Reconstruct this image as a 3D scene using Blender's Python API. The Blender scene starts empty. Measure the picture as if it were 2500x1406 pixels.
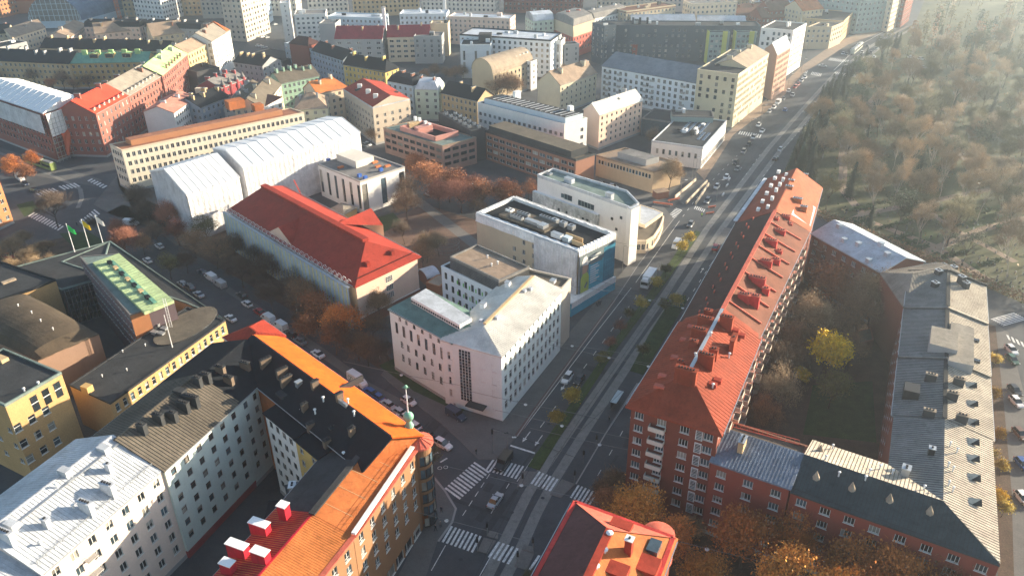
import bpy, math, random
from mathutils import Vector, Matrix
R_ = math.radians
rnd = random.Random(7)

# ---------------------------------------------------------------- camera (calibrated on the facades' vertical and horizontal directions)
F_, CX, CY, HC = 1944., 1250., 703., 115.
def nrm(v):
    l = math.sqrt(sum(a*a for a in v)); return tuple(a/l for a in v)
def cr(a, b): return (a[1]*b[2]-a[2]*b[1], a[2]*b[0]-a[0]*b[2], a[0]*b[1]-a[1]*b[0])
def dt(a, b): return sum(x*y for x, y in zip(a, b))
D_ = nrm(((1289-CX)/F_, (4173-CY)/F_, 1.))
U_ = tuple(-a for a in D_)
Y_ = nrm(tuple(f-U_[2]*u for f, u in zip((0, 0, 1), U_)))
X_ = cr(Y_, U_)
def P(px, py, z=0.):
    r = ((px-CX)/F_, (py-CY)/F_, 1.)
    w = (dt(r, X_), dt(r, Y_), dt(r, U_)); t = (z-HC)/w[2]
    return Vector((w[0]*t, w[1]*t, z))
def Q(x, y, z):
    c = [x*a+y*b+(z-HC)*u for a, b, u in zip(X_, Y_, U_)]
    return (CX+F_*c[0]/c[2], CY+F_*c[1]/c[2], c[2])

sc = bpy.context.scene
cam = bpy.data.objects.new('camera', bpy.data.cameras.new('camera'))
sc.collection.objects.link(cam); sc.camera = cam
right = Vector((X_[0], Y_[0], U_[0])); down = Vector((X_[1], Y_[1], U_[1])); fwd = Vector((X_[2], Y_[2], U_[2]))
m = Matrix((( right.x, -down.x, -fwd.x, 0), (right.y, -down.y, -fwd.y, 0), (right.z, -down.z, -fwd.z, HC), (0, 0, 0, 1)))
cam.matrix_world = m
cam.data.sensor_width = 36; cam.data.lens = F_/2500*36
cam.data.clip_end = 9000; cam.data.clip_start = 1

# ---------------------------------------------------------------- light
SUN_AZ, SUN_EL = 22., 13.          # azimuth measured from +X towards +Y
EXPOSURE = 1.86; SKY = 0.080; SUN = 5.0; HAZE = .00035; ANISO = .79
sc.view_settings.view_transform = 'Standard'; sc.view_settings.look = 'None'
sc.view_settings.gamma = 1; sc.view_settings.exposure = EXPOSURE
sc.view_settings.use_curve_mapping = False
world = bpy.data.worlds.new('World'); sc.world = world; world.use_nodes = True
nt = world.node_tree; bg = nt.nodes['Background']
sky = nt.nodes.new('ShaderNodeTexSky'); sky.sky_type = 'NISHITA'; sky.sun_disc = False
sky.sun_elevation = R_(SUN_EL); sky.sun_rotation = R_(90-SUN_AZ)
sky.air_density = 1.0; sky.dust_density = .5; sky.ozone_density = .8
nt.links.new(sky.outputs[0], bg.inputs[0]); bg.inputs[1].default_value = SKY
sl = bpy.data.lights.new('sun', 'SUN'); sl.energy = SUN; sl.angle = R_(0.53); sl.color = (1.0, 0.84, 0.62)
so = bpy.data.objects.new('sun', sl); sc.collection.objects.link(so)
sd = Vector((math.cos(R_(SUN_AZ))*math.cos(R_(SUN_EL)), math.sin(R_(SUN_AZ))*math.cos(R_(SUN_EL)), math.sin(R_(SUN_EL))))
so.rotation_euler = sd.to_track_quat('Z', 'Y').to_euler(); so.location = (0, 0, 300)
cy = sc.cycles
cy.max_bounces = 5; cy.diffuse_bounces = 2; cy.glossy_bounces = 2; cy.transmission_bounces = 2; cy.volume_bounces = 1
cy.transparent_max_bounces = 4; cy.caustics_reflective = False; cy.caustics_refractive = False

# ---------------------------------------------------------------- materials
MAT = {}
def M(key, col, rough=.8, var=.15, scale=.25, met=0., spec=.3, fine=.0, bump=0., orand=0., dirt=.0, dcol=(.05,.045,.04), cell=0.):
    if key in MAT: return MAT[key]
    m = bpy.data.materials.new(key); m.use_nodes = True; MAT[key] = m
    n = m.node_tree.nodes; l = m.node_tree.links; b = n['Principled BSDF']
    b.inputs['Roughness'].default_value = rough; b.inputs['Metallic'].default_value = met
    b.inputs['Specular IOR Level'].default_value = spec
    g = n.new('ShaderNodeNewGeometry')
    nz = n.new('ShaderNodeTexNoise'); nz.inputs['Scale'].default_value = scale; nz.inputs['Detail'].default_value = 6
    nz.inputs['Roughness'].default_value = .65
    l.new(g.outputs['Position'], nz.inputs['Vector'])
    mr = n.new('ShaderNodeMapRange'); mr.inputs[1].default_value = .3; mr.inputs[2].default_value = .7
    mr.inputs[3].default_value = 1-var; mr.inputs[4].default_value = 1+var
    l.new(nz.outputs[0], mr.inputs[0])
    val = mr.outputs[0]
    def mul(a, bb):
        q = n.new('ShaderNodeMath'); q.operation = 'MULTIPLY'; l.new(a, q.inputs[0]); l.new(bb, q.inputs[1]); return q.outputs[0]
    if fine:
        n2 = n.new('ShaderNodeTexNoise'); n2.inputs['Scale'].default_value = 3.5; n2.inputs['Detail'].default_value = 3
        l.new(g.outputs['Position'], n2.inputs['Vector'])
        m2 = n.new('ShaderNodeMapRange'); m2.inputs[1].default_value = .3; m2.inputs[2].default_value = .7
        m2.inputs[3].default_value = 1-fine; m2.inputs[4].default_value = 1+fine; l.new(n2.outputs[0], m2.inputs[0])
        val = mul(val, m2.outputs[0])
    if orand:
        oi = n.new('ShaderNodeObjectInfo'); m3 = n.new('ShaderNodeMapRange')
        m3.inputs[3].default_value = 1-orand; m3.inputs[4].default_value = 1+orand
        l.new(oi.outputs['Random'], m3.inputs[0]); val = mul(val, m3.outputs[0])
    if cell:
        vo = n.new('ShaderNodeTexVoronoi'); vo.inputs['Scale'].default_value = .42; l.new(g.outputs['Position'], vo.inputs['Vector'])
        sp = n.new('ShaderNodeSeparateColor'); l.new(vo.outputs['Color'], sp.inputs[0]); mc = n.new('ShaderNodeMapRange'); mc.inputs[3].default_value = 1-cell; mc.inputs[4].default_value = 1+cell
        l.new(sp.outputs[0], mc.inputs[0]); val = mul(val, mc.outputs[0])
    vm = n.new('ShaderNodeVectorMath'); vm.operation = 'SCALE'
    vm.inputs[0].default_value = col; l.new(val, vm.inputs['Scale'])
    out = vm.outputs[0]
    if dirt:
        n4 = n.new('ShaderNodeTexNoise'); n4.inputs['Scale'].default_value = .9; n4.inputs['Detail'].default_value = 8
        mp = n.new('ShaderNodeMapping'); mp.inputs['Scale'].default_value = (1, 1, .25); l.new(g.outputs['Position'], mp.inputs[0]); l.new(mp.outputs[0], n4.inputs['Vector'])
        m4 = n.new('ShaderNodeMapRange'); m4.inputs[1].default_value = .52; m4.inputs[2].default_value = .75; m4.inputs[3].default_value = 0; m4.inputs[4].default_value = dirt
        l.new(n4.outputs[0], m4.inputs[0]); mx = n.new('ShaderNodeMix'); mx.data_type = 'RGBA'
        l.new(m4.outputs[0], mx.inputs[0]); l.new(out, mx.inputs[6]); mx.inputs[7].default_value = (*dcol, 1); out = mx.outputs[2]
    l.new(out, b.inputs['Base Color'])
    if bump:
        bp = n.new('ShaderNodeBump'); bp.inputs['Strength'].default_value = bump; bp.inputs['Distance'].default_value = .3
        nb = n.new('ShaderNodeTexNoise'); nb.inputs['Scale'].default_value = 1.6; nb.inputs['Detail'].default_value = 4
        l.new(g.outputs['Position'], nb.inputs['Vector']); l.new(nb.outputs[0], bp.inputs['Height']); l.new(bp.outputs[0], b.inputs['Normal'])
    return m
def WALL(key, col, **k):
    a = dict(rough=.9, var=.07, scale=.15, fine=.05, dirt=.14, dcol=tuple(c*.55 for c in col)); a.update(k); return M(key, col, **a)
def ROOF(key, col, **k):
    a = dict(rough=.78, spec=.14, var=.20, scale=.2, fine=.10, dirt=.55, cell=.09, dcol=tuple(c*.5 for c in col), bump=.15); a.update(k); return M(key, col, **a)

W = {}
for k_, c_ in dict(cream=(.66,.54,.40), pale=(.66,.60,.52), pinkish=(.60,.47,.40), pink=(.66,.48,.38), white=(.74,.72,.69), coolwhite=(.66,.70,.74),
        yellow=(.52,.36,.12), ochre=(.48,.33,.14), tan=(.50,.36,.20), sand=(.52,.43,.30), grey=(.34,.34,.34), bluegrey=(.26,.31,.38), lightblue=(.50,.60,.68),
        green=(.26,.40,.30), palegreen=(.48,.55,.46), mint=(.56,.62,.58), brick=(.20,.055,.035), redbrick=(.26,.06,.04), brownbrick=(.22,.10,.065), orangebrick=(.42,.18,.08),
        yellowbrick=(.44,.29,.12), darkblue=(.045,.065,.09), charcoal=(.05,.05,.055), crimson=(.28,.045,.05), concrete=(.38,.36,.34), beige=(.48,.42,.35), teal=(.25,.33,.32),
        plum=(.14,.10,.11), turquoise=(.05,.33,.48)).items():
    W[k_] = WALL('wall_'+k_, c_)
RF = {}
for k_, c_ in dict(red=(.32,.045,.026), orange=(.42,.11,.03), rust=(.42,.13,.04), terracotta=(.50,.17,.05), brown=(.16,.075,.045), maroon=(.052,.020,.018), dark=(.014,.017,.022),
        charcoal=(.045,.047,.05), grey=(.19,.18,.17), warmgrey=(.26,.23,.19), beige=(.34,.27,.20), lightmetal=(.50,.53,.58), white=(.47,.49,.52), green=(.40,.50,.27), copper=(.14,.32,.24),
        greengrey=(.17,.22,.20), crimson=(.36,.015,.03), tan=(.30,.22,.16), blue=(.10,.16,.28), pinkred=(.50,.12,.08), seambrown=(.13,.11,.085), tile=(.27,.048,.022)).items():
    RF[k_] = ROOF('roof_'+k_, c_)
for k_ in ('dark', 'charcoal', 'seambrown'):
    RF[k_].node_tree.nodes['Principled BSDF'].inputs['Roughness'].default_value = .9; RF[k_].node_tree.nodes['Principled BSDF'].inputs['Specular IOR Level'].default_value = .12
for k_ in ('lightmetal', 'white'):
    RF[k_].node_tree.nodes['Principled BSDF'].inputs['Roughness'].default_value = .4
FR_white = M('frame_white', (.7,.7,.68), .5, .05); FR_dark = M('frame_dark', (.06,.055,.05), .5, .05); FR_brown = M('frame_brown', (.12,.05,.03), .5, .05)
def glass(key, col, rough, orand=.5):
    m = M(key, col, rough, .3, .8, spec=.9, orand=orand); return m
GL = [glass('glass_dark', (.018,.024,.03), .06), glass('glass_blue', (.05,.08,.10), .08), glass('glass_curtain', (.26,.25,.22), .3)]
PLAST = M('plastic_sheet', (.74,.74,.74), .5, .10, .5, fine=.10, bump=.5, dirt=.3, dcol=(.4,.42,.46))
PLASTW = M('plastic_roof', (.80,.80,.80), .45, .05, .3, bump=.2)
NET = M('scaffold_net', (.56,.56,.58), .6, .22, .35, fine=.15, bump=.6, dirt=.4, dcol=(.34,.36,.40))
STEEL = M('galvanised_steel', (.42,.44,.46), .4, .1, 1.2, met=.6)
BLACK = M('black_metal', (.02,.02,.022), .5, .1)
PIPE = M('vent_white', (.75,.75,.75), .4, .05)

# ---------------------------------------------------------------- objects
COL = sc.collection
def tagp(o, label=None, cat=None, group=None, kind=None):
    if label: o['label'] = label
    if cat: o['category'] = cat
    if group: o['group'] = group
    if kind: o['kind'] = kind
    return o
def empty(name, loc, label, cat, group=None, rz=0):
    o = bpy.data.objects.new(name, None); COL.objects.link(o); o.location = loc; o.rotation_euler = (0, 0, rz)
    o.empty_display_size = .5
    return tagp(o, label, cat, group)
class MB:
    """collects polygons and makes one mesh object"""
    def __init__(s): s.v = []; s.f = []; s.m = []; s.mats = []
    def mi(s, mat):
        if mat not in s.mats: s.mats.append(mat)
        return s.mats.index(mat)
    def face(s, pts, mat):
        n = len(s.v); s.v.extend([tuple(p) for p in pts]); s.f.append(tuple(range(n, n+len(pts)))); s.m.append(s.mi(mat))
    def box(s, c, sx, sy, sz, mat, rz=0., top=None, bottom=True):
        # c = centre of the base
        co, si = math.cos(rz), math.sin(rz); P8 = []
        for z in (0, sz):
            for x, y in ((-1,-1),(1,-1),(1,1),(-1,1)):
                k = 1. if (z == 0 or top is None) else top
                X, Y = x*sx/2*k, y*sy/2*k
                P8.append((c[0]+X*co-Y*si, c[1]+X*si+Y*co, c[2]+z))
        n = len(s.v); s.v += P8; i = s.mi(mat)
        fs = [(0,1,5,4),(1,2,6,5),(2,3,7,6),(3,0,4,7),(4,5,6,7)]
        if bottom: fs.append((3,2,1,0))
        for f in fs: s.f.append(tuple(n+a for a in f)); s.m.append(i)
    def bar(s, a, b, w, h, mat):
        # box from a to b, width w (horizontal), height h standing on the line
        a, b = Vector(a), Vector(b); d = b-a
        if d.length < 1e-4: return
        side = Vector((0, 0, 1)).cross(d)
        side = (Vector((1, 0, 0)) if side.length < 1e-6 else side.normalized())*w/2
        up = d.cross(side).normalized()*h
        if up.z < 0: up = -up
        n = len(s.v)
        for p in (a, b): s.v += [tuple(p-side), tuple(p+side), tuple(p+side+up), tuple(p-side+up)]
        i = s.mi(mat)
        for f in ((0,1,2,3),(7,6,5,4),(0,4,5,1),(1,5,6,2),(2,6,7,3),(3,7,4,0)): s.f.append(tuple(n+a_ for a_ in f)); s.m.append(i)
    def tube(s, pts, rad, mat, n=6):
        # tapered tube through pts with radii rad
        i = s.mi(mat); rings = []
        for k, p in enumerate(pts):
            p = Vector(p); d = (Vector(pts[min(k+1, len(pts)-1)])-Vector(pts[max(k-1, 0)])).normalized()
            a = d.orthogonal().normalized(); b = d.cross(a); r = rad[k]; st = len(s.v)
            for j in range(n):
                t = 2*math.pi*j/n; s.v.append(tuple(p+a*math.cos(t)*r+b*math.sin(t)*r))
            rings.append(st)
        for k in range(len(rings)-1):
            for j in range(n):
                s.f.append((rings[k]+j, rings[k]+(j+1) % n, rings[k+1]+(j+1) % n, rings[k+1]+j)); s.m.append(i)
        s.f.append(tuple(rings[-1]+j for j in range(n))); s.m.append(i)
    def prism(s, poly, z0, z1, mat, capmat=None, bottom=False):
        if area(poly) < 0: poly = poly[::-1]
        k = len(poly)
        for j in range(k):
            p, q = poly[j], poly[(j+1) % k]
            s.face([(p[0], p[1], z0), (q[0], q[1], z0), (q[0], q[1], z1), (p[0], p[1], z1)], mat)
        s.face([(p[0], p[1], z1) for p in poly], capmat or mat)
        if bottom: s.face([(p[0], p[1], z0) for p in poly[::-1]], mat)
    def mesh(s, name, smooth=False):
        me = bpy.data.meshes.new(name); me.from_pydata(s.v, [], s.f)
        for a in s.mats: me.materials.append(a)
        if len(s.mats) > 1: me.polygons.foreach_set('material_index', s.m)
        if smooth: me.polygons.foreach_set('use_smooth', [True]*len(s.f))
        me.update(); return me
    def build(s, name, parent=None, label=None, kind=None, cat=None, group=None, smooth=False, loc=None):
        if not s.f: return None
        o = bpy.data.objects.new(name, s.mesh(name, smooth)); COL.objects.link(o)
        if parent: o.parent = parent; o.matrix_parent_inverse = Matrix.Translation(parent.location).inverted() if loc is None else Matrix()
        if loc: o.location = loc
        return tagp(o, label, cat, group, kind)
def inst(name, me, parent, loc, rz=0., sca=None):
    o = bpy.data.objects.new(name, me); COL.objects.link(o)
    if parent: o.parent = parent
    o.location = loc; o.rotation_euler = (0, 0, rz)
    if sca: o.scale = sca
    return o
def area(p):
    return .5*sum(p[i][0]*p[(i+1) % len(p)][1]-p[(i+1) % len(p)][0]*p[i][1] for i in range(len(p)))
def inset(poly, d):
    # inward offset of a CCW polygon
    n = len(poly); out = []
    for i in range(n):
        a, b, c = Vector(poly[i-1][:2]), Vector(poly[i][:2]), Vector(poly[(i+1) % n][:2])
        e1 = (b-a).normalized(); e2 = (c-b).normalized(); n1 = Vector((-e1.y, e1.x)); n2 = Vector((-e2.y, e2.x))
        k = 1+n1.dot(n2); out.append(b+(n1+n2)*(d/max(k, .35)))
    return out

# ---------------------------------------------------------------- windows
WM = {}
def win_meshes(w, h, style, fm, gl, sill, deep, split):
    key = (round(w, 2), round(h, 2), style, fm.name, gl, sill, deep, split)
    if key in WM: return WM[key]
    m = MB(); g = MB() if split else m
    D = deep; wall = MAT['reveal'] if 'reveal' in MAT else M('reveal', (.45,.42,.38), .9)
    x0, x1 = -w/2, w/2
    m.face([(x0,0,0),(x0,D,0),(x0,D,h),(x0,0,h)], wall); m.face([(x1,D,0),(x1,0,0),(x1,0,h),(x1,D,h)], wall)
    m.face([(x0,0,h),(x0,D,h),(x1,D,h),(x1,0,h)], wall); m.face([(x0,D,0),(x0,0,0),(x1,0,0),(x1,D,0)], wall)
    t = .09; y = D-.07
    def fb(a, b, c, d):
        m.face([(a,y,c),(b,y,c),(b,y,d),(a,y,d)], fm)
    fb(x0, x1, 0, t); fb(x0, x1, h-t, h); fb(x0, x0+t, t, h-t); fb(x1-t, x1, t, h-t)
    def vb(x): m.box((x, D-.05, t), .08, .08, h-2*t, fm)
    def hb(z): m.box((0, D-.05, z), w-2*t, .08, .07, fm)
    if style in ('two', 'cross'): vb(0)
    if style == 'three': vb(-w/6); vb(w/6)
    if style == 'cross': hb(h*.68)
    if style == 'hsplit': hb(h*.6)
    if style == 'grid':
        for k in range(1, 3): vb(x0+w*k/3)
        for k in range(1, 3): hb(h*k/3)
    if style == 'tee': vb(0); hb(h*.28)
    if style == 'side': vb(x0+w*.33)
    if gl == 3:
        hb_ = h*.45; g.face([(x0,D-.02,0),(x1,D-.02,0),(x1,D-.02,hb_),(x0,D-.02,hb_)], GL[0]); g.face([(x0,D-.02,hb_),(x1,D-.02,hb_),(x1,D-.02,h),(x0,D-.02,h)], GL[2])
    elif gl == 4:
        g.face([(x0,D-.02,0),(x0*.3,D-.02,0),(x0*.3,D-.02,h),(x0,D-.02,h)], GL[2]); g.face([(x0*.3,D-.02,0),(x1,D-.02,0),(x1,D-.02,h),(x0*.3,D-.02,h)], GL[0])
    else: g.face([(x0,D-.02,0),(x1,D-.02,0),(x1,D-.02,h),(x0,D-.02,h)], GL[gl])
    if sill: m.box((0, -.02, -.09), w+.2, .2, .085, fm)
    r = (m.mesh('window'), g.mesh('pane') if split else None)
    WM[key] = r; return r
SPEC = dict(w=1.3, h=1.6, pu=3.0, pv=3.1, top=1.1, zmin=1.2, m=1.2, style='two', fm='white', sill=False, deep=.2, skip=.0, shop=False, rows=99, u0=None, u1=None, cols=None)
def spec(**k):
    d = dict(SPEC); d.update(k); return d

class Building: pass
WCOUNT = [0, 0]
def facade(bd, wb, far, p, q, z0, z1, sp, wall, blocked=()):
    """wall p->q (outward normal on the right) with real openings; returns nothing, adds windows"""
    p, q = Vector(p[:2]), Vector(q[:2]); L = (q-p).length; e = (q-p)/max(L, 1e-6); nrmv = Vector((e.y, -e.x))
    def pt(u, z): return (p.x+e.x*u, p.y+e.y*u, z)
    if sp is None or L < 2.5 or z1-z0 < 2.5:
        wb.face([pt(0, z0), pt(L, z0), pt(L, z1), pt(0, z1)], wall); return
    a0 = sp['u0']*L if sp['u0'] is not None else sp['m']; a1 = sp['u1']*L if sp['u1'] is not None else L-sp['m']
    w, h = sp['w'], sp['h']; n = sp['cols'] or int((a1-a0-w)/sp['pu'])+1
    if n < 1:
        wb.face([pt(0, z0), pt(L, z0), pt(L, z1), pt(0, z1)], wall); return
    pu = (a1-a0-w)/(n-1) if n > 1 else 0
    cols = [(a0+w/2+k*pu if n > 1 else (a0+a1)/2) for k in range(n)]
    rows = []; zt = z1-sp['top']
    while zt-h > z0+sp['zmin'] and len(rows) < sp['rows']:
        rows.append(zt-h); zt -= sp['pv']
    rows = rows[::-1]
    items = [(zb, h, cols, w, sp['style']) for zb in rows]
    if sp['shop'] and (not rows or rows[0] > z0+3.2):
        ns = max(1, int((L-1.5)/3.4)); pw = (L-1.5)/ns
        items.insert(0, (z0+.35, 2.4, [.75+pw*(k+.5) for k in range(ns)], pw-.7, 'side'))
    mid = (p+q)/2; px = F_/Q(mid.x, mid.y, (z0+z1)/2)[2]
    pxh = px*h*.85; view = abs(e.dot(Vector((-mid.y, mid.x)).normalized())); pxw = px*w*max(view, .05)
    indiv = pxh >= 9 and pxw >= 5 and bd.nwin < 290
    split = pxh >= 13 and pxw >= 7
    z = z0; fm = dict(white=FR_white, dark=FR_dark, brown=FR_brown)[sp['fm']]
    rot = math.atan2(e.y, e.x)
    for zb, hh, cs, ww, st in items:
        if zb > z: wb.face([pt(0, z), pt(L, z), pt(L, zb), pt(0, zb)], wall)
        u = 0.
        for c in cs:
            if rnd.random() < sp['skip']: continue
            wb.face([pt(u, zb), pt(c-ww/2, zb), pt(c-ww/2, zb+hh), pt(u, zb+hh)], wall); u = c+ww/2
            r = rnd.random(); gl = 0 if r < .45 else (1 if r < .66 else (3 if r < .8 else (4 if r < .9 else 2)))
            base = pt(c, zb)
            if indiv:
                me, pane = win_meshes(ww, hh, st, fm, gl, sp['sill'], sp['deep'], split)
                o = inst('window', me, bd.root, Vector(base)-bd.root.location, rot); bd.nwin += 1; WCOUNT[0] += 1
                if pane: inst('pane', pane, o, (0, 0, 0))
            else:
                WCOUNT[1] += 1; D = sp['deep']; inn = -nrmv*D
                A, Bq, C, E = [Vector(pt(a, b)) for a, b in ((c-ww/2, zb), (c+ww/2, zb), (c+ww/2, zb+hh), (c-ww/2, zb+hh))]
                I = Vector((inn.x, inn.y, 0)); G = GL[min(gl, 2) if gl < 3 else 0]; W0 = MAT['reveal']
                a2, b2, c2, d2 = A+I, Bq+I, C+I, E+I
                far.face([a2, b2, c2, d2], G)
                far.face([A, a2, d2, E], W0); far.face([b2, Bq, C, c2], W0); far.face([E, d2, c2, C], W0); far.face([A, Bq, b2, a2], fm)
                if st != 'plain' and pxw > 3:
                    o2 = I*.8; ct = (a2+b2)/2-I*.12; tp = (d2+c2)/2-I*.12; s_ = Vector((e.x, e.y, 0))*.05
                    far.face([ct-s_, ct+s_, tp+s_, tp-s_], fm)
                    a3, b3 = a2-I*.12, b2-I*.12; s3 = s_*1.6
                    far.face([a3, a3+s3, d2-I*.12+s3, d2-I*.12], fm); far.face([b3-s3, b3, c2-I*.12, c2-I*.12-s3], fm)
        wb.face([pt(u, zb), pt(L, zb), pt(L, zb+hh), pt(u, zb+hh)], wall); z = zb+hh
    if z1 > z: wb.face([pt(0, z), pt(L, z), pt(L, z1), pt(0, z1)], wall)
M('reveal', (.40,.37,.34), .9, .1)

def rect(A, B, h, C=None, d=None, R=None, s=30., side=1, rh=None):
    a, b = P(*A, h), P(*B, h)
    if C is not None:
        c = P(*C, h); return [a, b, c, a+c-b], None
    e = (b-a).normalized(); n = Vector((-e.y, e.x, 0)); mid = (a+b)/2
    if n.dot(mid) < 0: n = -n
    n = n*side
    if d is None:
        best = None
        for k in range(40, 400):
            dd = k*.1; zz = h+(dd/2*math.tan(R_(s)) if rh is None else rh)
            r1, r2 = a+n*dd/2, b+n*dd/2
            q1, q2 = Q(r1.x, r1.y, zz), Q(r2.x, r2.y, zz)
            dx, dy = q2[0]-q1[0], q2[1]-q1[1]
            e_ = abs((R[0]-q1[0])*dy-(R[1]-q1[1])*dx)/math.hypot(dx, dy)
            if best is None or e_ < best[0]: best = (e_, dd)
        d = best[1]
    return [a, b, b+n*d, a+n*d], d

def make(name, label, h, A=None, B=None, C=None, d=None, R=None, s=30., side=1, rh=None, pts=None, wpts=None, roof='flat', wall='cream', roofm='grey', roofm2=None,
         win=None, wins=None, nowin=(), hips=(0, 0), cat='building', group=None, z0=0., over=.35, seam=0, chim=0, chimm=None, para=.5, paramat=None, gutter=True, plinth=None, cornice=False, seam_m=None, base_only=False):
    bd = Building(); bd.nwin = 0
    dd = None
    if wpts is not None: poly = [Vector((*p, h)) for p in wpts]
    elif pts is not None: poly = [P(*p, h) for p in pts]
    else: poly, dd = rect(A, B, h, C, d, R, s, side, rh)
    idx = list(range(len(poly)))
    cen = sum(poly, Vector())/len(poly)
    bd.root = empty(name, (cen.x, cen.y, z0), label, cat, group)
    wallm = W[wall] if isinstance(wall, str) else wall; rm = RF[roofm] if isinstance(roofm, str) else roofm
    rm2 = (RF[roofm2] if isinstance(roofm2, str) else roofm2) if roofm2 else rm
    ccw = area(poly) > 0
    n = len(poly); wb, far = MB(), MB()
    for i in range(n):
        p, q = poly[i], poly[(i+1) % n]
        if not ccw: p, q = q, p
        e = Vector((q.x-p.x, q.y-p.y)); nv = Vector((e.y, -e.x)); mid = (p+q)/2
        vis = nv.dot(Vector((-mid.x, -mid.y))) > -2
        sp = (wins or {}).get(i, win)
        if i in nowin or not vis: sp = None
        wm_ = wallm
        if isinstance(wall, (list, tuple)): pass
        facade(bd, wb, far, p, q, z0, h-.1, sp, wm_)
    quad = [Vector((p.x, p.y)) for p in poly[:4]]
    a, b, c, d4 = quad if n == 4 else (quad+quad)[:4]
    def F(s_, t_): return (a*(1-s_)+b*s_)*(1-t_)+(d4*(1-s_)+c*s_)*t_
    L = (b-a).length; Wd = (d4-a).length
    if roof in ('gable', 'barrel', 'mansard', 'shed', 'pillow') and n == 4:
        if dd is None: dd = Wd
        RH = rh if rh is not None else dd/2*math.tan(R_(s))
        h0, h1 = hips
        def zf(s_, t_):
            if roof == 'shed': return h+RH*t_
            if roof == 'pillow': return h+RH*(max(0, math.sin(math.pi*min(max(s_, 0), 1)))**.4)*(max(0, math.sin(math.pi*min(max(t_, 0), 1)))**.4)
            k = min(2*t_, 2*(1-t_))
            if roof == 'barrel': return h+RH*math.sin(math.acos(min(1, max(0, 1-k))))
            if roof == 'mansard':
                k2 = min(t_*Wd/1.6, (1-t_)*Wd/1.6)
                if h0: k2 = min(k2, s_*L/1.6)
                if h1: k2 = min(k2, (1-s_)*L/1.6)
                return h+min(k2*RH*.75, RH*.75+RH*.25*min(1, max(0, k)))
            if h0: k = min(k, s_*L/h0)
            if h1: k = min(k, (1-s_)*L/h1)
            return h+RH*k
        rb = MB(); seams = MB(); so_, to_ = over/L, over/Wd
        faces = []   # lists of (s,t)
        if roof == 'gable':
            s0, s1 = (h0/L, 1-h1/L); oa = so_ if True else 0
            A0, B0, C0, D0 = (-oa, -to_), (1+oa, -to_), (1+oa, 1+to_), (-oa, 1+to_)
            r0 = (s0, .5) if h0 else (-oa, .5); r1 = (s1, .5) if h1 else (1+oa, .5)
            faces = [([A0, B0, r1, r0], rm), ([C0, D0, r0, r1], rm2)]
            if h0: faces.append(([D0, A0, r0], rm))
            if h1: faces.append(([B0, C0, r1], rm))
        elif roof == 'shed':
            faces = [([(-so_, -to_), (1+so_, -to_), (1+so_, 1+to_), (-so_, 1+to_)], rm)]
        elif roof == 'barrel':
            K = 12; ts = [(.5-.5*math.cos(math.pi*k/K)) for k in range(K+1)]
            for k in range(K): faces.append(([(-so_, ts[k]), (1+so_, ts[k]), (1+so_, ts[k+1]), (-so_, ts[k+1])], rm))
        elif roof == 'mansard':
            i_s, i_t = 1.6/L, 1.6/Wd; sa = i_s if h0 else 0; sb = 1-i_s if h1 else 1
            A0, B0, C0, D0 = (0, 0), (1, 0), (1, 1), (0, 1); A1, B1, C1, D1 = (sa, i_t), (sb, i_t), (sb, 1-i_t), (sa, 1-i_t)
            faces = [([A0, B0, B1, A1], rm), ([C0, D0, D1, C1], rm), ([A1, B1, (sb, .5), (sa, .5)], rm2), ([C1, D1, (sa, .5), (sb, .5)], rm2), ([D0, A0, A1, (sa, .5), D1], rm), ([B0, C0, C1, (sb, .5), B1], rm)]
        elif roof == 'pillow':
            K = 14
            for i in range(K):
                for j in range(K): faces.append(([(i/K, j/K), ((i+1)/K, j/K), ((i+1)/K, (j+1)/K), (i/K, (j+1)/K)], rm))
        def zc(s_, t_):
            if roof == 'mansard':
                fl = (abs(t_) < 1e-6 or abs(t_-1) < 1e-6 or (h0 and abs(s_) < 1e-6) or (h1 and abs(s_-1) < 1e-6))
                if fl: return h
                return h+RH*.75 if abs(t_-.5) > .01 else h+RH
            if roof == 'gable' and not h0 and s_ <= 0: return h+RH*min(2*t_, 2*(1-t_))
            return zf(s_, t_)
        edges = {}
        for fc, mm in faces:
            top = []
            for s_, t_ in fc:
                g = F(s_, t_); top.append((g.x, g.y, zc(s_, t_)+.02))
            if area(top) < 0: top = top[::-1]
            rb.face(top, mm); rb.face([(x, y, z-.3) for x, y, z in top[::-1]], mm)
            for k in range(len(top)):
                u, v = top[k], top[(k+1) % len(top)]; key = tuple(sorted([(round(u[0], 2), round(u[1], 2)), (round(v[0], 2), round(v[1], 2))]))
                edges.setdefault(key, []).append((u, v, mm))
        for k, ee in edges.items():
            if len(ee) == 1:
                u, v, mm = ee[0]; rb.face([(u[0], u[1], u[2]-.3), (v[0], v[1], v[2]-.3), v, u], mm)
        ro = rb.build('roof', bd.root, smooth=(roof in ('barrel', 'pillow')))
        # gable walls
        if roof == 'gable':
            for s_, hp in ((0, h0), (1, h1)):
                if not hp:
                    x0_, x1_, xm = F(s_, 0), F(s_, 1), F(s_, .5)
                    wb.face([(x0_.x, x0_.y, h-.1), (x1_.x, x1_.y, h-.1), (xm.x, xm.y, h+RH-.12)][::(1 if (s_ == 1) == ccw else -1)], wallm)
        if roof == 'barrel':
            for s_ in (0, 1):
                arc = [(*F(s_, t_), zf(s_, t_)-.1) for t_ in [(.5-.5*math.cos(math.pi*k/12)) for k in range(13)]]
                wb.face(arc[::(1 if (s_ == 1) == ccw else -1)], wallm)
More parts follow.
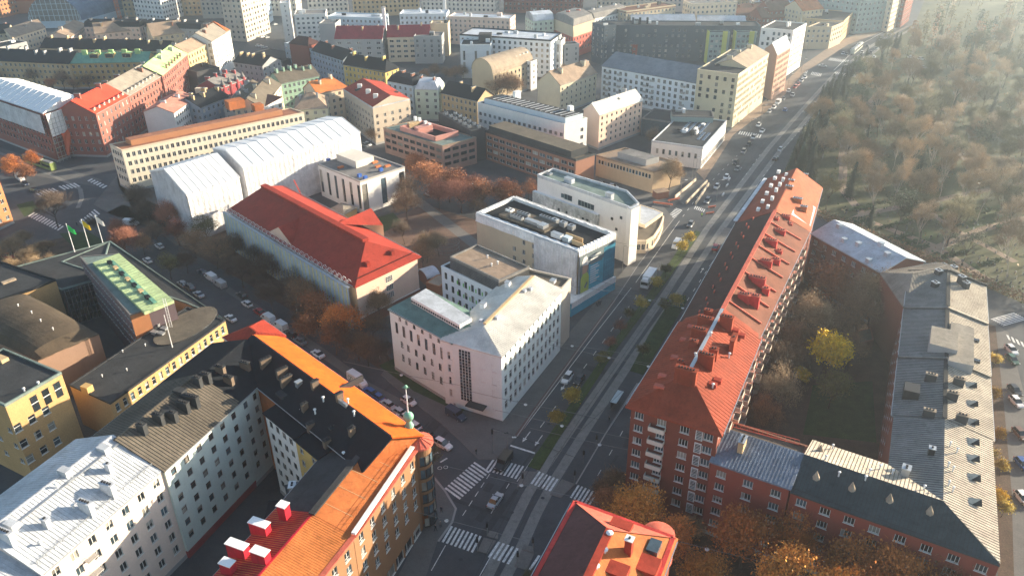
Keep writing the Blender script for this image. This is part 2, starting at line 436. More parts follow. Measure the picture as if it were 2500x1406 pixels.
        if roof == 'shed':
            x0_, x1_ = F(0, 1), F(1, 1); wb.face([(x1_.x, x1_.y, h-.1), (x0_.x, x0_.y, h-.1), (x0_.x, x0_.y, h+RH-.1), (x1_.x, x1_.y, h+RH-.1)], wallm)
            for s_ in (0, 1):
                x0_, x1_ = F(s_, 0), F(s_, 1); wb.face([(x0_.x, x0_.y, h-.1), (x1_.x, x1_.y, h-.1), (x1_.x, x1_.y, h+RH-.1)], wallm)
        if seam and roof in ('gable', 'shed'):
            sm = seam_m or rm
            if h0 == h1 == 0 or roof == 'shed':
                k = 0.; 
                while k < L:
                    s_ = k/L
                    for (t0, t1) in (((-to_, .5), (.5, 1+to_)) if roof == 'gable' else ((-to_, 1+to_),)):
                        g0, g1 = F(s_, t0), F(s_, t1)
                        seams.bar((g0.x, g0.y, zf(s_, t0)+.02), (g1.x, g1.y, zf(s_, t1)+.02), .07, .055, sm)
                    k += seam
            else:
                k = seam/2
                while k < L:
                    s_ = k/L; lim = .5
                    if h0: lim = min(lim, s_*L/h0/2)
                    if h1: lim = min(lim, (1-s_)*L/h1/2)
                    for (t0, t1) in ((-to_, lim), (1-lim, 1+to_)):
                        g0, g1 = F(s_, t0), F(s_, t1)
                        seams.bar((g0.x, g0.y, zf(s_, t0)+.02), (g1.x, g1.y, zf(s_, t1)+.02), .07, .055, sm)
                    k += seam
                for hh_, sg in ((h0, 0), (h1, 1)):
                    if not hh_: continue
                    k = seam/2
                    while k < Wd:
                        t_ = k/Wd; lim = min(2*t_, 2*(1-t_))*hh_/L
                        g0, g1 = F(sg, t_), F(lim if sg == 0 else 1-lim, t_)
                        seams.bar((g0.x, g0.y, h+.02), (g1.x, g1.y, zf(lim if sg == 0 else 1-lim, t_)+.02), .07, .055, sm); k += seam
            o = seams.build('standing_seam', bd.root, kind='stuff')
        if roof == 'gable':   # ridge cap
            rc = MB(); g0, g1 = F(h0/L, .5), F(1-h1/L, .5); rc.bar((g0.x, g0.y, h+RH), (g1.x, g1.y, h+RH), .35, .1, rm2); rc.build('ridge_cap', bd.root)
        if gutter and roof in ('gable', 'mansard') and Q(cen.x, cen.y, h)[2] < 420:
            for t_ in (0, 1):
                gt = MB()
                g0, g1 = F(0, t_-to_*1.1 if t_ == 0 else 1+to_*1.1), F(1, t_-to_*1.1 if t_ == 0 else 1+to_*1.1)
                zz = zf(.5, -to_)-.16 if roof == 'gable' else h-.1
                gt.bar((g0.x, g0.y, zz), (g1.x, g1.y, zz), .14, .14, STEEL); gt.build('gutter', bd.root)
        def zxy(x, y):
            v = Vector((x, y))-a; e1 = (b-a)/L; e2 = (d4-a)/Wd
            s_ = v.dot(e1)/L; t_ = v.dot(e2)/Wd
            if roof == 'mansard':
                return h+RH*.8
            return zf(s_, t_)
        bd.zxy = zxy; bd.F = F; bd.zf = zf
    else:
        pl = [Vector((p.x, p.y)) for p in (poly if ccw else poly[::-1])]
        rb = MB(); ins = inset(pl, .12); rb.face([(p.x, p.y, h) for p in ins], rm); rb.face([(p.x, p.y, h-.25) for p in ins[::-1]], rm); rb.build('roof', bd.root)
        if para:
            pb = MB(); o_, i_ = inset(pl, -.06), inset(pl, .34); k = len(pl); pm = (RF.get(paramat) or W.get(paramat) if isinstance(paramat, str) else paramat) or wallm
            for j in range(k):
                j2 = (j+1) % k
                A_, B_, C_, E_ = o_[j], o_[j2], i_[j2], i_[j]
                pb.face([(A_.x, A_.y, h-.25), (B_.x, B_.y, h-.25), (B_.x, B_.y, h+para), (A_.x, A_.y, h+para)], pm)
                pb.face([(A_.x, A_.y, h+para), (B_.x, B_.y, h+para), (C_.x, C_.y, h+para), (E_.x, E_.y, h+para)], pm)
                pb.face([(C_.x, C_.y, h-.05), (E_.x, E_.y, h-.05), (E_.x, E_.y, h+para), (C_.x, C_.y, h+para)], pm)
                pb.face([(B_.x, B_.y, h-.25), (A_.x, A_.y, h-.25), (E_.x, E_.y, h-.25), (C_.x, C_.y, h-.25)], pm)
            pb.build('parapet', bd.root)
        bd.zxy = lambda x, y: h
        bd.F = F; bd.zf = lambda s_, t_: h
    bd.L, bd.Wd, bd.ang = L, Wd, math.atan2((b-a).y, (b-a).x); bd.poly = poly; bd.h = h; bd.wall = wallm; bd.rm = rm
    wb.build('wall', bd.root); far.build('window_row', bd.root, kind='stuff')
    if plinth is None and h > 8 and z0 == 0 and Q(cen.x, cen.y, 0)[2] < 450 and win and not win['shop'] and win['zmin'] >= 1.2 and not any(x_ and x_['zmin'] < 1.2 for x_ in (wins or {}).values()): plinth = (.9, 'grey')
    if plinth:
        pb = MB(); pl = [Vector((p.x, p.y)) for p in (poly if ccw else poly[::-1])]; o_ = inset(pl, -.08)
        for j in range(len(pl)):
            p, q = o_[j], o_[(j+1) % len(pl)]; pb.face([(p.x, p.y, 0), (q.x, q.y, 0), (q.x, q.y, plinth[0]), (p.x, p.y, plinth[0])], W[plinth[1]])
            p2, q2 = pl[j], pl[(j+1) % len(pl)]; pb.face([(p.x, p.y, plinth[0]), (q.x, q.y, plinth[0]), (q2.x, q2.y, plinth[0]), (p2.x, p2.y, plinth[0])], W[plinth[1]])
        pb.build('plinth', bd.root)
    if cornice:
        pb = MB(); pl = [Vector((p.x, p.y)) for p in (poly if ccw else poly[::-1])]; o_ = inset(pl, -.3)
        cm = W[cornice] if isinstance(cornice, str) else FR_white
        for j in range(len(pl)):
            p, q, p2, q2 = o_[j], o_[(j+1) % len(pl)], pl[j], pl[(j+1) % len(pl)]
            pb.face([(p.x, p.y, h-.75), (q.x, q.y, h-.75), (q.x, q.y, h-.35), (p.x, p.y, h-.35)], cm)
            pb.face([(p2.x, p2.y, h-.75), (q2.x, q2.y, h-.75), (q.x, q.y, h-.75), (p.x, p.y, h-.75)], cm)
            pb.face([(p.x, p.y, h-.35), (q.x, q.y, h-.35), (q2.x, q2.y, h-.35), (p2.x, p2.y, h-.35)], cm)
        pb.build('cornice', bd.root)
    if n == 4 and h > 8:
        rc_ = random.Random(int(cen.x*7+cen.y*13)); far_ = Q(cen.x, cen.y, h)[2] > 330
        if roof == 'flat' and para and name in ('apartment_house', 'office_tower', 'commercial_building', 'corner_house') and Wd > 7 and L > 8:
            for k in range(max(2, int(L/9))):
                g = F(rc_.uniform(.12, .88), rc_.uniform(.25, .75)); rbox(bd, (g.x, g.y), rc_.uniform(.9, 3.2), rc_.uniform(.8, 2.2), rc_.uniform(.6, 2.2), rc_.choice([PIPE, STEEL, wallm, RF['charcoal']]), 'roof_box', px=False, dz=0)
        elif roof in ('gable', 'mansard') and far_ and not chim and name in ('apartment_house', 'corner_house', 'brick_house', 'distant_house'): chim = max(2, int(L/9)); chimm = chimm or rc_.choice([W['grey'], W['brownbrick'], W['tan'], wallm])
    if chim:
        for k in range(chim):
            s_ = (k+.5+rnd.uniform(-.2, .2))/chim; t_ = .5+rnd.choice((-.14, .14, .0)); g = bd.F(s_, t_)
            chimney(bd, (g.x, g.y), rnd.uniform(.7, 1.), rnd.uniform(1.4, 2.6), 1.5, chimm or wallm)
    return bd

def onroof(bd, px, py):
    z = bd.h+1.
    for k in range(8):
        g = P(px, py, z); z = bd.zxy(g.x, g.y)
    return P(px, py, z)
def chimney(bd, at, w=.8, l=1.8, hh=1.5, mat=None, rz=None, cap=True, px=False, capmat=None, pots=True):
    if px: g = onroof(bd, *at)
    else: g = Vector((at[0], at[1], bd.zxy(*at)))
    rz = bd.ang+math.pi/2 if rz is None else rz
    m = MB(); m.box((0, 0, -.8), l, w, hh+.8, mat or bd.wall, bottom=False)
    if cap:
        m.box((0, 0, hh), l+.2, w+.2, .14, capmat or STEEL)
        if pots:
            n = max(1, int(l/.6))
            for k in range(n): m.box(((k-(n-1)/2)*.55, 0, hh+.14), .28, .34, .22, BLACK)
    o = m.build('chimney', None); o.parent = bd.root; o.location = g-bd.root.location; o.rotation_euler = (0, 0, rz); return o
def vent(bd, at, hh=.9, px=True, r=.16, mat=None):
    g = onroof(bd, *at) if px else Vector((*at, bd.zxy(*at)))
    key = ('vent', round(hh, 1), round(r, 2))
    if key not in WM:
        m = MB(); m.tube([(0, 0, -.3), (0, 0, hh)], [r, r], PIPE, 8); m.tube([(0, 0, hh), (0, 0, hh+.12), (0, 0, hh+.24)], [r*1.9, r*1.9, r*.6], PIPE, 8); WM[key] = m.mesh('vent_pipe')
    return inst('vent_pipe', WM[key], bd.root, g-bd.root.location)
def rbox(bd, at, sx, sy, sz, mat, name='roof_box', rz=None, px=True, dz=-.3, extra=None):
    g = onroof(bd, *at) if px else Vector((*at, bd.zxy(*at)))
    m = MB(); m.box((0, 0, dz), sx, sy, sz-dz, mat)
    if extra == 'fan':
        n = max(1, int(sx/1.1))
        for k in range(n): m.tube([((k-(n-1)/2)*1.1, 0, sz), ((k-(n-1)/2)*1.1, 0, sz+.1)], [.42, .42], BLACK, 10)
    if extra == 'lid': m.box((0, 0, sz), sx+.2, sy+.2, .1, STEEL)
    if extra == 'louvre':
        for k in range(int(sz/.3)):
            m.box((0, -sy/2-.02, .15+k*.3), sx*.9, .06, .08, BLACK); m.box((0, sy/2+.02, .15+k*.3), sx*.9, .06, .08, BLACK)
    o = m.build(name, None); o.parent = bd.root; o.location = g-bd.root.location; o.rotation_euler = (0, 0, bd.ang if rz is None else rz); return o
def dormer(bd, at, w=1.6, l=2., hh=1.4, mat=None, rz=0., px=True, rm=None):
    """small gabled dormer whose front looks along -y of its own frame"""
    g = onroof(bd, *at) if px else Vector((*at, bd.zxy(*at)))
    m = MB(); mw = mat or bd.wall; rr = rm or bd.rm
    m.box((0, l/2, -.6), w, l, hh+.6, mw, bottom=False)
    m.face([(-w/2-.1, -.15, hh), (0, -.15, hh+.5), (0, l, hh+.5), (-w/2-.1, l, hh)], rr); m.face([(0, -.15, hh+.5), (w/2+.1, -.15, hh), (w/2+.1, l, hh), (0, l, hh+.5)], rr)
    m.face([(-w/2, -.01, hh), (w/2, -.01, hh), (0, -.01, hh+.48)], mw)
    m.face([(-w/2+.2, -.02, .25), (w/2-.2, -.02, .25), (w/2-.2, -.02, hh-.15), (-w/2+.2, -.02, hh-.15)], GL[0])
    o = m.build('dormer', None); o.parent = bd.root; o.location = g-bd.root.location; o.rotation_euler = (0, 0, rz); return o
def skylight(bd, at, w=1., l=1.2, rz=None, px=True):
    g = onroof(bd, *at) if px else Vector((*at, bd.zxy(*at)))
    zx = (bd.zxy(g.x+.5, g.y)-bd.zxy(g.x-.5, g.y)); zy = (bd.zxy(g.x, g.y+.5)-bd.zxy(g.x, g.y-.5))
    nn = Vector((-zx, -zy, 1)).normalized(); m = MB(); m.box((0, 0, -.05), w, l, .2, FR_white); m.box((0, 0, .151), w-.2, l-.2, .012, GL[0])
    o = m.build('skylight', None); o.parent = bd.root; o.location = g-bd.root.location; o.rotation_euler = nn.to_track_quat('Z', 'Y').to_euler(); return o
def downpipe(bd, px, py, z1, mat=STEEL):
    g = P(px, py, z1); m = MB(); m.tube([(0, 0, 0), (0, 0, z1)], [.09, .09], mat, 6)
    o = m.build('downpipe', None); o.parent = bd.root; o.location = Vector((g.x, g.y, 0))-bd.root.location; return o
def slab(bd, pts, mat, seam=0, sm=None, th=.3):
    """one planar roof face given by 3-D corners, with its thickness and its standing seams"""
    pts = [Vector(p) for p in pts]
    if area(pts) < 0: pts = pts[::-1]
    m = MB(); m.face([p+Vector((0, 0, .02)) for p in pts], mat); m.face([p-Vector((0, 0, th)) for p in pts[::-1]], mat)
    for k in range(len(pts)):
        u, v = pts[k], pts[(k+1) % len(pts)]; m.face([u-Vector((0, 0, th)), v-Vector((0, 0, th)), v+Vector((0, 0, .02)), u+Vector((0, 0, .02))], mat)
    m.build('roof', bd.root)
    if seam:
        n = (pts[1]-pts[0]).cross(pts[2]-pts[1]).normalized(); n = n if n.z > 0 else -n
        g = Vector((-n.x, -n.y)); g.normalize(); t = Vector((-g.y, g.x)); pr = [t.dot(p.xy) for p in pts]; k = min(pr)+seam/2; s2 = MB()
        while k < max(pr):
            hit = []
            for i in range(len(pts)):
                j = (i+1) % len(pts); a, b = pr[i]-k, pr[j]-k
                if a*b < 0: hit.append(pts[i].lerp(pts[j], a/(a-b)))
            if len(hit) == 2: s2.bar(hit[0]+Vector((0, 0, .02)), hit[1]+Vector((0, 0, .02)), .07, .055, sm or mat)
            k += seam
        s2.build('standing_seam', bd.root, kind='stuff')
def plate(name, pts, z, mat, parent=None, th=.3, **k):
    m = MB(); pl = [Vector((p[0], p[1])) for p in pts]; m.prism(pl, z-th, z, mat, bottom=True); return m.build(name, parent, **k)
# ================================================================ GROUND
ASPH = M('asphalt', (.064,.069,.076), .8, .25, .10, fine=.14, dirt=.45, dcol=(.095,.092,.088), spec=.25, cell=.05)
ASPH2 = M('pavement', (.12,.118,.115), .9, .15, .3, fine=.12, dirt=.2, dcol=(.06,.06,.06))
PAVE = M('paving', (.16,.15,.14), .9, .12, .4, fine=.15)
CONC = M('tram_concrete', (.21,.205,.19), .85, .2, .5, fine=.15, dirt=.4, dcol=(.07,.07,.07))
GRASS = M('grass_dark', (.035,.06,.018), .95, .35, .5, fine=.3)
GRASS2 = M('grass_sunny', (.045,.07,.018), .95, .3, .4, fine=.3)  # slightly brighter green than the other lawn material
SOIL = M('leaf_litter', (.085,.055,.038), .95, .35, .35, fine=.3, dirt=.5, dcol=(.05,.05,.025))
DIRT = M('play_dirt', (.15,.095,.07), .95, .2, .2, fine=.2, dirt=.3, dcol=(.08,.055,.045))
CEM = M('cemetery_ground', (.075,.08,.032), .95, .4, .06, fine=.3, dirt=.6, dcol=(.15,.10,.06))
PATH = M('gravel_path', (.26,.19,.14), .95, .2, .3, fine=.15)
PAINT = M('road_paint', (.66,.66,.64), .7, .25, 1.2, fine=.25, dirt=.45, dcol=(.12,.12,.12))
RED_LANE = M('cycle_lane', (.12,.075,.065), .85, .15, .3, fine=.1)
def st(name, px, z, mat, th=None, wp=None):
    m_ = MB(); pl = [tuple(P(*p).xy) for p in px] if wp is None else wp
    if th: m_.prism(pl, -.05, z, mat)
    else:
        if area(pl) < 0: pl = pl[::-1]
        m_.face([(x, y, z) for x, y in pl], mat)
    return m_.build(name, kind='structure')
g_ = MB(); g_.face([(-3500,-300,0),(3500,-300,0),(3500,4200,0),(-3500,4200,0)], ASPH); g_.build('ground', kind='structure')
st('park_ground', [(1990,520),(1912,425),(1950,335),(2005,250),(2075,178),(2150,118),(2235,55),(2300,-100),(4200,-100),(4600,1300),(2500,742)], .004, CEM)
st('courtyard_ground', [(1960,640),(2260,780),(2225,1240),(1760,1150)], .008, SOIL)
st('courtyard_lawn', [(1985,940),(2130,930),(2140,1080),(1960,1060)], .016, GRASS)
st('front_garden', [(1440,1215),(1520,1150),(1750,1290),(2470,1480),(2500,1700),(1640,1500),(1560,1290)], .008, SOIL)
st('verge', [(2412,790),(2440,800),(2452,1000),(2470,1200),(2480,1500),(2440,1500)], .008, SOIL)
st('pavement', [(2430,790),(2462,812),(2500,960),(2500,1500),(2478,1500),(2470,1200),(2452,1000)], .012, ASPH2)
st('pavement', [(1228,1030),(1262,1066),(1300,1010),(1412,855),(1500,735),(1560,645),(1645,535),(1600,480),(1540,640),(1395,806)], .10, ASPH2, 1)
st('cycle_lane', [(1257,1062),(1266,1066),(1303,1012),(1414,857),(1503,736),(1497,733),(1408,853),(1295,1008)], .104, RED_LANE)
st('pavement', [(1158,985),(1230,1030),(1262,1066),(1210,1122),(1168,1122),(1090,1045),(1000,975),(930,915),(960,880)], .10, ASPH2, 1)
st('pavement', [(1046,1140),(1086,1195),(1113,1242),(1104,1275),(1068,1320),(1040,1406),(980,1500),(950,1450),(1030,1290)], .10, ASPH2, 1)
st('pavement', [(1360,1212),(1408,1290),(1300,1500),(1250,1500),(1340,1330)], .006, ASPH)
st('pavement', [(1790,330),(1830,300),(1890,262),(1960,180),(2070,110),(2160,76),(2090,84),(2030,112),(1960,160),(1885,230),(1770,330),(1700,420),(1720,440)], .10, PATH, 1)
st('pavement', [(1455,480),(1600,490),(1680,440),(1590,470),(1440,410)], .012, ASPH2)
st('play_area', [(880,560),(1040,500),(1170,540),(1170,680),(1060,700),(985,640)], .008, DIRT)
st('path', [(985,475),(1010,470),(1170,590),(1170,620)], .012, PAVE)
st('lawn', [(905,535),(960,520),(985,545),(930,570),(900,560)], .014, GRASS)
st('tree_strip', [(430,540),(560,560),(700,660),(880,800),(960,880),(925,900),(780,800),(600,690),(440,600)], .008, SOIL)
st('path', [(560,700),(700,790),(790,850),(905,935),(1000,985),(990,1000),(890,945),(770,862),(690,800),(550,712)], .012, ASPH2)
st('lawn', [(925,893),(963,875),(1106,960),(1158,985),(1125,1008),(1010,955)], .11, GRASS)
st('pavement', [(0,620),(60,600),(200,570),(260,590),(30,700),(0,700)], .008, SOIL)
st('lawn', [(145,570),(215,565),(260,592),(190,615)], .014, GRASS)
st('lawn', [(40,500),(80,490),(95,510),(60,530)], .014, GRASS)
st('pavement', [(228,500),(262,520),(300,500),(470,560),(500,600),(430,600),(330,520),(290,455),(285,430)], .10, ASPH2, 1)
st('courtyard_ground', [(-100,330),(160,410),(250,440),(230,455),(90,430),(-100,380)], .012, ASPH2)
st('garden_ground', [(-50,215),(300,215),(400,165),(200,150),(-50,150)], .008, SOIL)
med = [(1288,1138),(1317,1148),(1371,1060),(1506,850),(1612,710),(1680,612),(1710,568),(1699,563),(1670,590),(1588,710),(1500,830),(1342,1060)]
st('median_lawn', med, .12, GRASS2, 1)
st('lawn', [(1538,905),(1570,915),(1620,830),(1676,738),(1675,722),(1647,719),(1630,745),(1585,815)], .12, GRASS, 1)
b1 = [(1120,1560),(1190,1406),(1240,1304),(1286,1210),(1317,1159),(1393.6,1048),(1519,868),(1619,725),(1726,558),(1880,358),(1975,250),(2039,180),(2136,107),(2218,64)]
b2 = [(1160,1560),(1235,1406),(1271,1340),(1309,1255),(1352,1174),(1431,1048),(1550,868),(1655,720),(1760,562),(1908,364),(2002,253),(2064,184),(2158,109),(2235,66)]
def ribbon(name, px, w, z, mat, kind='structure', off=0):
    m_ = MB(); pts = [P(*p).xy for p in px]; L_, R2 = [], []
    for i, p in enumerate(pts):
        d = (pts[min(i+1, len(pts)-1)]-pts[max(i-1, 0)]).normalized(); n_ = Vector((-d.y, d.x)); L_.append(p+n_*(w/2+off)); R2.append(p-n_*(w/2-off))
    for i in range(len(pts)-1): m_.face([(*R2[i], z), (*R2[i+1], z), (*L_[i+1], z), (*L_[i], z)], mat)
    return m_.build(name, kind=kind)
ribbon('tram_track_bed', b1, 2.1, .014, CONC); ribbon('tram_track_bed', b2, 2.1, .014, CONC)
RAIL = M('rail_steel', (.22,.21,.20), .35, .1, met=.7)
for b_ in (b1, b2):
    for o_ in (-.7,.7): ribbon('tram_rail', b_, .09, .019, RAIL, off=o_)
KERB = M('kerb_granite', (.30,.29,.28), .8, .1)
ribbon('kerb', [(1406,1182),(1486,1046),(1556,936)], .3, .13, KERB)
ribbon('kerb', [(2036,172),(2100,110),(2180,66)], .3, .02, PAINT)
ribbon('kerb', [(1262,1066),(1300,1010),(1412,855),(1500,735),(1560,645),(1645,535)], .25, .13, KERB)
ribbon('kerb', [(1046,1150),(1086,1198),(1113,1242),(1104,1275),(1070,1322)], .45, .13, KERB)
ribbon('tram_curve', [(190,508),(200,485),(196,462),(170,448),(130,430),(60,398),(-60,350)], 1.6, .02, CONC)
for isl in ([(1275,1150),(1312,1152),(1290,1185),(1262,1190)], [(1372,1170),(1404,1182),(1370,1215),(1343,1207)], [(1181,1312),(1211,1320),(1190,1352),(1166,1345)], [(1196,1295),(1216,1300),(1216,1316),(1188,1309)], [(1274,1342),(1304,1352),(1286,1392),(1256,1382)], [(1278,1330),(1300,1334),(1304,1350),(1274,1341)], [(1740,620),(1775,595),(1790,560),(1770,556),(1745,590)]):
    st('traffic_island', isl, .13, PAVE, 1)
mk = MB(); Z = .024
def quadm(pts, mat=PAINT, z=Z): 
    g = [P(*p).xy for p in pts]; g = g if area(g) > 0 else g[::-1]; mk.face([(p.x, p.y, z) for p in g], mat)
def line(px, w=.15, z=Z, dash=None):
    pts = [P(*p).xy for p in px]
    for a, b in zip(pts, pts[1:]):
        d = (b-a); L = d.length; d.normalize(); n_ = Vector((-d.y, d.x))*w/2; s_ = 0.
        while s_ < L:
            e_ = min(L, s_+(dash[0] if dash else L)); p0, p1 = a+d*s_, a+d*e_
            mk.face([(*(p0-n_), z), (*(p1-n_), z), (*(p1+n_), z), (*(p0+n_), z)], PAINT); s_ += (dash[0]+dash[1]) if dash else L+1
ZM = MB()
def zebra(p0, p1, p3, n, z=.028):
    global mk
    a, b, c = P(*p0).xy, P(*p1).xy, P(*p3).xy; ax, v = b-a, c-a; m_ = MB()
    for k in range(n):
        f0, f1 = k/n, (k+.52)/n; q4 = [a+ax*f0, a+ax*f1, a+ax*f1+v, a+ax*f0+v]; q4 = q4 if area(q4) > 0 else q4[::-1]
        m_.face([(*p, z) for p in q4], PAINT)
    m_.build('zebra_crossing', kind='structure')
for z_ in [((1085,1192),(1162,1124),(1122,1219),11), ((1205,1118),(1284,1139),(1184,1148),9), ((1316,1150),(1368,1171),(1295,1180),6), ((1411,1183),(1463,1204),(1391,1214),6), ((1101,1283),(1181,1310),(1078,1322),8), ((1216,1321),(1272,1340),(1191,1359),5), ((1314,1354),(1346,1366),(1290,1390),3),
           ((1650,508),(1624,534),(1666,514),9), ((1698,503),(1724,512),(1694,510),6), ((193,541),(233,509),(207,553),7), ((68,528),(145,565),(83,518),12), ((86,472),(132,458),(100,480),6), ((142,455),(186,446),(157,464),5), ((213,442),(255,462),(224,436),6), ((2418,779),(2452,797),(2476,763),7), ((2456,816),(2502,838),(2462,829),4),
           ((2028,142),(2075,148),(2022,148),12), ((2035,181),(2090,190),(2040,176),12), ((1983,176),(2008,181),(1979,183),7), ((1962,172),(1974,174),(1958,179),4), ((1807,320),(1862,330),(1802,328),10)]: zebra(*z_)
line([(1268,1060),(1457,810),(1541,703)]); line([(1552,690),(1655,545)]); line([(1319,1043),(1560,715)], dash=(2.2,4.2)); line([(1545,1008),(1446,1184)], dash=(2,5)); line([(1196,1156),(1124,1266)], dash=(1.6,1.2)); line([(1088,1330),(1053,1392)]); line([(1243,1180),(1170,1300)], dash=(1.5,6))
line([(1205,1345),(1140,1460)]); line([(1655,545),(1715,465),(1800,380)], dash=(2,4)); line([(1812,440),(1860,372)], dash=(2,4)); line([(1246,1087),(1306,1106)], w=.5); line([(1752,585),(1777,590)], w=.4); line([(1777,590),(1732,650)]); line([(1725,662),(1640,790)], dash=(2,4))
line([(1846,456),(1905,372),(1985,285)], dash=(2,4)); line([(1960,330),(2040,225)], dash=(2,4)); line([(1300,1120),(1262,1175)], w=.12); line([(1478,1060),(1560,935)]); line([(1075,1128),(1092,1118)], w=.4); line([(1058,1110),(1070,1104)],w=.4)
def arrow(px, py, ang=-117, L=4.):
    c = P(px, py).xy; d = Vector((math.cos(R_(ang)), math.sin(R_(ang)))); n_ = Vector((-d.y, d.x))
    mk.face([(*(c-d*L/2-n_*.1), Z), (*(c+d*.6-n_*.1), Z), (*(c+d*.6+n_*.1), Z), (*(c-d*L/2+n_*.1), Z)], PAINT); mk.face([(*(c+d*.6-n_*.5), Z), (*(c+d*L/2), Z), (*(c+d*.6+n_*.5), Z)], PAINT)
for a_ in [(1285,1066),(1315,1075),(1377,942),(1407,947)]: arrow(*a_)
arrow(1714,660,63,3.5); arrow(1808,412,-120,3.5); arrow(1990,250,60,3)
c = P(1081,1141).xy
for s_ in (-.62,.62):
    cc = c+Vector((s_,s_*.2))
    for k in range(12):
        t0, t1 = 2*math.pi*k/12, 2*math.pi*(k+1)/12
        mk.face([(cc.x+.5*math.cos(t0),cc.y+.5*math.sin(t0),Z),(cc.x+.5*math.cos(t1),cc.y+.5*math.sin(t1),Z),(cc.x+.38*math.cos(t1),cc.y+.38*math.sin(t1),Z),(cc.x+.38*math.cos(t0),cc.y+.38*math.sin(t0),Z)], PAINT)
mk.build('road_marking', kind='structure')
PATCH = M('asphalt_patch', (.046,.048,.051), .85, .2, .5, fine=.15); ra_ = random.Random(17)
for k in range(26):   # repaired strips and tyre worn streaks along the carriageways
    f = ra_.random(); x0_, y0_ = ra_.choice([(1290+f*330, 1090-f*480+ra_.uniform(-8,40)), (1430+f*120, 1230-f*180), (1150+f*80, 1260-f*60+ra_.uniform(-40,60)), (1720+f*330, 480-f*290), (900+f*180, 960+f*110)])
    g = P(x0_, y0_); an = R_(63 if ra_.random() < .75 else -27); L_ = ra_.uniform(1.2,9); w_ = ra_.uniform(.4,1.6); d_ = Vector((math.cos(an), math.sin(an))); n2_ = Vector((-d_.y, d_.x)); c_ = g.xy
    mp_ = MB(); mp_.face([(*(c_-d_*L_-n2_*w_/2), .005+.0003*k), (*(c_+d_*L_-n2_*w_/2), .005+.0003*k), (*(c_+d_*L_+n2_*w_/2), .005+.0003*k), (*(c_-d_*L_+n2_*w_/2), .005+.0003*k)], PATCH); mp_.build('asphalt_patch', kind='structure')
mh = MB()
for x_, y_ in [(1325,1215),(1210,1165),(1125,1365),(1340,1035),(1420,880),(1460,860),(1250,1250),(1395,1000),(1480,780),(1155,1245),(1600,640),(1100,1100),(940,1000),(1530,1060),(1430,1260)]:
    g = P(x_, y_); mh.face([(g.x+.38*math.cos(2*math.pi*k/12), g.y+.38*math.sin(2*math.pi*k/12), .021) for k in range(12)], PATCH)
mh.build('manhole_covers', kind='structure')
ribbon('path', [(2060,400),(2070,330),(2110,270),(2150,230)], 5, .012, PATH); ribbon('path', [(2030,560),(2120,520),(2230,500),(2380,470),(2560,430)], 3.2, .012, PATH); ribbon('path', [(2200,640),(2300,600),(2400,560),(2560,520)], 3.2, .012, PATH)
ribbon('path', [(2060,400),(2055,460),(2120,540),(2280,600),(2420,690)], 3.2, .010, PATH); ribbon('path', [(2330,330),(2350,380),(2400,420)], 4, .012, PATH); ribbon('path', [(2200,470),(2330,560),(2480,640)], 2.5, .014, PATH)
for px in ([(2150,600),(2260,560),(2300,575),(2190,620)], [(2340,520),(2440,500),(2470,530),(2370,560)], [(2240,650),(2380,640),(2420,690),(2330,700)]): st('lawn', px, .009, GRASS2)
# ================================================================ BUILDINGS
S = spec
def G(*a, **k): k.setdefault('roof', 'gable'); return make(*a, **k)
# ---- block in the lower left corner
near = S(w=1.35, h=1.7, pu=3.3, pv=3.15, top=1.0, m=1.2, style='two', sill=True)
CHB = WALL('chimney_umber', (.15,.11,.08))
PK = WALL('wall_palepink', (.74,.60,.52))
n1 = G('apartment_house', 'pale pink apartment house with white sheet metal roof in the lower left corner', 21.5, (395,1143), (102,1397), R=(136,1169), s=22, wall=PK, roofm='white', win=near, seam=.62)
n1b = G('apartment_house', 'pale house with a slightly lower white metal roof, cut off by the lower left corner', 20.9, (97,1401), (-190,1650), d=n1.Wd, rh=2.6, wall=PK, roofm='white', win=near, seam=.62)
for at, w_, l_, h_ in [((268,1150),.7,1.1,1.6), ((268,1205),.8,2.6,2.2), ((215,1250),.8,2.6,2.2), ((116,1285),.7,1.1,1.6), ((20,1320),.8,2.8,2.)]:
    chimney(n1, at, w_, l_, h_, RF['white'], px=True, capmat=RF['white'])
for at in [(255,1100), (30,1285), (160,1155)]: rbox(n1, at, 1.3, 2.0, .9, RF['white'], 'dormer')
for at in [(140,1190), (180,1240), (100,1330)]: vent(n1, at, .7)
for k in range(9): 
    f = (k+.5)/9; g = n1.F(f, .06)
    pass
sn = MB()
for t_ in (.07,): 
    g0, g1 = n1.F(.02, t_), n1.F(.98, t_); z_ = n1.zf(.5, t_)
    sn.bar((g0.x, g0.y, z_+.35), (g1.x, g1.y, z_+.35), .06, .06, STEEL); sn.bar((g0.x, g0.y, z_+.55), (g1.x, g1.y, z_+.55), .06, .06, STEEL)
    for k in range(16):
        g = n1.F(.03+k*.94/15, t_); sn.bar((g.x, g.y, z_), (g.x+.02, g.y, z_+.6), .06, .06, STEEL)
    g0, g1 = n1.F(.02, .40), n1.F(.98, .40); z_ = n1.zf(.5, .40); sn.bar((g0.x, g0.y, z_+.3), (g1.x, g1.y, z_+.3), .45, .06, STEEL)
sn.build('snow_guard', n1.root)
downpipe(n1, 246, 1274, 21); downpipe(n1, 398, 1146, 21.2, RF['rust'])
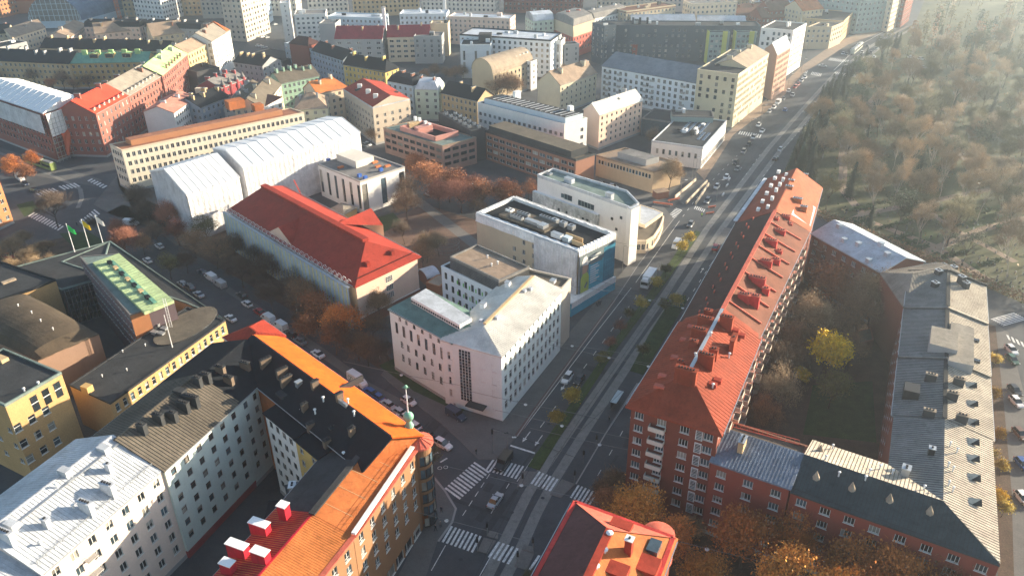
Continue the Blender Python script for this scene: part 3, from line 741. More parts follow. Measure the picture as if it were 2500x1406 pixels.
def balcony(bd, p, z, w=2.2, d=1.1, rz=0., mat=None, railm=None, solid=False):
    m = MB(); m.box((0, -d/2, 0), w, d, .16, mat or W['concrete']); rm_ = railm or STEEL
    if solid:
        m.box((0, -d, .16), w, .07, .85, rm_); m.box((-w/2, -d/2, .16), .07, d, .85, rm_); m.box((w/2, -d/2, .16), .07, d, .85, rm_)
    else:
        for zz in (.55, 1.0): m.bar((-w/2, -d, zz), (w/2, -d, zz), .05, .05, rm_); m.bar((-w/2, -d, zz), (-w/2, 0, zz), .05, .05, rm_); m.bar((w/2, -d, zz), (w/2, 0, zz), .05, .05, rm_)
        n = int(w/.3)
        for k in range(n+1): m.bar((-w/2+k*w/n, -d, .16), (-w/2+k*w/n, -d, 1.0), .03, .03, rm_)
    o = m.build('balcony', None); o.parent = bd.root; o.location = Vector((p[0], p[1], z))-bd.root.location; o.rotation_euler = (0, 0, rz)
def balconies(bd, i, j, us, zs, **k):
    """columns of balconies on the edge from corner i to corner j of the building"""
    p, q = bd.poly[i], bd.poly[j]; e = (q-p); ang = math.atan2(e.y, e.x)
    nv = Vector((e.y, -e.x)); 
    if nv.dot(-((p+q)/2).to_2d()) < 0 and not k.pop('away', False): ang += math.pi
    k.pop('away', None)
    for u in us:
        for z in zs: g = p+e*u; balcony(bd, g, z, rz=ang, **k)
balconies(n1, 0, 1, [.70], [17.2, 14.05, 10.9, 7.8, 4.6], w=1.9)
n2 = G('apartment_house', 'greenish white apartment house with ribbed dark roof, next to the white metal roof', 21.5, (581,982), (400,1145), R=(379,994), s=24, wall=W['mint'], roofm='seambrown', win=S(w=1.2,h=1.5,pu=3.1,pv=3.0,top=1.1,style='hsplit',fm='brown'), seam=.62, seam_m=RF['charcoal'], plinth=(1.6,'crimson'))
for at, l_ in [((470,985),3.), ((450,1000),2.4), ((390,1030),2.), ((425,1025),1.6), ((350,1055),1.6), ((505,930),2.), ((485,940),1.6)]: chimney(n2, at, .9, l_, 1.8, RF['charcoal'], px=True, capmat=RF['charcoal'])
for at in [(412,1012), (440,960)]: rbox(n2, at, 1.4, 2.2, .9, RF['charcoal'], 'dormer')
e2 = (n2.poly[0]-n2.poly[1]).normalized()
w2 = [n2.poly[0]+e2*.05, n2.poly[3]+e2*.05]
L3 = 15.
n3 = G('apartment_house', 'white court house wing with black roof at the inner corner of the perimeter block', 21.5, wpts=[tuple((w2[0]+e2*L3)[:2]), tuple(w2[0][:2]), tuple(w2[1][:2]), tuple((w2[1]+e2*L3)[:2])], rh=3., wall=W['mint'], roofm='dark', win=S(w=1.1,h=1.5,pu=2.6,pv=3.0,style='hsplit',fm='dark'))
for at in [(560,935), (600,900), (540,910)]: chimney(n3, at, .8, 2., 1.6, CHB, px=True, capmat=RF['charcoal'])
a4, b4 = P(1003,1042,21.5), P(690,822,21.5); e4 = (b4-a4).normalized(); a4 = a4-e4*3.0; n4v = Vector((-e4.y, e4.x, 0)); n4v = n4v if n4v.dot(a4) < 0 else -n4v
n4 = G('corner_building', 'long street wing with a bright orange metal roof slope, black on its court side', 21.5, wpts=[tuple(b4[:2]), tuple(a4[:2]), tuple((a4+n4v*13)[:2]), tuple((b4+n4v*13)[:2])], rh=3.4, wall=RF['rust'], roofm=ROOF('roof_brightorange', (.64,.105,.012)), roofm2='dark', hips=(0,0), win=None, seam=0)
for at, l_ in [((690,915),2.4), ((650,890),2.4), ((700,935),2.4), ((745,1000),1.2), ((830,975),1.4), ((860,1060),1.2), ((770,945),1.5)]: chimney(n4, at, .7, l_, 1.5, CHB, px=True, capmat=RF['charcoal'])
for at in [(790,980), (850,985), (770,1010), (865,1015)]: vent(n4, at, 1.)
rbox(n4, (835,985), 3.2, .5, .7, STEEL, 'roof_duct'); rbox(n4, (730,940), .8, 1.2, .9, STEEL, 'vent_unit', extra='lid')
rbox(n4, (690,962), 2.4, 1.8, .25, RF['charcoal'], 'roof_hatch')
fw_ = MB(); g = onroof(n4, 845, 945); fw_.box((0,0,-.5), .4, 8.0, 1.3, RF['charcoal']); o = fw_.build('firewall', None); o.parent = n4.root; o.location = g-n4.root.location; o.rotation_euler = (0,0,n4.ang)
n4c = make('corner_building', 'low hipped corner pavilion roof in orange red metal at the far tip of the block', 21.8, wpts=[tuple((b4+n4v*-.4)[:2]), tuple((b4+e4*9+n4v*-.4)[:2]), tuple((b4+e4*9+n4v*9)[:2]), tuple((b4+n4v*9)[:2])], roof='gable', rh=1.6, hips=(3,3), wall=W['cream'], roofm='red', seam=.6)
a5, b5 = P(768,1106,20.6), P(646,1005,20.6); e5 = (b5-a5).normalized(); n5v = Vector((-e5.y, e5.x, 0)); n5v = n5v if n5v.dot(a5) > 0 else -n5v
n5 = make('apartment_house', 'white court wing with flat black roof in the middle of the inner yard', 20.4, wpts=[tuple(p[:2]) for p in (a5+e5*6.5, b5, b5+n5v*9, a5+e5*6.5+n5v*9)], roof='shed', rh=1.2, wall=W['white'], roofm='dark', win=S(w=1.1,h=1.5,pu=2.3,pv=3.,style='two',fm='dark'))
n5b = make('apartment_house', 'yellow rendered court wing with flat black roof beside the white court wing', 20.2, wpts=[tuple(p[:2]) for p in (a5-e5*1, a5+e5*6.5, a5+e5*6.5+n5v*8, a5-e5*1+n5v*8)], roof='shed', rh=1.1, wall=W['yellow'], roofm='dark', win=S(w=1.1,h=1.5,pu=2.3,pv=3.,style='cross',fm='white'))
for bd_, at in ((n5,(760,1050)), (n5,(820,1010)), (n5b,(800,1090)), (n5b,(815,1060))): chimney(bd_, at, .8, 1.4, 1.7, CHB, px=True, capmat=RF['charcoal'])
for at in [(735,1010), (770,1000), (840,1115)]: vent(n5, at, 1.)
n5w = make('stair_house', 'low dark roofed yard building behind the yellow court wing', 15.5, (835,1150), (700,1185), d=7, side=-1, roof='shed', rh=.8, wall=W['charcoal'], roofm='charcoal', seam=.6)
n5x = make('stair_house', 'black roofed lower yard building with a tall chimney capped in white', 14.5, (770,1215), (660,1225), d=8, side=-1, roof='shed', rh=.8, wall=W['charcoal'], roofm='dark')
chimney(n5x, (718,1210), 1.1, 1.6, 2.6, W['concrete'], px=True, capmat=PIPE); vent(n5x, (731,1230), 1.2); vent(n5x, (731,1250), 1.)
orng = S(w=1.3, h=1.9, pu=3.3, pv=3.1, top=1.5, m=1.4, style='tee', zmin=4.2, sill=True, shop=True)
OB = WALL('wall_orangebrown', (.27,.14,.07))
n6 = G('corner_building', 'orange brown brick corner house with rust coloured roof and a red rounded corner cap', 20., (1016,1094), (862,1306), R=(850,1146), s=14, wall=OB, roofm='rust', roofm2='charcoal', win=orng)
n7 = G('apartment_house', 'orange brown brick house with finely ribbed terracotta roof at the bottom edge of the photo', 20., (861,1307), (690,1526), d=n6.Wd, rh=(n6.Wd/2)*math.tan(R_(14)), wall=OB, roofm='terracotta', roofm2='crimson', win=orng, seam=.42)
WC = M('chimney_cap_white', (.8,.8,.8), .5, .05)
for at, l_, h_ in [((697,1265),1.5,3.), ((638,1300),3.2,2.2), ((640,1370),2.6,2.2), ((585,1355),3.4,2.4), ((560,1395),2.,2.)]: chimney(n7, at, 1.3, l_, h_, RF['crimson'], px=True, capmat=WC, pots=False)
ww = MB()  # white parapet capping along the rust roof
p0, p1 = P(1007,1092,20.4), P(863,1304,20.4); ww.bar(p0, p1, .75, .35, FR_white)
ww.build('parapet_cap', n6.root)
dk = MB(); g0, g1 = n6.F(-.02,.5), n6.F(1.,.5); z_ = n6.zf(.5,.5); dk.bar((g0.x,g0.y,z_),(g1.x,g1.y,z_),1.1,.3,RF['charcoal']); dk.build('ridge_gutter', n6.root)
rr = MB(); p0, p1 = P(1016,1098,20.0), P(864,1310,20.0); rr.bar(p0, p1, .9, .12, RF['pinkred']); p0, p1 = P(862,1312,19.9), P(700,1518,19.9); rr.bar(p0, p1, .9, .3, RF['pinkred']); rr.build('eave_flashing', n6.root)
rl = MB(); f0, f1 = n6.F(.04,.09), n6.F(.98,.09); z_ = n6.zf(.5,.09)
rl.bar((f0.x,f0.y,z_+.9),(f1.x,f1.y,z_+.9),.05,.05,RF['rust']); rl.bar((f0.x,f0.y,z_+.5),(f1.x,f1.y,z_+.5),.05,.05,RF['rust'])
for k in range(14): g = n6.F(.04+k*.94/13,.09); rl.bar((g.x,g.y,z_),(g.x,g.y+.01,z_+.9),.05,.05,RF['rust'])
rl.build('roof_railing', n6.root)
for k in range(5):
    g0 = n6.F(.1+k*.19, .13); g1 = n6.F(.1+k*.19, .47); sn2 = MB(); sn2.bar((g0.x,g0.y,n6.zf(.5,.13)+.02),(g1.x,g1.y,n6.zf(.5,.47)+.02),.07,.03,W['tan']); sn2.build('roof_joint', n6.root)
# rounded corner with its glazed bays
tc = P(1023,1077,20.0); tur = MB(); r_ = 2.1
ring = [(tc.x+r_*math.cos(2*math.pi*k/28), tc.y+r_*math.sin(2*math.pi*k/28)) for k in range(28)]
tur.prism(ring, 3.6, 19.7, OB); tr_ = tur.build('round_bay', n6.root, smooth=False)
cap = MB(); rg2 = [(tc.x+(r_+.5)*math.cos(2*math.pi*k/28), tc.y+(r_+.5)*math.sin(2*math.pi*k/28)) for k in range(28)]; cap.prism(rg2, 19.7, 20.1, RF['pinkred'], bottom=True)
for k in range(28):
    a_, b_ = rg2[k], rg2[(k+1) % 28]; cap.face([(*a_, 20.1), (*b_, 20.1), (tc.x, tc.y, 21.2)], RF['pinkred'])
    if k % 2 == 0: cap.bar((*a_, 20.11), (tc.x, tc.y, 21.21), .07, .08, RF['pinkred'])
cap.build('round_roof', n6.root)
for k in range(6):
    for j in range(6):
        an = R_(-75+j*28); m_ = MB(); m_.box((0,0,0), .85, .1, 1.9, GL[1] if (k+j) % 3 else GL[2]); m_.box((0,-.05,-.2), 1.15, .14, .16, BLACK); m_.box((.55,-.05,0), .1, .14, 2.1, BLACK)
        o = m_.build('bay_window', None); o.parent = n6.root; o.location = Vector((tc.x+(r_+.05)*math.cos(an), tc.y+(r_+.05)*math.sin(an), 1.0+k*3.0))-n6.root.location; o.rotation_euler = (0,0,an+math.pi/2)
COP = M('verdigris_copper', (.16,.36,.26), .6, .2)
SPS = 1.3
sp0 = P(1000,1050,21.0)
spire = empty('roof_spire', (sp0.x, sp0.y, 20.6), 'green copper ball and slender white pole standing on the tip of the corner house roof', 'spire')
spire.scale = (SPS, SPS, SPS)
m_ = MB(); m_.tube([(0,0,0),(0,0,.9),(0,0,1.1),(0,0,2.)],[.55,.5,.7,.3],COP,12); m_.build('base', None).parent = spire
m_ = MB(); K = 10
m_.tube([(0,0,2.+.75*(1-math.cos(math.pi*k/K))) for k in range(K+1)],[max(.05,.75*math.sin(math.pi*k/K)) for k in range(K+1)],COP,14); m_.build('ball', None, smooth=True).parent = spire
m_ = MB(); m_.tube([(0,0,3.4),(0,0,7.6)],[.1,.06],PIPE,8); m_.build('pole', None).parent = spire
m_ = MB(); m_.tube([(0,0,7.6),(0,0,7.9),(0,0,8.2)],[.22,.3,.02],COP,8); m_.bar((-.5,0,7.7),(.5,0,7.7),.08,.08,COP); m_.build('finial', None).parent = spire

# ---- museum and hall complex, left
YB = WALL('wall_yellowbrick2', (.46,.29,.13), fine=.12)
m1 = make('hall_building', 'tall yellow brick block with flat dark roof at the left edge', 19.75, (150,911), (12,991), C=(-130,925), wall=YB, roofm='charcoal', para=.35, paramat='greengrey',
    wins={0: S(w=1.5,h=1.9,pu=2.9,pv=4.0,top=4.9,m=1.0,style='hsplit',u0=.0,u1=.62,sill=True), 1: S(w=1.3,h=1.2,pu=4,pv=4,top=6,style='two',sill=True)})
tw = (m1.poly[1]-m1.poly[0]).normalized()
for k in range(3):
    g = m1.poly[0]+tw*(1.7+k*2.6); m_ = MB(); m_.box((0,.05,0), 1.5, .12, 3.6, GL[0]); m_.box((0,-.03,1.9), 1.6, .12, .15, FR_white); m_.box((0,-.02,3.5), 1.7, .1, .1, RF['charcoal'])
    o = m_.build('tall_window', None); o.parent = m1.root; o.location = Vector((g.x,g.y,14.9))-m1.root.location; o.rotation_euler = (0,0,math.atan2(-tw.y,-tw.x))
for at in [(95,940), (60,955)]: vent(m1, at, .7)
rbox(m1, (5,880), 1.6, 2.6, .8, W['tan'], 'roof_hatch'); 
m2w = S(w=1.0,h=2.0,pu=2.0,pv=3.1,top=.9,m=1.0,style='hsplit',rows=1,sill=True)
m2 = make('hall_building', 'long low yellow brick wing with flat dark roof and a row of tall narrow windows', 11., (550,782), (269,985), C=(170,940), wall=YB, roofm='charcoal', para=.2, paramat='charcoal', wins={0: m2w, 1: None})
tw = (m2.poly[1]-m2.poly[0]).normalized(); rz_ = math.atan2(-tw.y,-tw.x)
for k in range(9):
    g = m2.poly[0]+tw*(1.5+k*1.75); me, _ = win_meshes(1.0, 2.0, 'hsplit', FR_brown, 0, True, .2, False)
    m_ = MB(); m_.box((0,.06,0),.95,.12,1.9,GL[0]); m_.box((0,-.04,-.1),1.1,.14,.09,FR_white); o = m_.build('window', None); o.parent = m2.root; o.location = Vector((g.x,g.y,4.3))-m2.root.location; o.rotation_euler = (0,0,rz_)
lens = P(455,795,11.05); lm = MB(); ed = Vector((tw.x,tw.y,0)); el = Vector((-tw.y,tw.x,0)); rg = []
for k in range(40):
    t_ = 2*math.pi*k/40; v = lens+ed*9.5*math.cos(t_)+el*5.2*math.sin(t_); rg.append((v.x,v.y))
lm.prism(rg, 10.9, 11.3, RF['charcoal'], RF['seambrown']); lm.build('oval_roof_deck', m2.root)
for at in [(395,818), (402,806), (385,795), (372,790), (378,815)]: rbox(m2, at, 1.0, 1.5, .7, STEEL, 'roof_dome', extra='lid')
rbox(m2, (348,800), 2.6, 3.2, 1.6, W['ochre'], 'plant_room'); rbox(m2, (215,955), 1.6, 2.0, 1.6, W['ochre'], 'roof_hatch')
mast = MB(); mast.tube([(0,0,0),(0,0,9)],[.14,.07],PIPE,6)
o = mast.build('mast', None); o.parent = m2.root; o.location = P(421,848,11)-m2.root.location
for at in [(355,845), (300,860), (250,920), (310,905), (470,870)]: vent(m2, at, .5, r=.1)
GD = W['plum']
m3 = make('hall_building', 'low flat roofed street side wing of the hall, beside the parked cars', 10.95, pts=[(549,781),(270,590),(150,640),(452,739)], wall=YB, roofm='charcoal', para=.25, paramat='greengrey')
m4 = make('hall_building', 'low flat roofed rear hall wing below the flagpoles, its yard side all dark glass', 11., pts=[(269,590),(243,681),(150,708),(28,655)], wall=W['charcoal'], roofm='charcoal', para=.25, paramat='greengrey')
p0, p1 = P(156,706,11), P(243,681,11); e_ = (p1-p0); L_ = e_.length; e_.normalize(); nn_ = Vector((e_.y,-e_.x,0)); nn_ = nn_ if nn_.dot(p0) < 0 else -nn_
cw = MB(); b0 = p0+nn_*.15
cw.face([(b0.x,b0.y,0),(b0.x+e_.x*L_,b0.y+e_.y*L_,0),(b0.x+e_.x*L_,b0.y+e_.y*L_,10.6),(b0.x,b0.y,10.6)], GL[0]); gw = cw.build('glass_wall', m4.root)
nv = 9
for k in range(nv+1):
    m_ = MB(); g = b0+e_*(L_*k/nv)+nn_*.1; m_.bar((g.x,g.y,0),(g.x,g.y+.001,10.6),.12,.12,STEEL); m_.build('mullion', m4.root)
for k in range(6):
    m_ = MB(); g = b0+nn_*.1; h_ = e_*L_; m_.bar((g.x,g.y,k*2.05),(g.x+h_.x,g.y+h_.y,k*2.05),.1,.1,STEEL); m_.build('transom', m4.root)
m5 = make('hall_building', 'tall narrow slab rising from the hall with a green copper roof and purple brown sides', 16.5, pts=[(317,769),(195,627),(289,620),(425,735)], wall=GD, roofm='greengrey', para=.15, paramat='grey', wins={0: S(w=1.5,h=1.1,pu=1.8,pv=3.2,top=1.4,m=.6,style='plain',rows=4)})
m5e = MB(); q_ = m5.poly; a_, b_ = q_[0], q_[3]; e_ = (b_-a_); ee = e_.normalized(); nn_ = Vector((ee.y,-ee.x,0)); nn_ = nn_ if nn_.dot(a_) < 0 else -nn_
m5e.face([tuple(Vector((a_.x,a_.y,z))+nn_*.06) for z in (0,16.3)]+[tuple(Vector((a_.x+e_.x*.4,a_.y+e_.y*.4,z))+nn_*.06) for z in (16.3,0)], W['orangebrick'])
m5e.build('brick_end_wall', m5.root)
gr = MB(); gp = [P(226,641,17.2),P(290,618,17.2),P(424,733,17.2),P(352,762,17.2)]; gr.prism([p.xy for p in gp], 16.4, 17.2, RF['green']); gr.build('copper_roof', m5.root)
gx = (gp[3]-gp[0]); gy = (gp[1]-gp[0])
for k in range(7):
    for j in (0,):
        g = gp[0]+gx*(.12+k*.12)+gy*.45; rb = MB(); rb.box((0,0,0), 1.6, 1.0, .7, W['tan'] if k % 2 else RF['dark']); o = rb.build('roof_vent', None); o.parent = m5.root; o.location = g-m5.root.location; o.rotation_euler = (0,0,math.atan2(gx.y,gx.x))
sm_ = MB()
for k in range(24): g = gp[0]+gx*((k+.5)/24); sm_.bar(g+Vector((0,0,.01)), g+gy+Vector((0,0,.01)), .06, .08, RF['green'])
sm_.bar(gp[0]+gy*.55+gx*.1+Vector((0,0,.1)), gp[0]+gy*.5+gx*.95+Vector((0,0,.1)), .9, .25, RF['copper']); sm_.build('standing_seam', m5.root, kind='stuff')
ld = MB()
g = P(405,748,17.2)
for s_ in (-.3,.3): ld.bar((g.x+s_,g.y,11),(g.x+s_,g.y+.01,19.5),.08,.08,PIPE)
for k in range(20): ld.bar((g.x-.3,g.y,11.3+k*.42),(g.x+.3,g.y,11.3+k*.42),.05,.05,PIPE)
ld.build('ladder', m5.root)
m6 = make('hall_building', 'auditorium with a swelling cushion shaped dark roof behind the yellow brick block', 12.5, pts=[(241,815),(92,879),(-120,785),(60,715)], roof='pillow', rh=3.6, wall=WALL('wall_brownplaster', (.28,.18,.13)), roofm=ROOF('roof_umber', (.085,.065,.045)), over=.5)
for at in [(45,748), (78,765), (100,785), (130,805)]: vent(m6, at, .5, r=.1)
m7 = make('hall_building', 'flat roofed hall block at the left edge with one skylight on top', 14., pts=[(136,684),(80,707),(-180,790),(-60,620)], wall=YB, roofm='charcoal', para=.4, paramat='dark')
rbox(m7, (22,688), 3.4, 1.2, .5, RF['beige'], 'roof_light', rz=.9)
for (bx, by, tx, ty, col, lab) in [(182,614,166,569,(.02,.55,.10),'green'), (218,603,201,558,(.75,.48,.0),'yellow'), (251,593,235,549,(.75,.72,.68),'white')]:
    g = P(bx,by,11.2); hh = 9.
    fl = empty('flagpole', (g.x,g.y,11.), lab+' flag on a white pole standing on the hall roof edge', 'flagpole', 'flagpoles on the hall roof')
    m_ = MB(); m_.tube([(0,0,0),(0,0,hh)],[.14,.08],PIPE,8); m_.tube([(0,0,hh),(0,0,hh+.25)],[.14,.05],PIPE,8); m_.build('pole', None).parent = fl
    m_ = MB(); fm_ = M('flag_'+lab, col, .8, .05)
    K = 8
    for i in range(K):
        for j in range(6):
            def fp(i_, j_): u_ = i_/K; v_ = j_/6; return (.1+u_*1.9, .35*math.sin(u_*6+v_)*u_, hh-.2-v_*2.0-u_*1.5*(1+.2*math.sin(v_*5)))
            m_.face([fp(i,j),fp(i+1,j),fp(i+1,j+1),fp(i,j+1)], fm_)
    m_.build('flag', None).parent = fl

# ---- central block
w1s = S(w=1.15,h=2.0,pu=2.35,pv=3.45,top=2.9,m=1.3,style='hsplit',fm='white',sill=True,zmin=1.)
WH = WALL('wall_office_white', (.74,.81,.80), dirt=.06)
w1r = G('office_building', 'white corner office building, its long side with rows of windows facing the main road', 18., (1224,868), (1371,708), R=(1232,745), s=16, wall=WH, roofm=ROOF('roof_whitegrey', (.60,.58,.53), dirt=.2, cell=.05), win=w1s, hips=(6,0), seam=.6)
e_ = (w1r.poly[1]-w1r.poly[0]).normalized(); ra = math.atan2(e_.y,e_.x)
for k in range(12):
    g = w1r.poly[0]+e_*(1.9+k*2.4)
    if k*2.4+1.9 > w1r.L-1: break
    m_ = MB(); m_.box((0,.05,0),.6,.12,.75,GL[0]); m_.box((0,-.02,-.08),.7,.1,.08,FR_white); o = m_.build('attic_window', None); o.parent = w1r.root; o.location = Vector((g.x,g.y,16.4))-w1r.root.location; o.rotation_euler = (0,0,ra)
for at in [(1213,777), (1175,785), (1280,712), (1295,707)]: rbox(w1r, at, 1.0, .8, .6, RF['lightmetal'], 'roof_vent')
for at in [(1180,752), (1240,700)]: rbox(w1r, at, 1.2, 1.2, 1.4, PIPE, 'vent_unit', extra='lid')
sg = MB(); g0,g1 = w1r.F(.2,.5), w1r.F(.98,.5); sg.bar((g0.x,g0.y,w1r.h+w1r.zf(.5,.5)-w1r.h+.1),(g1.x,g1.y,w1r.zf(.5,.5)+.1),.8,.35,W['tan']); sg.build('ridge_duct', w1r.root)
w1l = G('office_building', 'white office wing with green copper roof and tall stairwell window slots, facing the side street', 17.9, (1104,836), (950,752), d=12, s=12, wall=WH, roofm=ROOF('roof_copperdull', (.15,.24,.21)), hips=(0,1.5), win=S(w=.95,h=3.1,pu=1.0,pv=4.1,top=3.0,rows=1,cols=7,u0=.08,u1=.85,style='hsplit',fm='dark',m=1.), seam=.6)
a_, b_ = w1l.poly[0], w1l.poly[1]; e_ = (b_-a_).normalized(); ra = math.atan2(-e_.y,-e_.x)
for (z_, hh_, wd_) in [(15.9,1.0,.85), (8.3,1.7,.95), (4.4,1.9,.9)]:
    for k in range(7):
        u_ = w1l.L*(.08+k*.77/6)+(.475 if k == 0 else (-.475 if k == 6 else 0)); g = a_+e_*u_; me, pn = win_meshes(wd_, hh_, 'hsplit', FR_dark, 0, True, .2, False)
        m_ = MB(); m_.box((0,.06,0),wd_,.12,hh_,GL[0]); m_.box((0,-.02,-.07),wd_+.1,.1,.07,FR_dark); m_.box((0,-.02,hh_*.5),wd_,.06,.07,FR_dark); o = m_.build('window', None); o.parent = w1l.root; o.location = Vector((g.x,g.y,z_))-w1l.root.location; o.rotation_euler = (0,0,ra)
cl = MB(); cp = [P(1003,726,20.2),P(1040,704,20.2),P(1152,776,20.2),P(1122,793,20.2)]
cl.prism([p.xy for p in cp], 18.4, 20.2, W['white'], RF['white']); cl.build('clerestory', w1l.root)
e_ = (cp[3]-cp[0]); cm_ = MB(); nn_ = Vector((e_.y,-e_.x,0)).normalized(); nn_ = nn_ if nn_.dot(cp[0]) < 0 else -nn_
for k in range(22): g = cp[0]+e_*((k+.5)/22)+nn_*.03; cm_.box((g.x,g.y,19.0),.55,.06,.55,GL[0],rz=math.atan2(e_.y,e_.x))
cm_.build('clerestory_window', w1l.root)
w1c = make('office_building', 'white windowless corner facade with a tall glass block stair window, between the two office wings', 17.95, pts=[(1104,836),(1222,867),(1237,838),(1165,800)], wall=WH, roofm=RF['greengrey'], roof='flat', para=0)
a_, b_ = w1c.poly[0], w1c.poly[1]; e_ = (b_-a_).normalized(); ra = math.atan2(e_.y,e_.x)
for k in range(17):
    for j in range(4):
        g = a_+e_*(1.9+j*.75); m_ = MB(); m_.box((0,.03,0),.58,.16,.62,GL[0] if (k+j) % 3 else GL[1]); m_.box((0,-.04,-.09),.68,.1,.07,W['grey']); o = m_.build('pane', None); o.parent = w1c.root; o.location = Vector((g.x,g.y,2.9+k*.82))-w1c.root.location; o.rotation_euler = (0,0,ra)
cn = MB(); g = a_+e_*6.; cn.box((0,-1.,2.9),4.6,2.2,.25,RF['charcoal']); o = cn.build('entrance_canopy', None); o.parent = w1c.root; o.location = Vector((g.x,g.y,0))-w1c.root.location; o.rotation_euler = (0,0,ra)
w2 = make('office_building', 'windowless beige end block with brown flat roof attached to the white road side office', 17.4, (1372,707), (1394,683), d=15, wall=W['beige'], roofm='seambrown', para=.5)
rbox(w2, (1350,690), 1.6, 1.2, .8, RF['white'], 'vent_unit', extra='lid')
w3 = make('office_building', 'white modern block with bright green window panels and louvred roof storey', 16., (1234,724), (1077,651), d=15, wall=W['coolwhite'], roofm='dark', para=.3, win=S(w=1.0,h=2.0,pu=2.3,pv=3.3,top=1.1,style='side',fm='dark'))
grn = M('green_panel', (.12,.42,.06), .5, .1)
a_, b_ = w3.poly[0], w3.poly[1]; e_ = (b_-a_).normalized(); ra = math.atan2(-e_.y,-e_.x)
for k in range(8):
    for j in range(3):
        g = a_+e_*(1.5+k*2.35); m_ = MB(); m_.box((.25,.02,0),.4,.1,1.1,grn); o = m_.build('green_panel', None); o.parent = w3.root; o.location = Vector((g.x,g.y,12.95-j*3.3))-w3.root.location; o.rotation_euler = (0,0,ra)
w3u = make('plant_storey', 'set back louvred roof storey with brown gravel roof on the green windowed block', 19.4, pts=[(1219,688),(1099,630),(1165,600),(1292,655)], z0=0, wall=RF['charcoal'], roofm='tan', para=.5, paramat='grey', cat='roof storey')
for at in [(1190,630), (1215,645), (1200,650)]: vent(w3u, at, .7)
for k in range(7):
    z_ = 16.4+k*.42; m_ = MB(); a_, b_ = w3u.poly[0], w3u.poly[1]; m_.bar((a_.x,a_.y,z_),(b_.x,b_.y,z_),.5,.1,RF['grey']); m_.build('louvre', w3u.root)
w4 = make('scaffolded_building', 'flat roofed building wrapped in white sheeting with roof machinery and a large blue banner', 17., pts=[(1412,620),(1163,526),(1254,486),(1502,577)], wall=W['sand'], roofm='dark', para=1.0, paramat=PLAST,
    wins={0: S(w=1.1,h=1.5,pu=3.2,pv=3.1,top=2.2,m=2.,u0=.38,u1=.98,style='two',skip=.25)})
sh = MB()
def sheet(mb, p, q, z0_, z1_, mat, off=.5, waves=.12, step=.5, drape=.0, sd=1):
    r2 = random.Random(sd); p, q = Vector(p[:2]), Vector(q[:2]); e = (q-p); L = e.length; e.normalize(); nn = Vector((e.y,-e.x)); 
    if nn.dot(-(p+q)/2) < 0: nn = -nn
    n = max(2, int(L/step)); nz = max(2, int((z1_-z0_)/1.8)); rows = []
    for j in range(nz+1):
        row = []
        for i in range(n+1):
            o_ = off+waves*(1 if i % 2 else -1)*r2.uniform(.3,1)+waves*.8*math.sin(i*.37+j*1.3)
            g = p+e*(L*i/n)+nn*o_; zz = z0_+(z1_-z0_)*j/nz
            if j == nz: zz += drape*(abs(math.sin(i*.35))-.5)
            row.append((g.x, g.y, zz))
        rows.append(row)
    for j in range(nz):
        for i in range(n): mb.face([rows[j][i],rows[j][i+1],rows[j+1][i+1],rows[j+1][i]], mat)
pp = w4.poly; mid_ = pp[0]+(pp[1]-pp[0])*.40
sheet(sh, pp[0], mid_, 1, 17.6, NET, sd=2, drape=.4); sheet(sh, pp[0], pp[1], 15.2, 17.5, PLAST, off=.3, sd=4, drape=.3); sheet(sh, pp[1], pp[2], 12, 17.6, PLAST, off=.3)
sheet(sh, pp[3], pp[0], .5, 17.7, PLAST, off=.25, waves=.06)
sheet(sh, pp[2], pp[3], 15.5, 17.8, PLAST, off=-1.0, waves=.1)
sh.build('plastic_sheeting', w4.root)
rim = MB(); ip = inset([p.xy for p in (pp if area(pp) > 0 else pp[::-1])], .9); op = [p.xy for p in (pp if area(pp) > 0 else pp[::-1])]
for k in range(4):
    k2 = (k+1) % 4; A_, B_, C_, D2 = op[k], op[k2], ip[k2], ip[k]; n = 30
    for j in range(n):
        f0, f1 = j/n, (j+1)/n; z0_ = 18.1+.12*math.sin(j*2.1+k); z1_ = 18.1+.12*math.sin((j+1)*2.1+k); 
        a0, a1 = A_.lerp(B_, f0), A_.lerp(B_, f1); c0, c1 = D2.lerp(C_, f0), D2.lerp(C_, f1)
        rim.face([(a0.x,a0.y,z0_-.3),(a1.x,a1.y,z1_-.3),(c1.x,c1.y,z1_),(c0.x,c0.y,z0_)], PLAST); rim.face([(c0.x,c0.y,z0_),(c1.x,c1.y,z1_),(c1.x,c1.y,17.05),(c0.x,c0.y,17.05)], PLAST)
rim.build('wrapped_rim', w4.root)
ban = MB(); BLU = M('banner_blue', (.03,.19,.29), .5, .25, .3); BLU2 = M('banner_lightblue', (.06,.36,.50), .5, .3, .25); BGR = M('banner_grey', (.16,.20,.21), .5, .2); BYE = M('banner_lime', (.42,.50,.10), .5, .15); BSK = M('banner_skin', (.50,.30,.20), .5, .05)
a_, b_ = pp[0], pp[3]; e_ = (b_-a_).normalized(); L_ = (b_-a_).length; nn_ = Vector((e_.y,-e_.x,0)); nn_ = nn_ if nn_.dot(a_) < 0 else -nn_
def bq(u0,u1,v0,v1,mat,o=.5): 
    ban.face([tuple(a_+e_*(u0*L_)+nn_*o+Vector((0,0,v-17.))) for u0,v in ((u0,v0),(u1,v0),(u1,v1),(u0,v1))], mat)
def bp(pts,mat,o=.53): ban.face([tuple(a_+e_*(u*L_)+nn_*o+Vector((0,0,v-17.))) for u,v in pts], mat)
bq(.02,.98,4.5,16.2,BGR); bq(.26,.66,4.5,12.5,BLU2,.515); bq(.66,.98,4.5,15.5,BLU,.515); bq(.30,.62,12.0,15.4,BGR,.52)
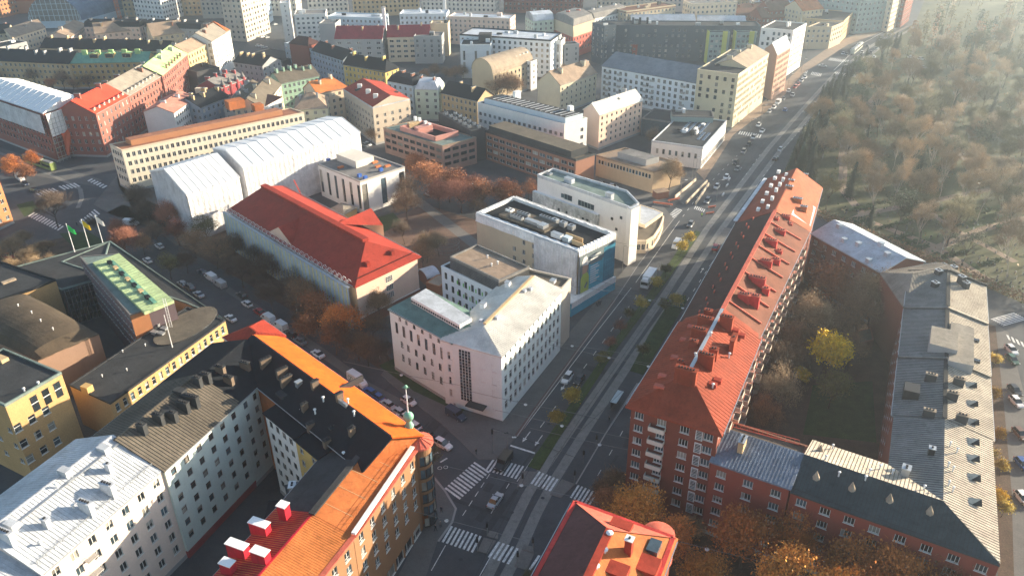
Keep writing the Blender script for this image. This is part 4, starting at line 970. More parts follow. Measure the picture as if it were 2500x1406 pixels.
bp([(.05,4.5),(.27,4.5),(.27,9.0),(.22,10.3),(.10,10.3),(.05,9.)],BYE); bp([(.09,10.3),(.20,10.3),(.23,12.),(.22,13.2),(.10,13.2),(.08,12.)],BSK,.54)
bp([(.07,13.0),(.24,12.6),(.23,14.5),(.18,15.6),(.11,15.4),(.07,14.2)],FR_white,.55); bp([(.14,6.),(.20,7.4),(.24,7.0),(.18,5.4)],BGR,.56)
for k in range(8): bq(.30,.30+.26*(.8+.2*math.sin(k*2.3)),11.2-k*.72,11.5-k*.72,FR_white,.53)
for k, w_ in enumerate((.27,.2)): bq(.30,.30+w_,14.3-k*.9,14.75-k*.9,FR_white,.53)
for k in range(4): bq(.71+k*.07,.715+k*.07,5.5,11.5,BLU2,.53)
for k in range(4): bq(.71,.94,6.2+k*1.6,6.3+k*1.6,BLU2,.53)
ban.build('printed_banner', w4.root, label='blue and grey printed banner with a white helmeted figure and lines of text')
rz4 = math.atan2((pp[1]-pp[0]).y,(pp[1]-pp[0]).x)
rbox(w4, (1290,540), 18, 6.5, .7, RF['seambrown'], 'plant_deck', rz=rz4)
for at, sx, sy, sz, ex, mt in [((1262,538),4.5,1.2,1.5,'fan',STEEL), ((1278,530),4.5,1.2,1.5,'fan',STEEL), ((1300,550),5.0,1.6,1.6,None,STEEL), ((1325,560),2.4,2.4,1.7,None,STEEL), ((1355,545),2.,1.6,1.4,'fan',STEEL), ((1375,552),2.,1.6,1.4,'fan',STEEL), ((1395,560),2.,1.6,1.4,'fan',STEEL),
        ((1360,580),3.5,1.4,1.3,'lid',PIPE), ((1385,590),2.2,1.8,1.6,'louvre',W['lightblue']), ((1245,520),2.2,1.8,1.3,'fan',PIPE), ((1335,538),5,1.2,1.2,'fan',STEEL), ((1402,585),6.,.3,1.3,None,W['tan']), ((1410,600),4.,.3,1.3,None,W['tan'])]:
    rbox(w4, at, sx, sy, sz, mt, 'air_handling_unit', extra=ex, rz=rz4)
w4a = make('covered_walkway', 'covered walkway with turquoise hoarding and plastic roof beside the main road', 4.2, (1395,742), (1503,676), d=5., wall=W['turquoise'], roofm=PLAST, para=0)
sm_ = MB(); sheet(sm_, w4a.poly[0], w4a.poly[1], 2.6, 4.3, PLAST, off=.08, waves=.05); 
for k in range(14):
    g = w4a.F(k/13, 0); g2 = w4a.F(k/13, 1); sm_.bar((g.x,g.y,4.22),(g2.x,g2.y,4.6),.12,.1,PLASTW)
sm_.build('plastic_sheeting', w4a.root)
WM5 = WALL('wall_mural', (.50,.52,.50), var=.45, scale=.35, fine=.2, dirt=.75, dcol=(.12,.13,.13))
w5 = make('mural_building', 'white flat roofed building whose lower long wall carries a grey marbled mural', 18.2, pts=[(1538,511),(1312,431),(1350,416),(1531,470),(1560,501)], wall=W['white'], roofm='greengrey', para=.8, paramat='white')
a_, b_ = w5.poly[0], w5.poly[1]; e_ = (b_-a_).normalized(); nn_ = Vector((e_.y,-e_.x,0)); nn_ = nn_ if nn_.dot(a_) < 0 else -nn_; L_ = (b_-a_).length; ra = math.atan2(-e_.y,-e_.x)
mu = MB(); m0 = a_+e_*(L_*.30); m1_ = a_+e_*(L_*1.03); q4 = [m0+nn_*1.1, m1_+nn_*1.1, m1_-nn_*.2, m0-nn_*.2]; mu.prism([p.xy for p in q4], 0, 13., WM5, PLASTW); mu.build('mural_wall', w5.root)
for (u, z, w_, h_, s_) in [(.36,13.6,6.5,1.7,0),(.60,13.9,3.2,1.7,0),(.68,14.1,1.5,1.3,0)]:
    g = a_+e_*(L_*u+w_/2)+nn_*.05; m_ = MB(); m_.box((0,0,0),w_,.15,h_,GL[1]); m_.box((0,-.02,-.1),w_+.2,.2,.1,W['teal'])
    for k in range(int(w_/1.3)): m_.box((-w_/2+k*1.3,-.1,0),.1,.08,h_,W['teal'])
    o = m_.build('window_band', None); o.parent = w5.root; o.location = Vector((g.x,g.y,z))-w5.root.location; o.rotation_euler = (0,0,ra)
for (u, z) in [(.08,14.),(.17,12.6),(.12,9.6)]:
    g = a_+e_*(L_*u)+nn_*.03; m_ = MB(); m_.box((0,0,0),.9,.12,.9,GL[0]); m_.box((0,-.02,-.1),1.05,.14,.09,FR_white); o = m_.build('window', None); o.parent = w5.root; o.location = Vector((g.x,g.y,z))-w5.root.location; o.rotation_euler = (0,0,ra)
r5 = random.Random(3)
for k in range(14):
    for j in range(3):
        if r5.random() < .45: continue
        g = a_+e_*(L_*(.36+k*.045))+nn_*1.13; m_ = MB(); m_.box((0,0,0),.85,.12,1.1,GL[0] if r5.random() < .5 else FR_white); m_.box((0,-.02,-.08),.95,.12,.08,FR_white); o = m_.build('window', None); o.parent = w5.root; o.location = Vector((g.x,g.y,2.5+j*3.4))-w5.root.location; o.rotation_euler = (0,0,ra)
rbox(w5, (1390,446), 3.2, 1.6, 1.6, RF['lightmetal'], 'roof_box', extra='lid', rz=ra); rbox(w5, (1488,486), 2.4, 1.4, 2.0, RF['white'], 'roof_box', extra='lid', rz=ra); rbox(w5, (1338,425), 3, 1.6, .5, STEEL, 'roof_box', extra='fan', rz=ra)
w5s = make('narrow_slab', 'tall narrow white end slab with lit edge beside the mural building', 19., pts=[(1542,512),(1531,506),(1551,496),(1562,502)], wall=W['white'], roofm='white', para=0, cat='wall slab')
w6 = make('round_cafe', 'low cafe pavilion with curved glass front and dark flat roof beside the road', 4.3, pts=[(1553,590),(1578,590),(1597,578),(1612,555),(1621,530),(1590,515),(1556,508)], wall=W['cream'], roofm='seambrown', para=.35, paramat='cream', win=S(w=1.1,h=2.0,pu=1.5,pv=4,top=.9,zmin=.3,m=.3,style='two'))
w6b = make('canopy_roof', 'pale domed canopy roof behind the round cafe', 5.4, pts=[(1560,545),(1575,550),(1618,520),(1600,512),(1562,500)], wall=W['cream'], roofm='white', para=.1, cat='canopy')
# red roofed hall under repair
RR = ROOF('roof_hallred', (.29,.036,.022), var=.14)
w7 = G('school_hall', 'long hall with a big red hipped roof, its street side hung with scaffold netting', 14., pts=[(868,692),(560,508),(690,452),(1018,622)], rh=5.2, wall=W['pink'], roofm=RR, hips=(9,6), seam=0, win=None, over=.9)
q = w7.poly
rd = MB(); g0,g1 = w7.F(9/w7.L,.5), w7.F(1-6/w7.L,.5); rd.bar((g0.x,g0.y,19.),(g1.x,g1.y,19.),1.9,.9,RR); rd.build('ridge_monitor', w7.root)
def wing(s0, s1, t0, t1, zt, ze, ext, mat=RR):
    # cross gable growing out of the roof
    m_ = MB(); c0 = w7.F((s0+s1)/2, t0); 
    A_, B_ = w7.F(s0,t1), w7.F(s1,t1); Mx = w7.F((s0+s1)/2, t1)
    m_.face([(A_.x,A_.y,ze),(Mx.x,Mx.y,zt),(c0.x,c0.y,zt),], mat); m_.face([(B_.x,B_.y,ze),(Mx.x,Mx.y,zt),(c0.x,c0.y,zt)], mat); m_.face([(A_.x,A_.y,ze),(B_.x,B_.y,ze),(Mx.x,Mx.y,zt)], w7.wall)
    m_.face([(A_.x,A_.y,0),(B_.x,B_.y,0),(B_.x,B_.y,ze),(A_.x,A_.y,ze)], w7.wall); return m_.build('cross_gable', w7.root)
wing(.30,.45,.55,1.22,18.,14.1,0); wing(.46,.64,.42,.0,17.6,14.1,0)
for k in range(2):
    g = w7.F(.045,.30+.4*k); m_ = MB(); m_.box((0,0,-.6),1.1,1.5,1.2,RR); m_.box((0,-.76,.0),.7,.06,.5,FR_white); o = m_.build('dormer', None); o.parent = w7.root; o.location = Vector((g.x,g.y,w7.zf(.045,.30+.4*k)+.2))-w7.root.location; o.rotation_euler = (0,0,w7.ang+math.pi/2)
gl_ = MB()
for k in range(60):
    g = w7.F(.012,(k+.5)/60); gl_.box((g.x,g.y,w7.zf(.012,.5)),.12,.12,.3,BLACK)
gl_.build('snow_guard', w7.root)
e_ = (q[3]-q[0]).normalized(); ra = math.atan2(e_.y,e_.x)
for z_ in (9.9, 7.3, 4.9):
    g = q[0]+e_*11.2; me, pn = win_meshes(2.4,1.7,'grid',FR_white,0,True,.2,True); m_ = MB(); m_.box((0,.04,0),2.4,.1,1.7,GL[0])
    for k in range(5): m_.box((-1.2+k*.6,-.03,0),.08,.06,1.7,FR_white)
    for k in range(4): m_.box((0,-.03,k*.56),2.4,.06,.07,FR_white)
    o = m_.build('window', None); o.parent = w7.root; o.location = Vector((g.x,g.y,z_))-w7.root.location; o.rotation_euler = (0,0,ra)
pl_ = MB(); a_, b_ = q[0], q[3]; nn_ = Vector((e_.y,-e_.x,0)); nn_ = nn_ if nn_.dot(a_) < 0 else -nn_
pl_.prism([tuple(p.xy) for p in (a_+nn_*.4,b_+nn_*.4,b_,a_)],0,3.2,W['brownbrick'],FR_white); pl_.build('plinth', w7.root)
NY = M('net_yellow', (.52,.50,.16), .7, .2, .4, fine=.1); NB = M('net_blue', (.34,.43,.50), .7, .2, .3, fine=.15)
a_, b_ = q[0], q[1]; e_ = (b_-a_).normalized(); L_ = (b_-a_).length; nn_ = Vector((e_.y,-e_.x,0)); nn_ = nn_ if nn_.dot(a_) < 0 else -nn_
for k in range(34):
    m_ = MB(); u0, u1 = L_*k/34, L_*(k+1)/34; zt = 13.6-.5*abs(math.sin(k*1.7)); w_ = u1-u0
    for j in range(4):
        f = [0,.30,.66,1.][j:j+2]
        if len(f) < 2: break
        g0, g1 = a_+e_*(u0+w_*f[0])+nn_*(2.3+.15*(j%2)), a_+e_*(u0+w_*f[1])+nn_*(2.45-.15*(j%2)); m_.face([(g0.x,g0.y,.6),(g1.x,g1.y,.6),(g1.x,g1.y,zt),(g0.x,g0.y,zt)], NY if j == 1 else (NB if j != 1 else NET))
    m_.build('netting_strip', w7.root)
sc_ = MB()
for k in range(30):
    g = a_+e_*(L_*(k+.5)/30); p_ = g+nn_*2.2; r2 = random.Random(k)
    sc_.bar((p_.x,p_.y,0),(p_.x,p_.y+.001,15.4),.07,.07,STEEL); sc_.bar((g.x,g.y,13.4),(p_.x,p_.y,13.4),.07,.07,STEEL)
    for j in range(4):
        x_, y_ = p_.x-nn_.x*j*.5, p_.y-nn_.y*j*.5; x2, y2 = x_+e_.x*.8+r2.uniform(-.2,.2), y_+e_.y*.8; sc_.bar((x_,y_,14.1+.2*j),(x2,y2,14.9+.3*math.sin(j*2)),.06,.06,PIPE)
    sc_.tube([(p_.x-nn_.x*(.1+1.6*f), p_.y-nn_.y*(.1+1.6*f), 14.2+1.1*math.sin(math.pi*f)) for f in (0,.25,.5,.75,1)],[.05]*5,PIPE,4)
for z_ in (13.5,14.4): 
    p0, p1 = a_+nn_*2.2, b_+nn_*2.2; sc_.bar((p0.x,p0.y,z_),(p1.x,p1.y,z_),.9 if z_ < 14 else .07,.06,STEEL)
sc_.build('scaffold_frame', w7.root)
bs = MB(); gA, gB = P(800,640,13.6), P(868,700,13.6)
# white tents over the long building behind
def tent(name, label, h, A_, B_, C_, rh, base=0., nrib=9, **k):
    bd = G(name, label, h, A_, B_, C_, rh=rh, wall=NET, roofm=PLASTW, seam=0, gutter=False, over=.3, cat='scaffold tent', **k)
    for j in range(nrib+1):
        m_ = MB()
        for t0, t1 in ((-.02,.5),(.5,1.02)):
            g0, g1 = bd.F(j/nrib,t0), bd.F(j/nrib,t1); m_.bar((g0.x,g0.y,bd.zf(.5,t0)+.03),(g1.x,g1.y,bd.zf(.5,t1)+.03),.22,.20,PLASTW)
        m_.build('roof_rib', bd.root)
        if j < nrib:
            m2_ = MB()
            for t0, t1 in ((-.01,.5),(.5,1.01)):   # billowing sheet bay
                K = 5
                for i_ in range(K):
                    f0, f1 = i_/K, (i_+1)/K; z0_ = .10*math.sin(math.pi*f0); z1_ = .10*math.sin(math.pi*f1)
                    a0, a1 = bd.F((j+f0)/nrib,t0), bd.F((j+f1)/nrib,t0); c0, c1 = bd.F((j+f0)/nrib,t1), bd.F((j+f1)/nrib,t1)
                    m2_.face([(a0.x,a0.y,bd.zf(.5,t0)+.05+z0_),(a1.x,a1.y,bd.zf(.5,t0)+.05+z1_),(c1.x,c1.y,bd.zf(.5,t1)+.05+z1_),(c0.x,c0.y,bd.zf(.5,t1)+.05+z0_)], PLASTW)
            m2_.build('sheet_bay', bd.root)
    s_ = MB(); p = bd.poly
    sheet(s_, p[0], p[1], .5, h-.2, NET, off=.25, waves=.07, step=.9, sd=11); s_.build('plastic_sheeting', bd.root); s_ = MB(); sheet(s_, p[1], p[2], 4, h-.2, NET, off=.15, waves=.04, step=.9, sd=12); s_.build('plastic_sheeting', bd.root); return bd
t1 = tent('scaffold_tent', 'lower left half of the long white plastic roofed tent over a building under repair', 16.8, (583,432), (455,475), (367,418), 4.6, nrib=8)
t2 = tent('scaffold_tent', 'higher right half of the long white plastic roofed tent, with a pleated sheet front', 18.5, (878,322), (592,408), (520,362), 2.6, nrib=12)
w9 = make('cube_building', 'new square white building with tall dark window slots and building material on its flat roof', 12.3, pts=[(988,409),(879,445),(776,402),(885,372)], wall=W['white'], roofm='grey', para=.4, paramat='concrete',
    wins={0: S(w=2.3,h=9.6,pu=5.2,pv=20,top=1.2,m=.5,style='hsplit',fm='dark',cols=3,sill=False), 1: S(w=1.5,h=8.8,pu=4.,pv=20,top=1.5,m=.6,style='hsplit',fm='dark',cols=6)})
rbox(w9, (868,395), 12, 8, 2.6, W['pale'], 'penthouse', rz=math.atan2(*(w9.poly[1]-w9.poly[2]).yx)); 
BLT = M('blue_tarp', (.03,.11,.40), .5, .1); ORT = M('orange_crate', (.55,.16,.05), .6, .2)
for at in [(892,437),(878,432),(930,418),(802,394),(857,380)]: rbox(w9, at, 1.3, 1.1, 1.1, BLT, 'material_bag', dz=0)
for at in [(923,408),(832,410),(946,407),(915,398)]: rbox(w9, at, 2.2, 1.0, .6, ORT, 'material_pallet', dz=0)
w10 = make('school_building', 'long cream building with window ribbons and an orange roof storey behind the white tents', 16.5, (742,276), (297,368), C=(268,354), wall=WALL('wall_creamlong', (.70,.63,.50)), roofm=ROOF('roof_dullterracotta', (.30,.13,.075)), para=.3, paramat='cream', win=S(w=1.25,h=1.7,pu=2.0,pv=3.3,top=1.2,style='two',fm='white'))
pent = MB(); a_, b_ = w10.poly[0], w10.poly[1]; c_ = w10.poly[2]
def lerp4(bd, s_, t_): return bd.F(s_, t_)
pts_ = [w10.F(.10,.35), w10.F(.93,.35), w10.F(.93,.8), w10.F(.10,.8)]; pent.prism([tuple(p) for p in pts_], 16.4, 18.6, WALL('wall_terracottaband',(.42,.19,.09)), ROOF('roof_dullterracotta', (.30,.13,.075))); pent.build('roof_storey', w10.root)
rbox(w10, (575,262), 7, 5, 3.2, RF['rust'], 'roof_house'); rbox(w10, (630,268), 4, 4, 2.4, RF['rust'], 'roof_house')
w11 = make('office_building', 'long brown brick office with pale window ribbons and a black attic, behind the mural building', 11.8, (1452,378), (1406,393), C=(1185,322), wall=WALL('wall_redbrown', (.27,.13,.085)), roofm='seambrown', para=.6, paramat='charcoal', wins={0: None, 1: S(w=2.9,h=1.35,pu=3.5,pv=2.7,top=1.3,m=.8,style='three',fm='white',zmin=.4)})
at_ = MB(); pts_ = [w11.F(.06,.06), w11.F(.94,.06), w11.F(.94,.97), w11.F(.06,.97)]; at_.prism([tuple(p) for p in pts_], 11.7, 14.6, RF['charcoal'], RF['seambrown']); at_.build('attic_storey', w11.root)
e_ = (w11.poly[1]-w11.poly[0]).normalized(); 
w12 = make('office_building', 'square brutalist office with a pink walled roof court and dark flat roof', 10.8, (1163,337), (1080,358), C=(936,313), wall=WALL('wall_pinkbrown', (.33,.20,.16)), roofm='greengrey', para=.3, paramat='tan', win=S(w=3.0,h=1.4,pu=3.5,pv=2.8,top=1.3,m=.8,style='three',fm='brown',zmin=.4))
PKB = WALL('wall_courtpink', (.50,.24,.20))
pts_ = [w12.F(.18,.20), w12.F(.85,.20), w12.F(.85,.78), w12.F(.18,.78)]; cen_ = sum(pts_, Vector((0,0)))/4
for k in range(4):
    m_ = MB(); p0, p1 = pts_[k], pts_[(k+1) % 4]; m_.bar((p0.x,p0.y,10.9),(p1.x,p1.y,10.9),.8,1.9,PKB); m_.build('court_wall', w12.root)
m_ = MB(); ip = [cen_+(p-cen_)*.9 for p in pts_]; m_.prism([tuple(p) for p in ip], 10.8, 10.95, RF['dark']); m_.build('court_floor', w12.root)
rbox(w12, (1035,325), 7, 3.2, 3.0, PKB, 'roof_house'); rbox(w12, (1010,312), 5, 1.6, 2.4, W['tan'], 'roof_house')
for at in [(1015,305),(1025,308),(1040,316),(1050,322)]: rbox(w12, at, 1.2, 1.0, 3.6, PIPE, 'air_unit')
w12b = make('office_building', 'dark flat roofed plant block with rows of silver fans before the tan house', 13., (1185,316), (1150,322), C=(1070,276), wall=W['charcoal'], roofm='charcoal', para=.4)
for k in range(12): g = w12b.F(.2+.5*(k%2), .1+.07*k); rbox(w12b, (g.x,g.y), 1.3, 1.3, 1.1, STEEL, 'roof_fan', px=False, extra='fan')
w13 = make('low_building', 'low sunlit sand coloured building with a stepped flat roof and one band of windows', 8.2, (1665,401), (1595,421), C=(1456,381), wall=WALL('wall_warmtan', (.52,.38,.24)), roofm='tan', para=.5, paramat='tan', wins={0: None, 1: S(w=1.1,h=1.7,pu=1.45,pv=9,top=1.1,m=1.,style='plain',zmin=2)})
pts_ = [w13.F(.3,.25), w13.F(.75,.25), w13.F(.75,.75), w13.F(.3,.75)]; m_ = MB(); m_.prism([tuple(p) for p in pts_], 8.1, 10.6, W['grey'], RF['grey']); m_.build('raised_roof', w13.root)
# ---- middle distance
WS = S(w=1.3,h=1.5,pu=2.9,pv=3.0,top=1.3,m=1.,style='two')
w14 = make('office_building', 'long white and pale blue flat roofed slab with three rows of dark windows', 15., (1434,290), (1378,305), C=(1166,252), wall=W['white'], roofm='dark', para=.4, wins={0: S(w=1.6,h=1.6,pu=4,pv=3.2,top=3.2,m=1.,u0=.6,u1=.95), 1: S(w=1.5,h=1.5,pu=2.7,pv=3.3,top=3.6,m=.8,style='two')})
pts_ = [w14.F(.12,.02), w14.F(.88,.02), w14.F(.88,.95), w14.F(.12,.95)]; m_ = MB(); m_.prism([tuple(p) for p in pts_], 14.9, 17.4, W['lightblue'], RF['charcoal']); m_.build('set_back_storey', w14.root)
for k in range(16):
    g0, g1 = w14.F(.2+.6*(k%2)*0, .04+.055*k), w14.F(.8, .04+.055*k); m_ = MB(); m_.bar((g0.x,g0.y,17.42),(g1.x,g1.y,17.42),.25,.18,RF['lightmetal']); m_.build('roof_rail', w14.root)
rbox(w14, (1392,283), 2, 2, 4.2, PIPE, 'vent_unit'); rbox(w14, (1262,246), 3, 2, 4.2, PIPE, 'vent_unit')
w15 = G('apartment_house', 'tall pinkish house with pale gabled roof and small square windows, beside the pale blue slab', 15.5, (1569,244), (1464,280), C=(1425,266), rh=3.6, wall=W['pink'], roofm=ROOF('roof_offwhite',(.62,.60,.56)), win=S(w=1.0,h=1.3,pu=3.2,pv=2.6,top=1.2,style='plain',m=1.3), nowin=(1,))
chimney(w15, (1482,225), .9, 1.8, 2.2, W['white'], px=True); chimney(w15, (1452,235), .9, 1.8, 2.2, W['white'], px=True)
w16 = make('commercial_building', 'white low commercial building with solar panels and two white air units on its dark roof', 8.6, (1774,297), (1716,363), C=(1591,346), wall=W['white'], roofm='charcoal', para=.5, paramat='white', wins={0: S(w=1.6,h=2.6,pu=2.2,pv=9,top=5.2,m=.5,zmin=.2), 1: S(w=1.1,h=2.2,pu=2.6,pv=9,top=2.4,style='plain',m=2.,rows=1)})
SOL = M('solar_panel', (.10,.15,.22), .12, .1, spec=.8)
for k in range(12):
    for j in range(4):
        if k > 7 and j > 1: continue
        g = w16.F(.08+.065*(k if k < 8 else k), .30+.12*j) if k < 8 else w16.F(.1+.07*(k-2), .12+.1*j)
        m_ = MB(); m_.box((0,0,0), 1.7, 1.1, .12, STEEL); m_.box((0,0,.121), 1.6, 1.0, .02, SOL); o = m_.build('solar_panel', None); o.parent = w16.root; o.location = Vector((g.x,g.y,8.75))-w16.root.location; o.rotation_euler = (0,R_(8),w16.ang)
for at in [(1672,322),(1698,326)]: rbox(w16, at, 3.2, 1.8, 1.2, PIPE, 'air_unit', extra='fan')
w16b = make('commercial_building', 'dark glass fronted link building behind the solar panelled block', 8., (1640,300), (1568,290), d=16, wall=GL[1], roofm='charcoal', para=.4, paramat='grey')
w16c = make('commercial_building', 'glass walled roof pavilion with flat dark roof behind the solar panelled block', 11., (1742,287), (1640,284), d=9, wall=W['teal'], roofm='charcoal', para=.3, paramat='grey')
w17 = make('apartment_house', 'long white block with wave shaped balcony columns and grey slanted roof storey', 17.5, (1703,203), (1470,161), d=12, roof='shed', rh=4.5, wall=W['coolwhite'], roofm=ROOF('roof_slate',(.16,.18,.21)), win=S(w=1.5,h=1.8,pu=2.9,pv=2.9,top=1.3,m=1.,style='two',skip=.12))
for u in (.13,.45,.52,.80,.93): balconies(w17, 0, 1, [u], [14.3-2.9*k for k in range(5)], w=1.8, d=1.0, solid=True, railm=W['grey'])
w17b = make('apartment_house', 'ochre and pale yellow tall corner block with its lit flank along the main road', 24., (1877,133), (1803,184), C=(1703,171), wall=WALL('wall_straw',(.54,.47,.33)), roofm='charcoal', para=.4, wins={0: S(w=1.1,h=1.7,pu=1.9,pv=2.9,top=1.2,m=.8,style='plain',skip=.1), 1: S(w=1.4,h=1.8,pu=3.2,pv=2.9,top=1.6,m=1.4,style='plain',skip=.25)})
w17c = G('apartment_house', 'pale pitched roof storey riding on the ochre corner block', 24.6, wpts=[tuple(w17b.F(.0,.02)), tuple(w17b.F(.72,.02)), tuple(w17b.F(.72,.8)), tuple(w17b.F(.0,.8))], rh=3., z0=23., wall=W['sand'], roofm='beige', gutter=False, cat='roof storey')
rc1 = G('apartment_house', 'tall brick ended house with white metal gable roof along the main road', 23., (1931,113), (1898,133), C=(1868,118), rh=4., wall=WALL('wall_brickend',(.42,.25,.18)), roofm='white', wins={0: S(w=1.1,h=1.7,pu=2.0,pv=2.9,top=1.2,style='plain')})
rc2 = make('apartment_house', 'white tall block with flat roof and staggered windows facing the hazy main road', 24., (1969,59), (1937,77), C=(1858,70), wall=W['white'], roofm='charcoal', para=.5, win=S(w=1.3,h=1.8,pu=2.4,pv=2.9,top=1.2,style='plain',skip=.2))
rc3 = make('commercial_building', 'low long sandy block with flat dark roof, just beyond the white tall block', 13., (2060,56), (2031,68), C=(1970,68), wall=W['sand'], roofm='charcoal', para=.5, win=WS)
rc4 = make('commercial_building', 'second low sandy block further up the hazy main road', 13., (2084,31), (2060,54), d=28, wall=W['tan'], roofm='charcoal', para=.5, win=WS)
rc5 = make('office_tower', 'broad tall teal grey office block in the haze at the head of the main road', 34., wpts=[tuple(P(2157,76).xy), tuple(P(2085,84).xy), tuple((P(2085,84)+Vector((-24,30,0))).xy), tuple((P(2157,76)+Vector((10,45,0))).xy)], wall=W['teal'], roofm='grey', win=S(w=1.4,h=1.6,pu=3.2,pv=3.3))
rc6 = make('apartment_house', 'cream ended brick block far up the hazy main road', 26., wpts=[tuple(P(2187,66).xy), tuple(P(2165,79).xy), tuple((P(2165,79)+Vector((-16,20,0))).xy), tuple((P(2187,66)+Vector((-8,30,0))).xy)], wall=W['cream'], roofm='grey', win=WS)
rc7 = make('apartment_house', 'farthest brick block before the trees take over the road side', 20., wpts=[tuple(P(2218,52).xy), tuple(P(2197,68).xy), tuple((P(2197,68)+Vector((-16,20,0))).xy), tuple((P(2218,52)+Vector((-8,30,0))).xy)], wall=W['brick'], roofm='grey', win=WS)
DB = WALL('wall_navy',(.05,.075,.10))
w18 = make('apartment_house', 'very long dark blue apartment slab with yellow balcony towers', 20., (1857,66), (1478,64), d=14, wall=DB, roofm='charcoal', para=.5, win=S(w=1.2,h=1.5,pu=3.4,pv=2.9,top=1.6,style='two',skip=.35))
YW = WALL('wall_limeyellow',(.55,.55,.12))
for i_, u in enumerate((.10,.27)):
    g = w18.F(1-u if False else u, 0); 
    bb = make('balcony_tower', ('right' if i_ == 0 else 'left')+' one of the two yellow edged glazed balcony towers on the dark blue slab', 17.5, wpts=[(g.x-6,g.y-5),(g.x+6,g.y-5),(g.x+6,g.y-.1),(g.x-6,g.y-.1)], wall=W['teal'], roofm='charcoal', para=.3, win=S(w=1.7,h=1.5,pu=2.2,pv=2.9,style='two'), cat='balcony tower')
    m_ = MB(); m_.box((g.x+3.2,g.y-5.3,0),2.8,.5,18.2,YW); m_.box((g.x-6.1,g.y-2.6,0),.5,5.2,18.2,YW); m_.build('yellow_panel', bb.root)
w18b = make('apartment_house', 'dark end tower of the dark blue slab with roof masts', 22., (1505,62), (1476,66), d=12, wall=DB, roofm='charcoal', para=.5, win=WS)
for k, x in enumerate((1545,1562,1580)): chimney(w18, (x,60), 1.2, 1.2, 4., W['charcoal'], px=True, pots=False)
w18c = make('apartment_house', 'small red brick block wedged in front of the dark blue slab', 9., (1556,112), (1500,108), d=12, wall=W['redbrick'], roofm='charcoal', para=.4, win=WS)
w19 = G('apartment_house', 'grey green plastered house with brown gabled roof and a cream gable end', 14.5, (1457,178), (1368,207), C=(1313,198), rh=5.5, wall=WALL('wall_palegold',(.52,.46,.34)), roofm='tan', win=S(w=1.0,h=1.3,pu=3.4,pv=2.7,top=1.8,style='plain'), wins={1: None})
chimney(w19, (1430,160), 2., 2.4, 2.2, W['tan'], px=True)
w20 = make('apartment_house', 'beige house with a round vaulted brown roof full of skylights', 14., (1301,152), (1204,181), C=(1152,168), roof='barrel', rh=6.5, wall=WALL('wall_beigevault',(.48,.39,.27)), roofm='beige', win=S(w=1.1,h=1.4,pu=3.0,pv=2.8,top=1.4,style='plain'), wins={1: None})
for k in range(10): g = w20.F(.06+k*.095,.17); rbox(w20, (g.x,g.y), .9, .9, .5, FR_white, 'skylight', px=False, dz=-.2)
w20b = make('apartment_house', 'narrow white stair block beside the round vaulted house', 15., (1311,148), (1296,153), d=9, wall=W['white'], roofm='grey', para=.4, win=WS)
w21a = make('apartment_house', 'grey white modern block with arched roof lantern and tall window slots', 18., (1198,111), (1124,111), d=14, wall=W['coolwhite'], roofm='dark', para=.4, win=S(w=1.2,h=5.,pu=5.,pv=6.,top=3.,style='hsplit',fm='dark'))
rbox(w21a, (1185,100), 7, 7, 4, RF['charcoal'], 'roof_lantern')
w21b = make('apartment_house', 'wide white stepped modern complex with ribbon windows in the upper middle', 20., (1345,101), (1122,86), d=20, wall=W['coolwhite'], roofm='lightmetal', para=.6, paramat='dark', win=S(w=1.3,h=1.7,pu=3.,pv=3.,top=1.4,style='plain'))
w21c = make('apartment_house', 'white tower like wing with black recessed joints at the right of the white stepped complex', 18., (1370,103), (1312,100), d=10, wall=W['white'], roofm='charcoal', para=.5, win=S(w=1.2,h=4.,pu=4.5,pv=5.5,top=1.5,style='hsplit',fm='dark'))
w21d = make('apartment_house', 'slanted glazed stair tower of the white stepped complex', 15., (1378,112), (1367,106), d=9, wall=W['grey'], roofm='charcoal', win=WS)
w22 = make('corner_house', 'castle like corner house with red lower walls, cream upper walls and grey roofs', 19., (1450,48), (1400,64), C=(1353,46), roof='mansard', rh=4.5, hips=(1,1), wall=WALL('wall_redplaster',(.42,.10,.07)), roofm='grey', win=S(w=1.1,h=1.6,pu=3.,pv=3.1,top=1.2))
m_ = MB(); pl_ = [p.xy for p in w22.poly]; pl_ = pl_ if area(pl_) > 0 else pl_[::-1]; o_ = inset(pl_, -.15)
for j in range(4): p, q = o_[j], o_[(j+1)%4]; m_.face([(p.x,p.y,12.4),(q.x,q.y,12.4),(q.x,q.y,18.8),(p.x,p.y,18.8)], W['sand'])
m_.build('upper_facade', w22.root)
w22b = make('apartment_house', 'white and red row house running back from the castle like corner house', 19., (1530,28), (1452,46), d=12, roof='mansard', rh=4, wall=W['white'], roofm='grey', win=WS)
w22c = make('apartment_house', 'pale green house with silvery roofs left of the castle like corner house', 19., (1352,48), (1302,52), d=14, roof='mansard', rh=4.5, wall=W['palegreen'], roofm='lightmetal', win=WS)
w23 = G('market_hall', 'cream building with folded white zigzag roof, left half', 14., (1702,64), (1545,66), d=24, rh=5., hips=(0,0), wall=W['cream'], roofm='white', win=S(w=1.4,h=1.6,pu=3.2,pv=3.2,top=2.0,style='plain'))
w23b = G('market_hall', 'cream building with folded white zigzag roof, lower right half', 12., (1822,62), (1704,60), d=24, rh=3.5, wall=W['cream'], roofm='white', win=S(w=1.4,h=1.6,pu=3.2,pv=3.2,top=2.0,style='plain'))
w23c = make('apartment_house', 'cream block with dark cornice behind the folded white roof', 21., (1650,14), (1530,30), d=14, wall=W['sand'], roofm='brown', cornice='brownbrick', win=WS)
w23d = make('apartment_house', 'tall pale block behind the folded white roof, right of the cream block', 22., (1800,6), (1690,12), d=14, wall=W['cream'], roofm='grey', win=WS)
